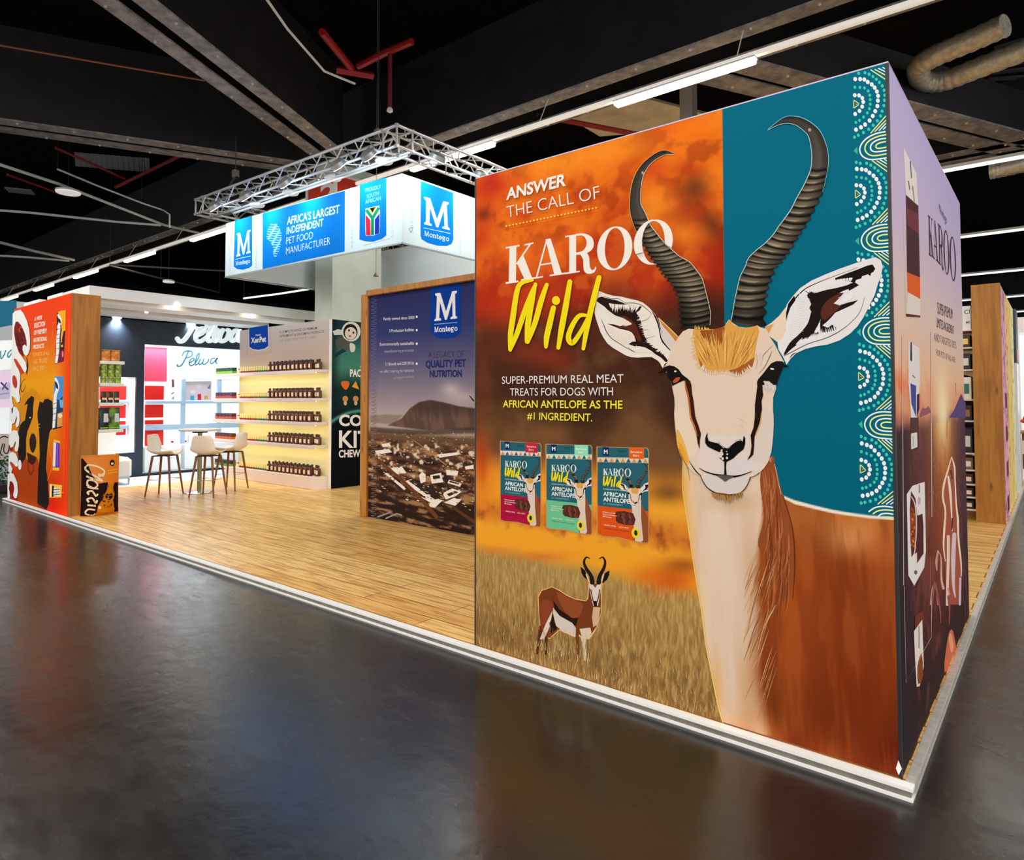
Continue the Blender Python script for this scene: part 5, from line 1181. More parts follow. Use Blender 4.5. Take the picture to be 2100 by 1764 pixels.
def canny(cx, cy, cz, r, h, body, top, label, group, name='food_tin'):
    t = thing(name, (cx, cy, cz), label, 'tin', group)
    MB().lathe([(r*.96, 0), (r, .006), (r, h-.006), (r*.96, h)], 18, (cx, cy, cz)).build('body', body, t, True)
    MB().lathe([(r*.9, h), (r*.9, h+.003)], 18, (cx, cy, cz)).build('lid', top, t, True)
    return t
TINO = noisy('tin_orange', (206, 104, 26), (236, 176, 90), 22, .4); TING = noisy('tin_green', (70, 110, 30), (190, 206, 90), 26, .4); SIL = mat('tin_lid', (190, 190, 186), .3, .8)
used = []; o = None
for j, y in enumerate((.44, .56)):
    t = thing('food_tray', (0, 0, 0), 'orange food tray on the top shelf, %s' % ('against the oak board' if j == 0 else 'at the free end of the board'), 'food tray', 'orange trays on the top shelf')
    MB().rbox(-.06, .06, -.055, .055, 0, .15, .015).build('tray', TINO, t); MB().rbox(-.062, .062, -.057, .057, .15, .156, .002).build('film_lid', mat('film', (232, 190, 120), .3), t)
    t.location = (-9.80, y, SH_Z[0])
pr = canny(0, 0, 0, .042, .085, TING, SIL, '', 'green tins'); used = []
for j, y in enumerate((.42, .51, .60)):
    for k in range(3):
        place(pr, used, (-9.78, y, SH_Z[1]+.089*k), .3*j+k, 'green food tin, %s of the %s three-high pile by the oak board' % (('bottom', 'middle', 'top')[k], ('inner', 'central', 'outer')[j]), 'green tins on the second shelf')
def pouchbag(name, w_, d_, h_, body, artcol, label, cat, group=None, stripe=None):
    t = thing(name, (0, 0, 0), label, cat, group)
    mb = MB(); nz_, nx_ = 10, 8
    for s_ in (1, -1):
        vs = []; fs = []
        for i in range(nz_+1):
            v = i/nz_
            for j in range(nx_+1):
                u = j/nx_*2-1
                bul = d_/2*(1-abs(u)**2.6)*(1-.9*max(0, v-.35)/.65)*(min(1, v*8+.55))
                vs.append((s_*bul+.0015*s_, u*w_/2*(1-.03*math.sin(v*math.pi)), v*h_))
        for i in range(nz_):
            for j in range(nx_):
                a_ = i*(nx_+1)+j; q = (a_, a_+1, a_+nx_+2, a_+nx_+1); fs.append(q if s_ > 0 else q[::-1])
        mb.add(vs, fs)
    mb.build('pouch', body, t, True)
    return t, (lambda u, v: d_/2*(1-abs(u)**2.6)*(1-.9*max(0, v-.35)/.65)*(min(1, v*8+.55))+.003)
DKB = noisy('dark_pouch', (34, 24, 18), (80, 60, 30), 18, .35); GRB = noisy('green_pouch', (20, 44, 14), (120, 180, 40), 9, .35); NVB = noisy('navy_pouch', (16, 18, 40), (30, 50, 30), 9, .35)
for j, y in enumerate((.42, .50, .58)):
    t, f_ = pouchbag('food_pouch', .074, .05, .16, DKB, None, 'dark brown food pouch on the third shelf, %s' % ('next to the oak board', 'between two like it', 'at the free end')[j], 'food pouch', 'dark pouches on the third shelf')
    t.location = (-9.76, y, SH_Z[2])
    MB().box(.026, .028, -.03, .03, .04, .07).build('label', mat('cream_label', (226, 206, 170), .5), t)
for j, (y, mm) in enumerate(((.42, NVB), (.56, GRB))):
    t, f_ = pouchbag('food_bag', .14, .07, .30, mm, None, ('navy food bag on the lowest white shelf, partly behind the oak board', 'green and navy food bag at the free end of the lowest white shelf')[j], 'food bag', 'food bags on the lowest shelf')
    t.location = (-9.76, y, SH_Z[3])
    MB().box(.037, .039, -.01, .045, .10, .22).build('label', mat('pale_label', (206, 214, 226), .5), t); MB().box(.03, .037, -.05, .05, .012, .03).build('band', mat('lime_band', (130, 190, 60), .5), t)

# big bag of dog food standing against the end board
bg, bf = pouchbag('dog_food_bag', .46, .17, .79, mat('bag_amber', (226, 124, 16), .35), None, 'big amber dog food bag leaning on the oak end board', 'bag')
bg.location = (-9.54, .315, PZ); bg.rotation_euler = (0, 0, -.10)
# its printed face
zG = Z(10, 820, 7.05)
class BagArt(Art):
    def p3(s, p):
        x, y = p      # bag pixels -> u, v
        u = (x-1385)/275*(1); v = (1690-y)/850
        # taper of the perspective is small; map the slanted edges
        xl = 1105+ (y-860)*-.02; xr = 1660-(y-860)*.03
        u = (x-xl)/(xr-xl)*2-1; yb = 1705-(x-1105)*.075; yt = 852-(x-1105)*.03
        v = (yb-y)/(yb-yt); u = max(-.985, min(.985, u)); v = max(.012, min(.985, v))
        return np.array([bf(u, v)+s.h, u*.23*(1-.03*math.sin(v*math.pi)), v*.79])
b = BagArt(0, 0, 1, .0015); BR = (34, 16, 20)
def grid_poly(a_, pts, col):
    """cut a shape into small cells so that it follows the bulge of the bag"""
    tr = tessellate_polygon([[Vector((q[0], q[1], 0)) for q in pts]]); a_.lift()
    def rec(t, d):
        L = [math.dist(t[i], t[(i+1) % 3]) for i in range(3)]
        if max(L) < 90 or d > 6:
            a_.mb.add([a_.p3(q) for q in t], [(0, 1, 2)], col); return
        i = L.index(max(L)); p, q, r_ = t[i], t[(i+1) % 3], t[(i+2) % 3]; m_ = ((p[0]+q[0])/2, (p[1]+q[1])/2)
        rec([p, m_, r_], d+1); rec([m_, q, r_], d+1)
    for t in tr: rec([tuple(pts[i][:2]) for i in t], 0)
grid_poly(b, [(1105, 870), (1130, 860), (1200, 960), (1250, 1100), (1330, 1230), (1400, 1220), (1470, 1210), (1480, 1270), (1420, 1380), (1380, 1470), (1320, 1540), (1290, 1690), (1200, 1690), (1090, 1690), (1085, 1300)], BR)
grid_poly(b, [(1640, 1220), (1640, 1640), (1560, 1640), (1555, 1470), (1570, 1400), (1545, 1300), (1580, 1220)], BR)
grid_poly(b, sm([(1470, 1250), (1540, 1240), (1560, 1320), (1575, 1400), (1540, 1450), (1560, 1640), (1330, 1660), (1330, 1540), (1380, 1450), (1400, 1380), (1450, 1340)], 3), (216, 130, 20))
grid_poly(b, sm([(1425, 1400), (1460, 1370), (1530, 1375), (1540, 1420), (1490, 1465), (1440, 1440)], 3), (36, 20, 10)); grid_poly(b, [(1380, 1465), (1470, 1480), (1560, 1465), (1550, 1500), (1480, 1505), (1400, 1495)], (60, 26, 12)); grid_poly(b, sm([(1400, 1520), (1470, 1555), (1530, 1510), (1520, 1550), (1470, 1575), (1410, 1560)], 3), (120, 50, 16))
CR = (250, 224, 176)
for pts, wd in (([(1425, 1090), (1350, 1120), (1360, 1090)], 34), ([(1400, 1130), (1430, 1060), (1380, 1010), (1280, 970), (1190, 965), (1160, 1010), (1200, 1060), (1320, 1140), (1390, 1180)], 26), ([(1400, 1195), (1280, 1165), (1170, 1120)], 26), ([(1180, 1260), (1190, 1180), (1280, 1190), (1320, 1250), (1260, 1290), (1180, 1240)], 24), ([(1330, 1300), (1230, 1290), (1180, 1270)], 20),
                ([(1200, 1380), (1180, 1350), (1240, 1330), (1290, 1400), (1320, 1370)], 26), ([(1200, 1490), (1175, 1450), (1240, 1430), (1290, 1500), (1310, 1460)], 26), ([(1290, 1540), (1180, 1530)], 26), ([(1280, 1600), (1190, 1590), (1155, 1650), (1250, 1680), (1285, 1650)], 22)):
    P_ = sm(pts, 4, False); n = len(P_); Lp = []; Rp = []
    for i in range(n):
        d = P_[min(i+1, n-1)]-P_[max(i-1, 0)]; d = d/(np.linalg.norm(d)+1e-9); nn = np.array([-d[1], d[0]])*wd/2
        Lp.append(P_[i]+nn); Rp.append(P_[i]-nn)
    b.lift(); b.mb.add([b.p3(q) for q in Lp+Rp], [(i, i+1, n+i+1, n+i) for i in range(n-1)], CR)
grid_poly(b, [(1320, 1550), (1360, 1545), (1365, 1585), (1325, 1585)], CR); grid_poly(b, sm([(1515, 920), (1550, 890), (1585, 920), (1580, 970), (1545, 985), (1515, 960)], 3), (60, 34, 20)); grid_poly(b, [(1530, 935), (1570, 935), (1565, 965), (1535, 965)], (240, 226, 200))
for y0 in (1040, 1075): grid_poly(b, [(1480, y0), (1630, y0-14), (1630, y0+2), (1480, y0+18)], (246, 176, 60))
b.build('bag_print', bg)
MB().rbox(-.006, .006, -.225, .225, .785, .812, .003).build('top_seal', mat('bag_seal', (214, 132, 26), .4), bg)

# ------------------------------------------------------------------ wall with the landscape picture
lw = thing('display_wall', (-5.4, 2.6, .05), 'oak framed display wall with a flat-topped mountain and town picture', 'display wall')
MB().box(-6.58, -2.42, 2.504, 2.70, PZ, 2.985).build('wall_body', mat('panel_core', (232, 230, 226), .6), lw)
MB().rbox(-6.725, -6.585, 2.47, 2.72, PZ, 3.02, .004).build('frame_post', BOARD, lw); MB().rbox(-6.585, -2.42, 2.44, 2.72, 2.985, 3.06, .004).build('frame_rail', BOARD, lw)
R = Ras(1, 2.5, -1, -6.583, -4.3, PZ+.002, 2.984, .0105)
H = (R.Zg-PZ)/2.93
n1 = fbm(R.A*4, R.Zg*4, 5); n2 = fbm(R.A*16, R.Zg*26, 7, 3); n3 = fbm(R.A*5+R.Zg*7, R.Zg*22, 15)
R.vgrad([(0, (40, 26, 22)), (.2, (72, 46, 34)), (.33, (92, 64, 46)), (.375, (110, 84, 62)), (.395, (182, 160, 150)), (.46, (178, 164, 164)), (.56, (142, 130, 144)), (.7, (92, 88, 124)), (.83, (52, 60, 112)), (1, (44, 46, 96))], H+.015*(n1-.5))
tw = np.clip((.36-H)/.02, 0, 1)
R.mix(tw*np.clip((n3-.54)*5, 0, .8), (186, 140, 96)); R.mix(tw*np.clip((.47-n3)*5, 0, .85), (42, 28, 24)); R.mix(tw*np.clip((n2-.62)*9, 0, .9)*np.clip((H-.12)*9, 0, 1), (236, 222, 206))
zG = Z(740, 540, 3.096)
R.blob(*zG((570, 800)), 20, 14, (206, 196, 196), .7); R.blob(*zG((640, 850)), 30, 14, (200, 186, 180), .6)
R.poly(T(zG, [(60, 966), (160, 960), (270, 964), (200, 1022), (60, 1012)]), (146, 126, 122), 1.2)
mp_ = T(zG, [(170, 1030), (260, 985), (312, 922), (370, 882), (440, 868), (520, 882), (620, 908), (760, 926), (760, 1060), (560, 1056), (420, 1062)])
mk = R.mask(mp_, 1.0); R.mix(mk, (92, 70, 62)); R.mix(mk*np.clip((fbm(R.A*14+R.Zg*3, R.Zg*4, 3)-.45)*3, 0, .6), (128, 98, 82)); R.mix(mk*np.clip((H-.45)*12, 0, .6), (60, 48, 48))
R.poly(T(zG, [(60, 1040), (420, 1062), (760, 1040), (760, 1080), (300, 1090), (60, 1070)]), (60, 44, 38), 2, .7)
R.build('landscape_background', lw)
A = Art(1, 2.5, -1, .0006); A.T = zG
rr = random.Random(12)
WB = (240, 232, 222)
for p in ([(150, 1335), (165, 1330), (290, 1430), (275, 1440)], [(275, 1385), (320, 1372), (500, 1500), (520, 1505), (470, 1552), (430, 1545), (440, 1520), (340, 1460)], [(370, 1345), (390, 1325), (412, 1340), (412, 1385), (380, 1400)], [(440, 1345), (510, 1330), (524, 1390), (450, 1400)], [(190, 1300), (260, 1290), (290, 1330), (220, 1340)], [(520, 1460), (580, 1430), (640, 1450), (600, 1480), (540, 1500)], [(560, 1375), (640, 1400), (630, 1420), (550, 1395)], [(540, 1310), (620, 1320), (612, 1350), (545, 1345)], [(660, 1290), (716, 1280), (716, 1305), (665, 1310)], [(90, 1190), (180, 1180), (200, 1200), (100, 1215)], [(480, 1215), (610, 1200), (640, 1212), (500, 1235)], [(130, 1150), (180, 1140), (190, 1160), (140, 1168)], [(530, 1520), (590, 1490), (640, 1500), (600, 1540)]): A.poly(p, WB)
for p in ([(300, 1380), (350, 1372), (440, 1440), (400, 1452)], [(380, 1420), (450, 1405), (530, 1462), (470, 1480)], [(400, 1455), (460, 1430), (520, 1490), (470, 1500)], [(330, 1430), (390, 1470), (420, 1500), (350, 1462)], [(455, 1350), (500, 1345), (505, 1365), (460, 1372)], [(565, 1380), (625, 1398), (622, 1406), (562, 1390)], [(545, 1465), (600, 1445), (620, 1455), (560, 1480)]): A.poly(p, (52, 40, 34))
for k in range(430):
    x, y = rr.uniform(100, 716), 1070+630*rr.uniform(0, 1)**1.4
    if y > 1460+(x-100)*.2: continue
    s_ = rr.uniform(4, 8+14*(y-1060)/600); c = rr.choice([WB, (200, 160, 120), (70, 46, 36), (40, 28, 24), (222, 190, 150)])
    A.poly([(x, y), (x+s_, y+s_*.35), (x+s_*.8, y+s_*.7), (x-s_*.2, y+s_*.3)], c)
A.stroke([(330, 1120), (440, 1200), (540, 1280)], [4, 6, 8], (176, 130, 90), 3); A.stroke([(100, 1240), (330, 1440), (480, 1610)], [18, 22, 26], (110, 66, 40), 3); A.stroke([(600, 1560), (716, 1640)], [16, 22], (96, 56, 36), 0); A.stroke([(110, 1610), (190, 1580)], 10, (150, 140, 140), 0); A.stroke([(160, 1620), (230, 1590), (260, 1600)], 8, (170, 160, 156), 0)
for k in range(60):
    y = 200+k*24.2; A.stroke([(66, y), (100, y-8), (72, y+8), (100, y+10)], 3, (128, 126, 160) if k < 26 else (150, 124, 110), 0)
A.poly([(444, 118), (636, 90), (636, 440), (600, 468), (540, 478), (480, 470), (444, 440)], (8, 58, 150))
MG = [(0, 0), (.30, 0), (.30, .06), (.21, .10), (.24, .66), (.47, 0), (.55, 0), (.78, .66), (.80, .10), (.71, .06), (.71, 0), (1, 0), (1, .06), (.93, .10), (.90, .88), (.98, .94), (.98, 1), (.77, 1), (.51, .30), (.25, 1), (.02, 1), (.02, .94), (.10, .88), (.07, .10), (0, .06)]
def glyph(a_, g, p0, p1, pt, col):
    p0, p1, pt = map(np.array, (p0, p1, pt)); a_.poly([p0+(p1-p0)*x+(pt-p0)*y for x, y in g], col)
def slab_word(a_, p0, p1, pt, col):
    """the seven letters of the brand word in a slab serif"""
    p0, p1, pt = [np.array(q, float) for q in (p0, p1, pt)]
    ex = (p1-p0); ey = (pt-p0); hpx = np.linalg.norm(ey)
    def q(x, y): return p0+ex*x/6.2+ey*y
    W = .15*hpx
    glyph(a_, MG, q(0, 0), q(1.12, 0), q(0, 1), col)
    def ring(cx, w_, y0=0, y1=.68): 
        pts = [q(cx+w_/2*math.cos(t), (y0+y1)/2+(y1-y0)/2*math.sin(t)*.88) for t in np.linspace(0, 2*math.pi, 15)]; a_.stroke(pts, W, col, 0)
    ring(1.62, .62)
    a_.stroke([q(2.2, .02), q(2.2, .62)], W, col, 0); a_.stroke([q(2.22, .5), q(2.45, .62), q(2.66, .5), q(2.68, .02)], W, col, 3); a_.stroke([q(2.08, .04), q(2.34, .04)], W*.6, col, 0); a_.stroke([q(2.56, .04), q(2.82, .04)], W*.6, col, 0); a_.stroke([q(2.06, .62), q(2.2, .62)], W*.6, col, 0)
    a_.stroke([q(3.14, .92), q(3.12, .2), q(3.24, .06), q(3.42, .1)], W, col, 3); a_.stroke([q(2.98, .64), q(3.40, .64)], W*.7, col, 0)
    ring(3.88, .58); a_.stroke([q(3.62, .36), q(4.16, .36)], W*.6, col, 0)
    ring(4.7, .52, .22, .7); a_.stroke([q(4.5, .2), q(4.94, .04), q(4.9, -.18), q(4.6, -.24), q(4.44, -.1), q(4.6, .06)], W*.8, col, 3); a_.stroke([q(4.88, .66), q(5.08, .72)], W*.7, col, 0)
    ring(5.66, .62)
glyph(A, MG, (468, 368), (612, 350), (470, 192), (236, 236, 240)); A.stroke([(468, 388), (612, 376)], 5, (120, 170, 230), 0)
slab_word(A, (468, 438), (618, 428), (468, 404), (240, 240, 244))
NV = (34, 44, 110)
A.text('A LEGACY OF', (430, 602), (655, 596), (430, 562), (62, 58, 96), -.02); A.text('QUALITY PET', (412, 662), (668, 655), (412, 620), NV, .03); A.text('NUTRITION', (438, 722), (642, 720), (438, 682), NV, .03)
LT = (222, 222, 232)
for t, x0, x1, y, bo, col in (('Family owned since 2000', 145, 342, 362, .01, LT), ('3 Production facilities', 182, 338, 438, .01, LT), ('Environmentally sustainable', 122, 338, 524, .01, LT), ('manufacturing processes', 152, 338, 568, -.01, (196, 190, 202)), ('11 Brands and 220 SKUs', 158, 338, 650, .01, LT), ('on offer catering for national', 122, 336, 696, -.01, LT), ('and export markets', 205, 336, 736, -.01, (196, 190, 202))):
    A.text(t, (x0, y), (x1, y-8), (x0, y-18), col, bo)
for y in (340, 425, 511, 638): A.ell(356, y, 6, 8, (246, 246, 246), n=12)
A.stroke([(692, 842), (716, 872)], [5, 9], (30, 20, 20), 0)
A.build('landscape_picture_print', lw)

# ------------------------------------------------------------------ lit shelf wall with bottles
xw = thing('shelf_wall', (-10.9, 3.9, .05), 'pale shelf wall with five lit shelves and a dark green side panel', 'shelf wall')
MB().box(-12.44, -9.36, 3.862, 3.96, PZ, 3.02).build('back_panel', mat('lit_back_panel', (242, 234, 176), .6), xw)
MB().rbox(-9.375, -9.293, 3.858, 5.7, PZ, 3.015, .003).build('side_panel', mat('side_panel_dark', (16, 24, 26), .6), xw)
MB().box(-9.376, -9.30, 3.852, 3.858, PZ, 3.015).build('front_edge', WHITE, xw)
XZ = [2.13, 1.63, 1.21, .81]
SHM = mat('shelf_blush', (232, 214, 204), .45)
mb = MB(); mb.rbox(-12.44, -9.46, 3.58, 3.862, PZ, .27, .006); mb.build('plinth', SHM, xw)
mb = MB(); mb.add([(-9.46, 3.58, PZ), (-9.375, 3.80, PZ), (-9.375, 3.862, PZ), (-9.46, 3.862, PZ), (-9.46, 3.58, .27), (-9.375, 3.80, .27), (-9.375, 3.862, .27), (-9.46, 3.862, .27)], [(0, 1, 5, 4), (1, 2, 6, 5), (2, 3, 7, 6), (3, 0, 4, 7), (4, 5, 6, 7), (3, 2, 1, 0)]); mb.build('plinth_end', SHM, xw)
for z in XZ:
    so = MB().rbox(-13.0, -9.40, 3.60, 3.862, z-.05, z, .004).build('shelf', SHM, xw)
    MB().box(-13.0, -9.40, 3.60, 3.606, z-.074, z-.05).build('front_lip', SHM, so); MB().box(-12.4, -9.42, 3.610, 3.626, z-.060, z-.05).build('led_strip', WARM, so)
MB().rbox(-13.0, -12.44, 3.60, 3.862, .22, .27, .004).build('shelf', SHM, xw)
zX = Z(440, 620, 4.2)
R = Ras(1, 3.862, -1, -12.438, -9.378, XZ[0]+.003, 3.018, .02)
R.vgrad([(2.1, (236, 206, 170)), (2.4, (216, 190, 174)), (2.7, (206, 192, 188)), (3.02, (206, 202, 202))], R.Zg)
R.build('header_background', xw)
A = Art(1, 3.862, -1, .0006); A.T = zX
A.poly([(296, 222), (460, 192), (466, 385), (430, 408), (380, 418), (330, 412), (298, 392)], (226, 232, 240)); A.poly([(298, 222), (458, 194), (463, 378), (430, 400), (380, 410), (330, 404), (300, 384)], (10, 70, 176))
A.text('XenPet', (314, 352), (444, 338), (314, 308), (240, 244, 248), .03); slab_word(A, (352, 290), (402, 284), (352, 276), (220, 230, 244))
A.text('A COMPLETE RANGE OF PREMIUM', (558, 268), (882, 232), (558, 248), (84, 84, 92), .005); A.text('SUPPLEMENTS & GROOMING PRODUCTS', (558, 304), (944, 262), (558, 284), (84, 84, 92), .005); A.text('FOR SIMPLE EFFECTIVE PET CARE', (558, 344), (872, 308), (558, 324), (130, 128, 130), -.01)
for k in range(12): A.stroke([(284, 240+19*k), (276, 246+19*k), (284, 252+19*k)], 2.5, (170, 150, 144), 0); A.stroke([(480, 210+19*k), (494, 214+19*k), (480, 222+19*k)], 2.5, (170, 150, 144), 0)
for k in range(9): A.stroke([(300+21*k, 462-3*k), (308+21*k, 452-3*k), (316+21*k, 460-3*k)], 2.5, (176, 154, 146), 0)
A.build('header_lettering_print', xw)
# green side picture
R = Ras(0, -9.293, 1, 3.862, 5.698, PZ+.002, 3.013, .016)
H = (R.Zg-PZ)/2.96; n1 = fbm(R.A*3, R.Zg*3, 2)
R.vgrad([(0, (6, 10, 14)), (.3, (6, 12, 16)), (.42, (10, 20, 24)), (.47, (20, 40, 40)), (.6, (26, 54, 52)), (.72, (70, 140, 120)), (.84, (62, 120, 112)), (.93, (34, 62, 76)), (1, (26, 46, 58))], H+.05*(n1-.5))
R.mix(np.clip((4.05-R.A)*4, 0, .8), (16, 30, 34))
pl = ((R.A-4.5)/1.0)**2+((R.Zg-.62)/.78)**2
R.mix(np.clip((1.02-pl)*14, 0, 1)*np.clip((H-.3)*6, 0, 1), (24, 60, 60)); R.mix(np.exp(-((pl-1)/.07)**2)*.9*np.clip((H-.2)*6, 0, 1), (96, 180, 160)); R.mix(np.clip((.93-pl)*8, 0, 1), (8, 14, 18))
R.build('side_picture_background', xw)
A = Art(0, -9.293, 1, .0006); A.T = zX
A.text('PACKS', (1166, 640), (1322, 640), (1166, 580), WH, .03); A.text('COSMO', (1072, 1062), (1520, 1062), (1072, 972), WH, .035); A.text('KITTY', (1072, 1250), (1560, 1250), (1072, 1108), WH, .02); A.text('CHEWY', (1070, 1336), (1292, 1328), (1070, 1276), WH, .03); A.stroke([(1262, 556), (1340, 556)], 16, WH, 0)
A.poly([(1090, 690), (1130, 678), (1160, 690), (1156, 722), (1132, 754), (1102, 730)], (232, 120, 50), 3); A.poly([(1216, 680), (1246, 752), (1182, 728)], (240, 170, 60)); A.poly([(1282, 690), (1300, 680), (1310, 740), (1284, 740)], (240, 190, 80))
for x in (1126, 1216): A.ell(x, 832, 24, 26, (214, 150, 96)); A.ell(x, 870, 14, 18, (226, 190, 150))
# drifting white space suit with a round helmet
SU = (216, 226, 214)
A.poly([(1018, 250), (1060, 232), (1110, 240), (1100, 280), (1030, 282)], SU); A.poly([(1070, 300), (1140, 330), (1190, 360), (1150, 410), (1080, 400), (1040, 350)], (84, 90, 82), 3); A.poly([(1170, 350), (1210, 370), (1206, 420), (1176, 428), (1164, 390)], SU, 3); A.poly([(1100, 400), (1140, 420), (1080, 450), (1035, 480), (1030, 450)], (24, 60, 62))
A.ell(1176, 252, 82, 86, SU); A.ell(1170, 256, 62, 70, (30, 26, 24)); A.ell(1172, 268, 50, 54, (226, 216, 204)); A.ell(1158, 242, 8, 10, (24, 20, 18)); A.ell(1196, 262, 8, 10, (24, 20, 18)); A.ell(1166, 292, 12, 8, (150, 100, 90))
A.build('side_picture_print', xw)

# bottles, tubes and boxes on those shelves
BRN_ = noisy('amber_brown_bottle', (74, 26, 10), (104, 42, 16), 6, .25); CAP_ = mat('bottle_cap', (34, 18, 12), .4); LAB_ = mat('bottle_label', (244, 226, 190), .5); LABR = mat('label_red', (190, 50, 36), .5)
def bottle():
    t = thing('bottle', (0, 0, 0), '', 'bottle')
    MB().lathe([(.036, 0), (.042, .006), (.043, .118), (.035, .134), (.018, .143), (.017, .152)], 14).build('glass_body', BRN_, t, True)
    MB().lathe([(.020, .150), (.020, .180), (.016, .187)], 12).build('cap', CAP_, t, True)
    mb = MB(); a0, a1 = -2.5, -.9
    vs = []; 
    for z in (.032, .102):
        for k in range(9): a = a0+(a1-a0)*k/8; vs.append((.0438*math.cos(a), .0438*math.sin(a), z))
    mb.add(vs, [(k, k+1, 10+k, 9+k) for k in range(8)]); mb.build('label', LAB_, t, True)
    return t
bt = bottle(); used = []
names = ['top shelf', 'second shelf', 'middle shelf', 'fourth shelf', 'bottom ledge']
for si, z in enumerate(XZ+[.27]):
    for row, (yb, n0) in enumerate(((3.65, 11), (3.762, 11))):
        for k in range(n0):
            place(bt, used, (-10.93+.131*k+(.03 if row else 0), yb, z), rr.uniform(-.2, .2), 'brown bottle in the close rows on the %s of the lit wall' % names[si], 'brown bottles on the %s' % names[si])
    place(bt, used, (-9.463, 3.72, z) if si < 4 else (-9.475, 3.72, z), 0, 'single brown bottle set apart at the outer end of the %s' % names[si], 'end bottles')
YT = mat('tube_yellow', (244, 226, 150), .4)
def tube_p(base):
    t = thing('treat_tube', (0, 0, 0), '', 'tube')
    MB().lathe([(.021, .03), (.021, .105), (.016, .118)], 10).build('tube_body', YT, t, True); MB().lathe([(.0225, 0), (.0225, .034)], 10).build('tube_base', base, t, True)
    return t
tr_, tg_ = tube_p(mat('tube_red', (150, 40, 50), .4)), tube_p(mat('tube_green', (40, 110, 70), .4)); ur, ug = [], []
for si, z in enumerate(XZ+[.27]):
    for k in range(13):
        x = -11.98+.082*k
        if k < 8: place(tr_, ur, (x, 3.655, z), 0, 'yellow tube with a dark red base in the row on the %s' % names[si], 'red based tubes on the %s' % names[si])
        else: place(tg_, ug, (x, 3.655, z), 0, 'yellow tube with a green base beside the bottles on the %s' % names[si], 'green based tubes on the %s' % names[si])
def sbox(c1, c2):
    t = thing('supplement_box', (0, 0, 0), '', 'box')
    MB().rbox(-.062, .062, -.05, .05, 0, .12, .003).build('carton', c1, t); MB().box(-.0635, .0635, -.0515, .0515, .004, .05).build('colour_band', c2, t)
    return t
cols = [((20, 70, 50), (120, 190, 50)), ((50, 24, 70), (190, 40, 40)), ((60, 20, 50), (206, 60, 36)), ((70, 34, 20), (214, 96, 26)), ((20, 18, 18), (90, 140, 40))]
for si, z in enumerate(XZ+[.27]):
    pb = sbox(mat('carton_%d' % si, cols[si][0], .4), mat('band_%d' % si, cols[si][1], .4)); ub = []
    for k in range(5):
        place(pb, ub, (-12.86+.135*k, 3.66, z), 0, '%s box on the overhanging end of the %s' % (('green', 'purple and red', 'plum and orange', 'brown and orange', 'black and green')[si], names[si]), 'boxes on the %s' % names[si])
jr = thing('jar', (0, 0, 0), '', 'jar'); MB().lathe([(.035, 0), (.038, .01), (.038, .06), (.03, .07)], 14).build('jar_body', mat('jar_cream', (246, 226, 180), .4), jr, True); MB().lathe([(.033, .07), (.033, .09)], 14).build('lid', mat('jar_lid', (206, 90, 40), .4), jr, True)
uj = []
for si, z in enumerate(XZ+[.27]):
    place(jr, uj, (-12.07, 3.66, z), 0, 'cream jar between boxes and tubes on the %s' % names[si], 'jars on the shelf wall')

# ------------------------------------------------------------------ bar table and stools
tb = thing('bar_table', (-10.66, 2.21, PZ), 'round white bar table on a steel post', 'table')
c = (-10.66, 2.21, PZ)
MB().lathe([(.255, 0), (.26, .004), (.25, .012), (.05, .022), (.035, .03)], 40, c).build('base', CHROME, tb, True)
MB().lathe([(.036, .02), (.036, 1.02)], 18, c).build('post', mat('brushed_post', (150, 148, 120), .3, .9), tb, True)
MB().lathe([(.12, 1.0), (.12, 1.03)], 20, c).build('mount', DARKM, tb, True)
MB().lathe([(.30, 1.03), (.325, 1.035), (.33, 1.045), (.33, 1.06), (.325, 1.065)], 44, c).build('table_top', mat('table_white', (226, 214, 206), .35), tb, True)
def stool():
    t = thing('bar_stool', (0, 0, 0), '', 'bar stool')
    # one moulded shell: seat pan rising into a rounded back (faces +x)
    prof = [(.21, .668, .17), (.19, .690, .185), (.10, .682, .20), (0, .676, .205), (-.10, .684, .205), (-.17, .71, .205), (-.205, .77, .20), (-.225, .84, .19), (-.24, .91, .175), (-.25, .965, .15), (-.254, .985, .12)]
    P_ = sm([np.array(p) for p in prof], 3, False); nu = 13
    vs = []; fs = []
    for x, z, hw in P_:
        for j in range(nu):
            u = j/(nu-1)*2-1
            rise = .055*abs(u)**2.4
            back = max(0, min(1, (z-.70)/.12))
            vs.append((x+rise*1.1*back, u*hw, z+rise*(1-back*.8)-.02*back*abs(u)**3))
    for i in range(len(P_)-1):
        for j in range(nu-1):
            a_ = i*nu+j; fs.append((a_, a_+1, a_+nu+1, a_+nu))
    o = MB().add(vs, fs).build('seat_shell', mat('shell_cream', (236, 228, 216), .4), t, True)
    so = o.modifiers.new('thick', 'SOLIDIFY'); so.thickness = .014; so.offset = -1
    mb = MB(); mb.bar((-.13, -.13, .648), (.13, .13, .648), .03, .02); mb.bar((-.13, .13, .648), (.13, -.13, .648), .03, .02); mb.rbox(-.09, .09, -.09, .09, .65, .664, .003); mb.build('under_bracket', DARKM, t)
    for sx in (-1, 1):
        for sy in (-1, 1):
            MB().tube([(sx*.13, sy*.13, .65), (sx*.165, sy*.165, .35), (sx*.205, sy*.205, 0)], [.019, .017, .0115], 10).build('leg', mat('stool_leg_wood', (126, 78, 34), .45), t, True)
    k = .176
    MB().tube([(k, k, .27), (-k, k, .27), (-k, -k, .27), (k, -k, .27)], .008, 8, closed=True).build('footrest', CHROME, t, True)
    return t
sp_ = stool(); used = []
place(sp_, used, (-10.74, 1.68, PZ), math.atan2(.62, .78), 'cream shell bar stool seen from its side, nearest the dog food bag', 'bar stools at the round table')
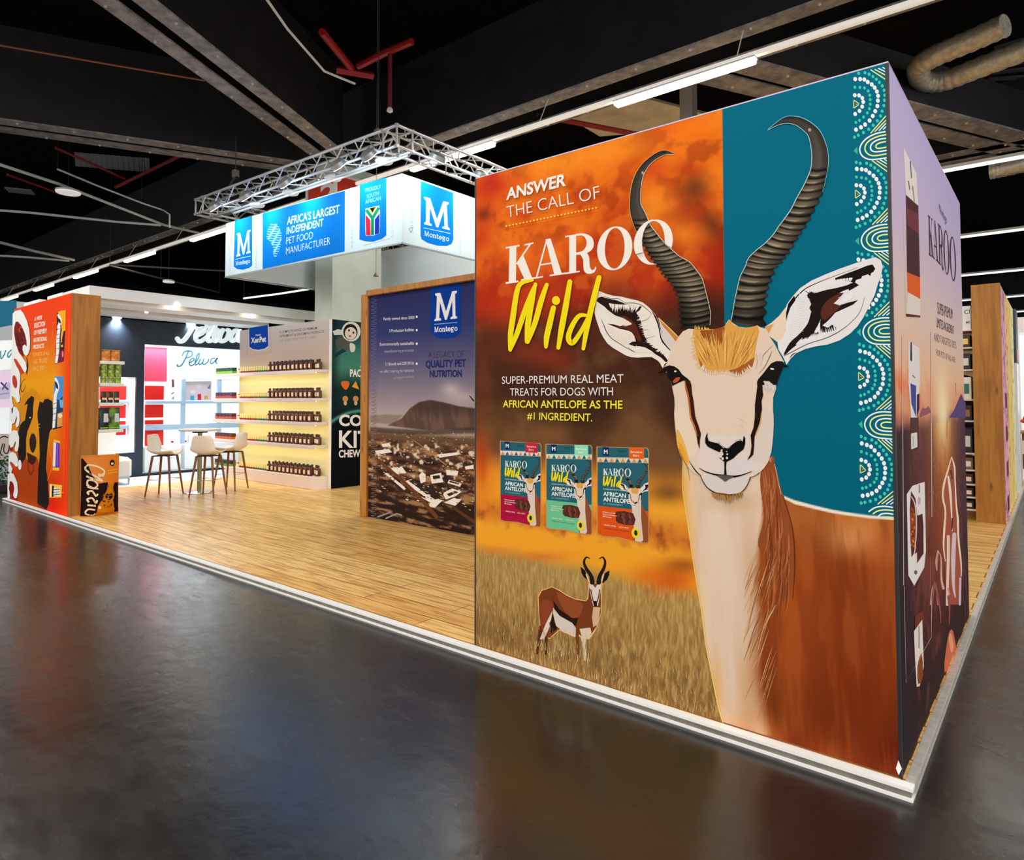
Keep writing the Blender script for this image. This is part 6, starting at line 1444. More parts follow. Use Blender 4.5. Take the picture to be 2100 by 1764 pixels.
place(sp_, used, (-10.13, 2.10, PZ), math.atan2(.82, -.56), 'cream shell bar stool with its back to the viewer, before the table post', 'bar stools at the round table')
place(sp_, used, (-10.62, 2.74, PZ), math.atan2(-.5, -.85), 'pale bar stool half hidden behind another, next to the lit shelves', 'bar stools at the round table')
# ------------------------------------------------------------------ hanging square banner
zBn = Z(420, 240, 3.5)
def V3(a): return Vector(tuple(map(float, a)))
YB, XR, XL, YK = 3.2, -6.73, -11.80, 7.05
bw = thing('hanging_banner', (-9.26, 5.1, 4.4), 'square blue and white banner hanging under the truss', 'banner')
FAB = mat('banner_white', (212, 220, 222), .7, spec=.15)
def slab(p, q, z0p, z1p, z0q, z1q, inward, th=.03):
    a, b_ = Vector((p[0], p[1], 0)), Vector((q[0], q[1], 0)); n = Vector(inward)*th
    z = Vector((0, 0, 1))
    vs = [a+z*z0p, b_+z*z0q, b_+z*z1q, a+z*z1p]; vs += [v+n for v in vs]
    return MB().add(vs, [(0, 1, 2, 3), (7, 6, 5, 4), (0, 4, 5, 1), (1, 5, 6, 2), (2, 6, 7, 3), (3, 7, 4, 0)])
slab((XL, YB), (XR, YB), 3.97, 4.99, 3.87, 4.87, (0, 1, 0)).build('front_panel', FAB, bw); fp_ = bpy.data.objects['front_panel']
rp2_ = slab((XR, YB+.031), (XR, YK-.031), 3.87, 4.87, 3.87, 4.87, (-1, 0, 0)).build('side_panel', FAB, bw)
slab((XL, YB+.031), (XL, YK-.031), 3.97, 4.99, 3.97, 4.99, (1, 0, 0)).build('side_panel', FAB, bw)
slab((XL, YK), (XR, YK), 3.97, 5.11, 3.87, 5.02, (0, -1, 0)).build('back_panel', FAB, bw)
fr = MB()
for (p, z0), (q, z1) in ((((XL, YB), 3.965), ((XR, YB), 3.865)), (((XR, YB), 3.865), ((XR, YK), 3.865)), (((XL, YB), 3.965), ((XL, YK), 3.965)), (((XL, YK), 3.965), ((XR, YK), 3.865))):
    fr.bar((p[0], p[1], z0-.01), (q[0], q[1], z1-.01), .02, .02)
fr.build('bottom_tube_edging', mat('frame_grey', (150, 160, 164), .4, .5), bw)
BLU, BL2, LB = (0, 122, 216), (0, 112, 206), (206, 232, 246)
A = Art(1, YB, -1, .0008); A.T = zBn
A.poly([(215, 745), (340, 710), (340, 1066), (318, 1084), (276, 1096), (234, 1092), (208, 1074)], BLU)
glyph(A, MG, (226, 1004), (328, 974), (228, 838), (232, 244, 248)); A.stroke([(222, 1022), (328, 998)], 4, LB, 0); slab_word(A, (222, 1066), (328, 1046), (222, 1036), LB)
A.poly([(415, 692), (1006, 530), (1004, 966), (415, 1092)], BLU)
af = sm([(446, 842), (462, 790), (490, 764), (530, 778), (552, 850), (545, 900), (538, 950), (512, 1004), (496, 1000), (490, 940), (470, 892), (446, 872)], 4)
def inside(p, Q):
    c = False
    for i in range(len(Q)):
        a_, b_ = Q[i-1], Q[i]
        if (a_[1] > p[1]) != (b_[1] > p[1]) and p[0] < (b_[0]-a_[0])*(p[1]-a_[1])/(b_[1]-a_[1])+a_[0]: c = not c
    return c
for k in range(20):
    seg = []
    for j in range(40):
        x = 440+j*3.2; y = 760+k*13.5-(x-490)*.35+5*math.sin(j*.35+k)
        if inside((x, y), af): seg.append((x, y))
    if len(seg) > 3: A.stroke(seg[::3]+[seg[-1]], 6.5, (150, 214, 246), 2)
for t, a_, b_, c_, bo in (("AFRICA'S LARGEST", (590, 774), (966, 688), (592, 721), .02), ('INDEPENDENT', (586, 842), (850, 782), (588, 793), .02), ('PET FOOD', (584, 914), (776, 872), (586, 866), -.005), ('MANUFACTURER', (583, 986), (900, 912), (585, 938), -.005)):
    A.text(t, a_, b_, c_, LB, bo)
A.poly([(1112, 486), (1304, 434), (1303, 850), (1270, 876), (1206, 896), (1150, 892), (1110, 880)], BL2)
for t, a_, b_, c_ in (('PROUDLY', (1152, 540), (1264, 512), (1152, 514)), ('SOUTH', (1162, 584), (1250, 560), (1162, 558)), ('AFRICAN', (1152, 624), (1264, 594), (1152, 597))): A.text(t, a_, b_, c_, (120, 210, 246), .01)
fl = [(1154, 658), (1252, 636), (1258, 690), (1252, 838), (1212, 850), (1156, 852), (1152, 800)]
A.poly(fl, (236, 240, 240)); A.poly([(1154, 700), (1190, 742), (1190, 850), (1158, 850)], (214, 30, 60)); A.poly([(1256, 690), (1220, 736), (1220, 846), (1250, 838)], (20, 44, 160))
A.stroke([(1160, 668), (1204, 728), (1204, 848)], 24, (10, 130, 84), 0, False); A.stroke([(1250, 650), (1204, 728)], 22, (10, 130, 84), 0, False); A.poly([(1172, 656), (1236, 642), (1204, 700)], (246, 190, 40)); A.poly([(1184, 655), (1226, 645), (1204, 688)], (16, 16, 18))
GP = (150, 164, 176)
for k in range(5): A.stroke([(1338, 720+34*k), (1350, 708+34*k), (1352, 736+34*k), (1338, 724+34*k)], 2.5, GP, 0); A.stroke([(1062, 800+30*k), (1052, 812+30*k), (1064, 818+30*k)], 2.5, GP, 0)
for k in range(12): A.stroke([(1140+16*k, 926-4.2*k), (1148+16*k, 916-4.2*k), (1154+16*k, 922-4.2*k)], 2.2, GP, 0)
for k in range(8): A.stroke([(372, 900+24*k), (364, 910+24*k), (372, 918+24*k)], 2.2, GP, 0); A.stroke([(186, 1000+14*k), (180, 1006+14*k)], 2.2, GP, 0)
A.T = lambda p: p; A.build('front_print', fp_)
A = Art(0, XR, 1, .0008); A.T = zBn
A.poly([(1550, 460), (1784, 544), (1784, 880), (1770, 912), (1736, 926), (1670, 924), (1600, 904), (1556, 878), (1548, 850)], BLU)
glyph(A, MG, (1574, 770), (1758, 812), (1570, 572), (236, 246, 248)); A.stroke([(1572, 796), (1762, 836)], 4, LB, 0); slab_word(A, (1576, 852), (1758, 894), (1576, 816), (206, 234, 246))
for k in range(6): A.stroke([(1488, 650+32*k), (1474, 664+32*k), (1496, 672+32*k), (1488, 650+32*k)], 2.5, GP, 0)
A.poly([(1462, 800), (1496, 790), (1480, 838)], GP); A.poly([(1470, 803), (1488, 798), (1480, 824)], (232, 240, 240))
for k in range(7): A.stroke([(1838, 836+22*k), (1828, 844+22*k), (1838, 852+22*k)], 2.2, GP, 0)
for k in range(9): A.stroke([(1600+22*k, 940+6*k), (1608+22*k, 934+6*k)], 2.2, GP, 0)
A.T = lambda p: p; A.build('side_print', rp2_)
# sensor line seen under the banner
a_ = at(769, 508, 1, 4.2); b_ = at(771, 562, 1, 4.2)
hk = thing('hanging_hook', tuple(b_), 'thin line with a small hook hanging before the pale column', 'hook')
MB().tube([(b_[0], 4.2, 9.0), tuple(b_)], .004, 6).build('line', mat('dim_line', (120, 130, 124), .5), hk)
MB().lathe([(.01, 0), (.05, .01), (.03, .04), (.008, .07)], 10, (b_[0], b_[1], b_[2]-.05)).build('hook', GREYT, hk, True)

# ------------------------------------------------------------------ aluminium truss
TS = .29
tr = thing('lighting_truss', (-9.5, 5.7, 5.28), 'square ring of silver lattice truss above the hanging banner', 'truss')
ALT = mat('truss_aluminium', (226, 228, 230), .3, .75)
def truss_side(p, q):
    p, q = Vector(p), Vector(q); d = (q-p).normalized(); s_ = Vector((-d.y, d.x, 0)).normalized(); up = Vector((0, 0, 1)); L = (q-p).length
    lt = MB(); ts = bpy.data.objects.new('truss_side', None); link(ts, tr)
    cor = {(i, j): s_*(i*TS/2)+up*(j*TS/2) for i in (-1, 1) for j in (-1, 1)}
    first = None
    for key, o_ in cor.items():
        MB().tube([p+o_-d*(TS/2+.024), q+o_+d*(TS/2+.024)], .024, 10).build('chord', ALT, ts, True)
    n = int(L/.26)
    for fa, fb in (((-1, -1), (-1, 1)), ((-1, 1), (1, 1)), ((1, 1), (1, -1)), ((1, -1), (-1, -1))):
        for k in range(n):
            a_ = p+d*(L*k/n)+cor[fa if k % 2 == 0 else fb]; b2 = p+d*(L*(k+1)/n)+cor[fb if k % 2 == 0 else fa]
            lt.tube([a_, b2], .011, 6)
    lt.build('lattice', ALT, ts, True)
zt = 5.285
c00, c10, c11, c01 = (-12.27, 3.05, 5.36), (-6.66, 3.05, zt), (-6.66, 7.2, zt), (-12.27, 7.2, 5.36)
for p, q in ((c00, c10), (c10, c11), (c01, c11), (c00, c01)): truss_side(p, q)
for c_ in (c00, c10, c11, c01):
    mb = MB()
    for i in (-1, 1):
        for j in (-1, 1):
            mb.bar((c_[0]+i*TS/2, c_[1]+j*TS/2, c_[2]-TS/2), (c_[0]+i*TS/2, c_[1]+j*TS/2, c_[2]+TS/2), .022)
    mb.build('corner_block_lattice', ALT, tr)
# hoists between girders and truss
for px, py, lab, x0 in ((483, 372, 'black hoist and strap over the far end of the truss', None), (776, 292, 'black hoist and strap close to the truss corner', None)):
    q = at(px, py-10, 1, 3.05)
    t = thing('chain_hoist', tuple(q), lab, 'hoist')
    MB().tube([(q[0], q[1], q[2]), (q[0], q[1], 6.5 if px < 600 else 9.0)], .007, 6).build('chain', mat('dim_chain', (74, 74, 78), .5, .5), t)
    MB().rbox(q[0]-.05, q[0]+.05, q[1]-.05, q[1]+.05, q[2]-.02, q[2]+.12, .01).build('hoist_body', GREYT, t)
    for s_ in (-1, 1): MB().tube([(q[0], q[1], q[2]), (q[0]+s_*.36, q[1], 5.5)], .024, 6).build('strap', DARKM, t)
# lamps on the truss washing the banner
def flood(x, y, z, tx, ty, tz, label, power, lens=COOL, r=.12):
    d = Vector((tx-x, ty-y, tz-z)).normalized()
    t = thing('flood_lamp', (x, y, z), label, 'lamp', 'lamps on the truss')
    p = Vector((x, y, z))
    MB().tube([p-d*.10, p-d*.07, p], [r*.5, r*.95, r], 20).build('housing', mat('lamp_silver', (200, 206, 210), .3, .6), t, True)
    MB().tube([p+d*.001, p+d*.006], [r*.92, r*.92], 20).build('lens', lens, t)
    zc_ = 5.155+max(0, -6.66-x)*.0134; side = x > -6.6
    MB().tube([tuple(p-d*.09), (x, y, zc_), (-6.50, y, zc_) if side else (x, 2.885, zc_)], .014, 8).build('arm', ALT, t)
    l = bpy.data.lights.new('flood_beam', 'AREA'); l.shape = 'DISK'; l.size = r*1.8; l.energy = power; l.color = (.60, .87, 1.0); l.spread = math.radians(150)
    lo = bpy.data.objects.new('flood_beam', l); COL.objects.link(lo); lo.location = p+d*.012
    lo.rotation_euler = d.to_track_quat('-Z', 'Y').to_euler()
YL_ = 2.74
for i, x in enumerate((-11.3, -10.2, -9.0, -7.6, -6.9)):
    flood(x, YL_, 5.02+.02*(4-i), x, 3.2, 4.62, ('bright lamp at the far end of the banner', 'lamp over the white stripe next to the map of Africa', 'lamp over the middle of the blue banner', 'lamp over the flag badge', 'lamp at the front corner of the banner')[i], 10)
for i, y in enumerate((3.5, 4.45)):
    flood(-6.33, y, 5.06, -6.73, y, 4.45, ('warm looking lamp beside the truss corner', 'dazzling lamp against the side of the banner next to the orange wall')[i], 10)
# rail under the truss with its lamp pods
rl = thing('lamp_rail', (-9, 3.0, 5.0), 'slim white rail with pods along the underside of the truss', 'lamp rail')
a_, b_ = at(480, 437, 1, 3.22), at(835, 320, 1, 3.22)
MB().tube([(a_[0], 3.22, a_[2]), (b_[0], 3.22, b_[2])], .022, 8).build('rail', ALT, rl, True)
for px, py in ((527, 420), (596, 395), (683, 365), (788, 330)):
    q = at(px, py, 1, 3.22)
    MB().lathe([(.02, -.05), (.12, -.03), (.14, 0), (.10, .03), (.02, .045)], 18, tuple(q)).build('pod', mat('pod_white', (236, 240, 244), .35, emit=.25), rl, True)

# ------------------------------------------------------------------ neighbouring white and navy stand
XN = -14.3
NAVY = noisy('navy_wall', (22, 34, 52), (28, 42, 60), 1.5, .5)
PAN = mat('gloss_white', (240, 244, 248), .3); ICE = mat('ice_blue_frame', (168, 200, 228), .35); REDP = mat('red_panel', (226, 24, 20), .4); PINK = mat('pink_panel', (226, 70, 104), .4)
nv = thing('exhibition_wall', (XN, 3, 0), 'navy neighbouring stand wall with white lit niches and script sign', 'stand wall')
def pp_(px, py, x=XN): q = at(px, py, 0, x); return q[1], q[2]
nL = (1.2, 2.62, .51, 2.07); nR = (2.77, 6.4, .06, 2.77)
for y0, y1, z0, z1 in ((1.0, nL[1], nL[3], 3.3), (1.0, nL[1], 0, nL[2]), (1.0, nL[0], nL[2], nL[3]), (nL[1], nR[0], 0, 3.3), (nR[0], nR[1], nR[3], 3.3), (nR[1], 6.6, 0, 3.3), (nR[0], nR[1], 0, nR[2])):
    MB().box(XN-.06, XN, y0, y1, z0, z1).build('wall_panel', NAVY, nv)
XB = -14.78
MB().box(XB-.04, XB, 1.0, 6.6, 0, 3.0).build('niche_back', mat('glowing_back_panel', (240, 246, 250), .5, emit=.55), nv)
for y in (1.02, 2.66, 6.5): MB().box(XB, XN-.061, y-.02, y+.02, 0, 2.9).build('niche_side', PAN, nv)
for (y0, y1, z0, z1) in (nL, nR): MB().box(XB, XN-.061, y0+.05, y1-.05, z1+.03, z1+.05).build('niche_top', PAN, nv); MB().box(XB, XN-.061, y0+.05, y1-.05, z0-.05, z0-.03).build('niche_floor', PAN, nv)
def rect(px0, py0, px1, py1, m_, name, x=XB, th=.02):
    y0, z1 = pp_(px0, py0, x); y1, z0 = pp_(px1, py1, x)
    return MB().box(x+.001, x+th, min(y0, y1), max(y0, y1), min(z0, z1), max(z0, z1)).build(name, m_, nv)
for r_ in ((204, 791, 258, 820), (204, 830, 257, 857), (204, 865, 257, 871), (204, 881, 257, 892), (204, 897, 216, 916)): rect(*r_, REDP, 'red_panel')
rect(297, 712, 341, 783, PINK, 'pink_panel'); 
for r_ in ((297, 791, 335, 820), (297, 830, 334, 856), (297, 862, 334, 870), (297, 878, 334, 916)): rect(*r_, REDP, 'red_panel')
for px in (373, 447): rect(px-2, 778, px+3, 955, ICE, 'upright_frame', XB+.02, .06)
for py, a_, b_ in ((825, 200, 281), (876, 200, 281), (825, 297, 492), (874, 297, 492), (778, 372, 492)):
    y0, z1 = pp_(a_, py-2, XB); y1, z0 = pp_(b_, py+2, XB); MB().box(XB+.02, XB+.085, min(y0, y1), max(y0, y1), z0, z1).build('shelf', ICE, nv)
A = Art(0, XB, 1, .035); zN, zN2 = Z(190, 590, 6.774), Z(190, 770, 6.774)
A.T = zN2; A.poly([(1270, 85), (1640, 80), (1640, 345), (1270, 350)], (226, 218, 232)); A.ell(1380, 230, 36, 26, (246, 244, 250)); A.ell(1470, 150, 46, 30, (236, 230, 244)); A.poly([(1580, 180), (1625, 120), (1620, 190)], (120, 120, 150))
A.poly([(1345, 285), (1402, 280), (1402, 345), (1345, 345)], (70, 180, 224)); A.poly([(1448, 262), (1496, 255), (1500, 338), (1448, 342)], (226, 40, 60)); A.poly([(1540, 285), (1590, 278), (1596, 330), (1540, 332)], (214, 186, 80))
A.stroke([(1105, 55), (1108, 165)], 30, (70, 60, 90), 0, False)
for y in (70, 100, 140): A.stroke([(1090, y), (1124, y-6)], 8, (190, 60, 80), 0)
A.stroke([(1085, 260), (1120, 235)], 12, (70, 66, 90), 0); A.stroke([(1095, 325), (1122, 290), (1112, 330)], 12, (70, 66, 90), 0)
A.ell(1096, 922, 22, 14, (190, 40, 50)); A.ell(1094, 1052, 22, 12, (120, 120, 150)); A.ell(1270, 915, 30, 14, (206, 36, 44)); A.ell(1390, 1040, 46, 15, (206, 36, 44)); A.ell(1280, 1044, 20, 14, (206, 36, 44)); A.stroke([(1318, 830), (1316, 1180)], 9, (150, 170, 190), 0); A.stroke([(1270, 990), (1370, 994)], 8, (110, 140, 160), 0); A.ell(1318, 990, 20, 20, (90, 150, 160)); A.ell(1335, 1044, 14, 18, (206, 36, 44))
A.T = lambda p: p; A.build('product_picture_print', nv)
def script(a_, big):
    """the five-letter script of the neighbouring stand"""
    if big: z, w_, c_ = zN, 58, (226, 242, 250)
    else: z, w_, c_ = zN, 19, (40, 92, 110)
    a_.T = z
    if big:
        S_ = [([(1395, 480), (1370, 560), (1310, 660), (1250, 735), (1195, 750), (1160, 710)], 1), ([(1330, 520), (1420, 480), (1540, 490), (1570, 540), (1500, 580), (1420, 560)], .8), ([(1430, 670), (1510, 630), (1540, 580), (1490, 570), (1430, 640), (1420, 720), (1480, 748), (1570, 690)], 1), ([(1570, 690), (1660, 600), (1690, 520), (1650, 520), (1590, 660), (1590, 740), (1640, 735)], 1),
              ([(1720, 590), (1670, 690), (1690, 745), (1750, 690)], 1), ([(1790, 590), (1750, 690), (1770, 745), (1840, 720), (1880, 620), (1860, 590)], 1), ([(2020, 610), (1960, 600), (1905, 680), (1920, 740), (1980, 710), (2030, 600), (2000, 720), (2040, 745)], 1)]
    else:
        S_ = [([(1320, 892), (1290, 960), (1250, 1040), (1215, 1085), (1170, 1092), (1165, 1070)], 1.2), ([(1238, 945), (1256, 900), (1310, 880), (1364, 890), (1376, 930), (1340, 965), (1290, 975)], 1), ([(1340, 1045), (1386, 1018), (1400, 990), (1372, 985), (1336, 1030), (1342, 1080), (1392, 1072), (1430, 1030)], 1), ([(1430, 1030), (1466, 960), (1470, 915), (1444, 940), (1412, 1040), (1424, 1076), (1460, 1050)], 1),
              ([(1488, 992), (1466, 1046), (1480, 1070), (1516, 1040)], 1), ([(1534, 990), (1520, 1050), (1540, 1068), (1586, 1036), (1604, 992)], 1), ([(1690, 985), (1650, 985), (1624, 1030), (1640, 1058), (1680, 1030), (1726, 975), (1700, 1030), (1716, 1056)], 1)]
    for p, k in S_: a_.stroke(p, w_*k, c_, 6)
    a_.T = lambda p: p
for k in range(1):
    A = Art(0, XN, 1, .05); script(A, True); o = A.build('script_lettering', nv, mat('lit_letters', (226, 242, 250), .4, emit=.5))
    so = o.modifiers.new('thick', 'SOLIDIFY'); so.thickness = .04; so.offset = 0
A = Art(0, XB, 1, .035); script(A, False); A.build('small_script_lettering', nv)
cn = MB(); q0 = pp_(297, 917, XN-.06); q1 = pp_(372, 958, XN-.06); cn.rbox(XN-.42, XN-.08, q0[0], q1[0], .07, q0[1], .01); cn.build('white_counter', PAN, nv)
cn = MB(); q0 = pp_(376, 905, XN-.06); q1 = pp_(492, 950, XN-.06); cn.rbox(XN-.36, XN-.08, q0[0]+.05, q1[0]+.3, .07, .62, .01); cn.build('white_cabinet', PAN, nv)
area('niche_light', (XB+.24, 1.85, 2.05), (.3, 1.3), 14, (0, math.radians(0), 0), (.94, .98, 1))
area('niche_light', (XB+.24, 4.4, 2.74), (.3, 3.2), 45, (0, 0, 0), (.94, .98, 1))
# canopy
cp = thing('stand_canopy', (-13.4, 3.7, 3.4), 'white slatted canopy with small downlights over the navy stand', 'canopy')
WC = mat('canopy_white', (246, 246, 245), .5); BRG = mat('recess_tan', (206, 186, 160), .6)
def yx(px, py, x): return at(px, py, 0, x)[1]
MB().box(-12.56, -12.50, 1.12, 6.0, 3.40, 3.565).build('fascia', WC, cp)
MB().box(-14.4, -12.56, 1.12, 1.16, 3.30, 3.565).build('end_fascia', WC, cp)
MB().box(-14.4, -12.5, 1.12, 6.0, 3.566, 3.60).build('top_slab', WC, cp)
MB().box(-14.4, -12.56, 1.16, 5.98, 3.50, 3.56).build('recess', BRG, cp)
for x0, x1, z, ye, yb in ((-13.30, -12.70, 3.335, 5.55, 1.17), (-14.18, -13.44, 3.275, 5.1, 1.17)):
    MB().box(x0, x1, yb, ye, z, z+.12).build('soffit_board', WC, cp)
MB().box(-14.36, -14.30, 1.17, 5.1, 3.26, 3.42).build('soffit_board', WC, cp)
for px, py, z in ((360, 628, 3.40), (515, 645, 3.40), (297, 642, 3.33), (445, 657, 3.33), (240, 652, 3.27), (390, 665, 3.27)):
    q = at(px, py, 2, z)
    MB().lathe([(.07, -.012), (.085, -.004), (.085, .05)], 18, tuple(q)).build('downlight', DOWN, cp)
    area('downlight_beam', (q[0], q[1], q[2]-.02), (.14, .14), 34, (0, 0, 0), (1, .97, .92), math.radians(105))
# white lounge chair in the neighbouring stand
lc = thing('lounge_chair', (-13.3, 1.9, 0), 'white rounded lounge chair behind the big food bag', 'chair')
q0 = at(205, 915, 0, -13.4); q1 = at(256, 890, 0, -13.4)
y0, y1 = q0[1], q1[1]
mb = MB(); mb.rbox(-13.75, -13.0, y0-.1, y1, .12, .52, .06); mb.build('seat', mat('chair_white', (240, 240, 240), .4), lc)
mb = MB(); mb.rbox(-13.85, -13.72, y0+.02, y1-.02, .45, 1.04, .05); mb.build('backrest', mat('chair_white', (240, 240, 240), .4), lc)
for x in (-13.7, -13.05):
    for y in (y0-.05, y1-.05): MB().tube([(x, y, .013), (x, y, .13)], .02, 8).build('leg', CHROME, lc)
MB().box(XN+.065, -12.75, 1.0, 7, 0.001, .012).build('stand_carpet', noisy('pale_blue_tiles', (190, 214, 226), (226, 236, 242), 2.5, .3), None)
o = bpy.data.objects['stand_carpet']; tag(o, 'pale blue glossy floor covering under the navy stand', 'floor covering')
# lit sign wall further along the same stand
sw = thing('sign_wall', (XN, .1, 0), 'blue headed light box wall with script beyond the orange wall', 'stand wall')
MB().box(XN-.3, XN-.01, -4, .95, 0, 3.42).build('wall_body', mat('grey_white', (206, 212, 222), .5), sw)
A = Art(0, XN-.01, 1, .001); z0_ = Z(0, 600, 3.83)
A.T = z0_
A.poly([(-300, 90), (130, 60), (130, 250), (-300, 330)], (50, 128, 170)); A.poly([(-300, 330), (130, 262), (130, 370), (-300, 392)], (206, 214, 226))
o = A.build('blue_header_print', sw)
A = Art(0, XN-.01, 1, .002); A.T = z0_
A.poly([(-300, 392), (130, 372), (130, 600), (-300, 640)], (240, 248, 250)); A.poly([(-300, 640), (130, 602), (130, 900), (-300, 920)], (226, 204, 232)); A.poly([(-300, 920), (130, 900), (130, 1110), (-300, 1110)], (236, 244, 248))
A.poly([(-300, 760), (30, 740), (60, 700), (110, 740), (100, 830), (-300, 850)], (186, 178, 210), 2); A.stroke([(10, 710), (60, 760)], 14, (60, 50, 110), 0); A.stroke([(50, 710), (20, 760)], 10, (70, 60, 120), 0); A.stroke([(0, 800), (70, 790)], 6, (120, 110, 160), 0)
for p in ([(4, 462), (8, 520), (32, 490), (44, 456)], [(90, 450), (62, 480), (66, 510), (90, 480), (104, 450), (100, 510)]): A.stroke(p, 9, (20, 120, 140), 5)
A.build('sign_print', sw, LIGHTBOX)
A = Art(0, XN-.01, 1, .003); A.T = z0_
A.poly([(-300, 1110), (130, 1110), (130, 1310), (-300, 1352)], (214, 206, 200))
for p in ([(-10, 1150), (30, 1130), (60, 1140)], [(20, 1190), (4, 1260), (20, 1280)], [(34, 1190), (30, 1250), (60, 1260), (76, 1190), (70, 1230), (90, 1220)]): A.stroke(p, 9, (26, 24, 26), 4)
A.build('counter_print', sw)
hd = thing('hedge', (-13.9, .2, 0), 'low dark green hedge at the foot of the blue headed wall', 'hedge')
HG = noisy('hedge_leaf', (10, 34, 14), (40, 92, 34), 8, .6)
MB().rbox(-14.25, -13.6, -1.6, .62, .0, .14, .01).build('planter', DARKM, hd)
mb = MB(); rr = random.Random(9)
for k in range(1500):
    x, y, z = rr.uniform(-14.25, -13.62), rr.uniform(-1.6, .62), rr.uniform(.13, .62); s_ = rr.uniform(.02, .05)
    a1 = Vector((rr.gauss(0, 1), rr.gauss(0, 1), rr.gauss(0, 1))).normalized(); b1 = a1.orthogonal().normalized(); p = Vector((x, y, z))
    mb.add([p-a1*s_, p+b1*s_*.4, p+a1*s_, p-b1*s_*.4], [(0, 1, 2, 3)])
mb.build('foliage', HG, hd)

# ------------------------------------------------------------------ far shelf wall behind the antelope wall
rw = thing('display_wall', (-.15, 8.7, .05), 'oak ended shelf wall with a pink and yellow outer picture, behind the antelope wall', 'display wall')
MB().box(-.29, -.004, 7.20, 10.3, PZ, 3.06).build('wall_body', mat('panel_core', (232, 230, 226), .6), rw)
MB().rbox(-.305, .0, 7.15, 7.20, PZ, 3.07, .003).build('end_board', BOARD, rw)
MB().box(-.305, -.29, 7.20, 10.3, PZ, 3.0).build('dark_back_panel', mat('shelf_dark', (46, 30, 26), .6), rw)
R = Ras(0, -.004, 1, 7.205, 10.298, PZ+.002, 3.058, .02)
n1 = fbm(R.A*3, R.Zg*3, 4); n2 = fbm(R.A*9, R.Zg*9, 6)
V = (R.A-7.2)/3.1
R.fill((240, 206, 130)); R.mix(np.clip((.36-V)*9, 0, 1), (232, 170, 196)); R.mix(np.clip((V-.75)*9, 0, 1), (232, 232, 190)); R.mix(np.clip((n2-.6)*9, 0, .8)*np.clip((.5-V)*9, 0, 1), (120, 60, 60)); R.mix(np.clip((n1-.62)*9, 0, .7)*np.clip((V-.5)*9, 0, 1), (220, 196, 30)); R.mix(np.clip((n2-.64)*9, 0, .8)*np.clip((V-.6)*9, 0, 1), (80, 120, 40))
A_ = (np.abs((R.Zg*2.2) % 1-.5) < .22)*np.exp(-((V-.22)/.07)**4)*(R.Zg < 1.7)
R.mix(A_, (92, 44, 56))
R.build('outer_picture_print', rw)
shy = [677, 713, 758, 819, 862, 928, 962, 991, 1017, 1042]
szs = [at(1982, y, 1, 7.3)[2] for y in shy]
for z in szs: MB().rbox(-.56, -.305, 7.22, 10.2, z-.02, z, .003).build('shelf', SHM, rw)
sg_ = thing('sign_box', (-.42, 7.6, szs[0]), 'white sign box on the top shelf behind the antelope wall', 'sign')
zt_ = at(1982, 628, 1, 7.3)[2]
MB().rbox(-.55, -.32, 7.28, 9.6, szs[0]+.001, zt_, .004).build('box', WHITE, sg_)
A = Art(1, 7.28, -1, .001); A.text('CI', (1977, 644), (1989, 643), (1977, 636), (90, 90, 90), .01); A.text('ME', (1981, 664), (1990, 663), (1981, 659), (120, 120, 120), .01); A.build('lettering', sg_)
pal = [((60, 36, 30), (240, 206, 110)), ((40, 34, 34), (226, 220, 214)), ((236, 232, 226), (40, 120, 110)), ((44, 34, 30), (150, 110, 60)), ((30, 28, 30), (220, 214, 210)), ((120, 100, 80), (240, 232, 220)), ((60, 30, 28), (236, 220, 200)), ((50, 24, 24), (240, 226, 210)), ((44, 24, 24), (236, 220, 206))]
for i, (b_, l_) in enumerate(pal):
    z = szs[i+1]; hgt = (szs[i]-.02-z)*.78
    pb = thing('packet', (0, 0, 0), '', 'packet'); MB().rbox(-.10, .10, -.06, .06, 0, hgt, .006).build('pack', mat('far_pack_%d' % i, b_, .5), pb); MB().box(-.075, .075, -.0615, -.06, hgt*.25, hgt*.7).build('label', mat('far_label_%d' % i, l_, .5), pb)
    up_ = []
    for k in range(3): place(pb, up_, (-.43, 7.31+.16*k, z), 0, 'packet in the file on shelf %s counted down from the white sign box' % ('one', 'two', 'three', 'four', 'five', 'six', 'seven', 'eight', 'nine')[i], 'packets on far shelf %s' % ('one', 'two', 'three', 'four', 'five', 'six', 'seven', 'eight', 'nine')[i])
sb = thing('side_banner', (-.05, 11, .0), 'narrow dark and white banner beyond the pink and yellow wall', 'banner')
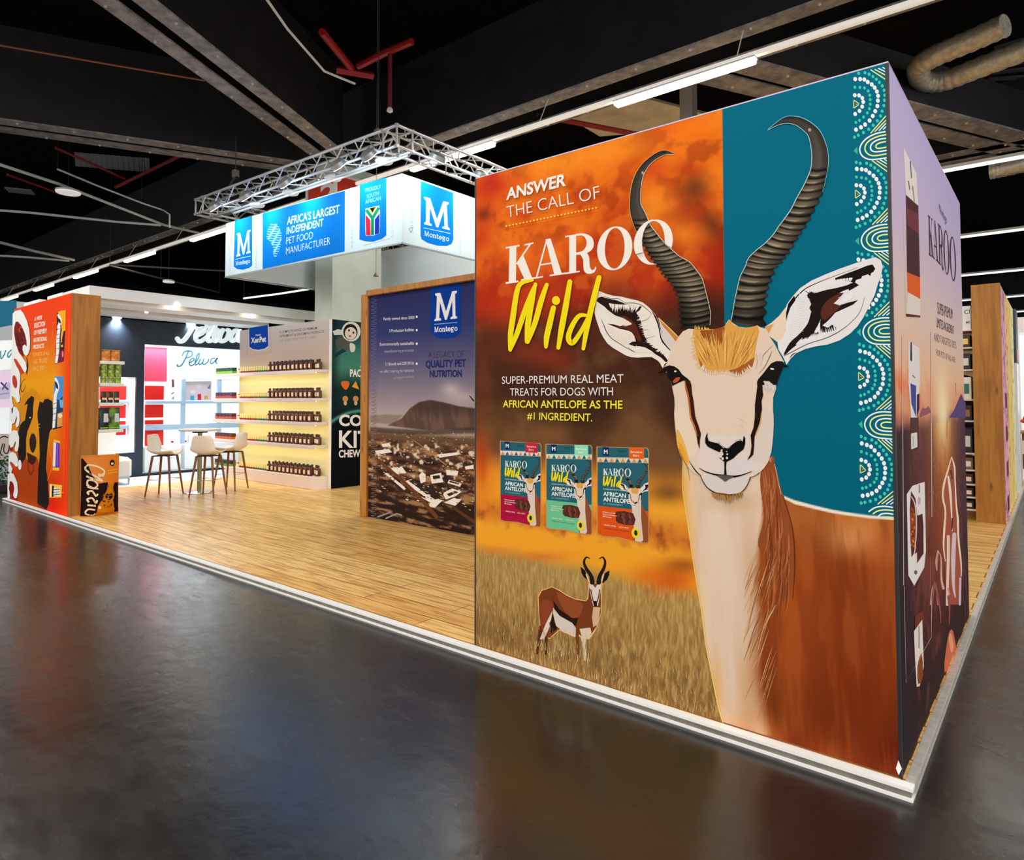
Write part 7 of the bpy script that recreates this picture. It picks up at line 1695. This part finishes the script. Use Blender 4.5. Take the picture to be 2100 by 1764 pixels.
MB().box(-.12, .02, 10.6, 11.3, 0.051, 2.2).build('white_part', PAN, sb); MB().box(-.12, .02, 10.6, 11.3, 2.2, 3.1).build('dark_part', mat('slate', (64, 76, 92), .5), sb); MB().box(.02, .024, 10.7, 11.1, 2.25, 2.45).build('red_patch', PINK, sb)
fw = thing('exhibition_wall', (1.5, 13, 0), 'white lit wall of a distant stand at the picture edge', 'stand wall')
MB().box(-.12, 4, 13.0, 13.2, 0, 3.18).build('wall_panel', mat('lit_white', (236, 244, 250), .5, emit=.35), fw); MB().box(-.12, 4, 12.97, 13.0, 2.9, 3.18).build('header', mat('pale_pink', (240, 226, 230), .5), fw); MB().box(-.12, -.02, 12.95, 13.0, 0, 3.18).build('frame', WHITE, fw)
ct = thing('wooden_counter', (.7, 12, 0), 'brown wooden counter at the picture edge with orange flowers', 'counter')
MB().rbox(.02, 2.2, 11.9, 12.5, .35, .98, .01).build('cabinet', noisy('walnut', (88, 48, 24), (128, 74, 38), 4, .5, (1, 1, 9)), ct); MB().rbox(-.02, 2.25, 11.86, 12.54, .98, 1.02, .006).build('counter_top', BOARD, ct); MB().box(.06, 2.1, 11.95, 12.45, 0, .35).build('base', mat('pale_base', (190, 200, 200), .4), ct); MB().box(.02, .14, 11.88, 11.9, .62, .86).build('notice', mat('notice_cream', (232, 220, 206), .5), ct)
fl = thing('flower_arrangement', (.35, 12.2, 1.02), 'orange and yellow flower arrangement on the brown counter', 'flowers')
MB().lathe([(.10, 0), (.2, .05), (.22, .12)], 18, (.35, 12.2, 1.02)).build('bowl', BOARD, fl, True)
for nm, c_, sd in (('orange_blossoms', (226, 96, 20), 1), ('yellow_blossoms', (240, 206, 30), 2), ('leaves', (60, 90, 30), 3)):
    mb = MB(); r2 = random.Random(sd)
    for k in range(26):
        a1 = r2.uniform(0, 6.28); rr_ = r2.uniform(0, .34); z = 1.14+r2.uniform(0, .24)*(1-rr_)
        mb.lathe([(.01, -.04), (.05, -.015), (.055, .01), (.03, .035), (.005, .04)], 7, (.35+rr_*math.cos(a1), 12.2+rr_*math.sin(a1), z))
    mb.build(nm, mat('blossom_%d' % sd, c_, .6), fl, True)
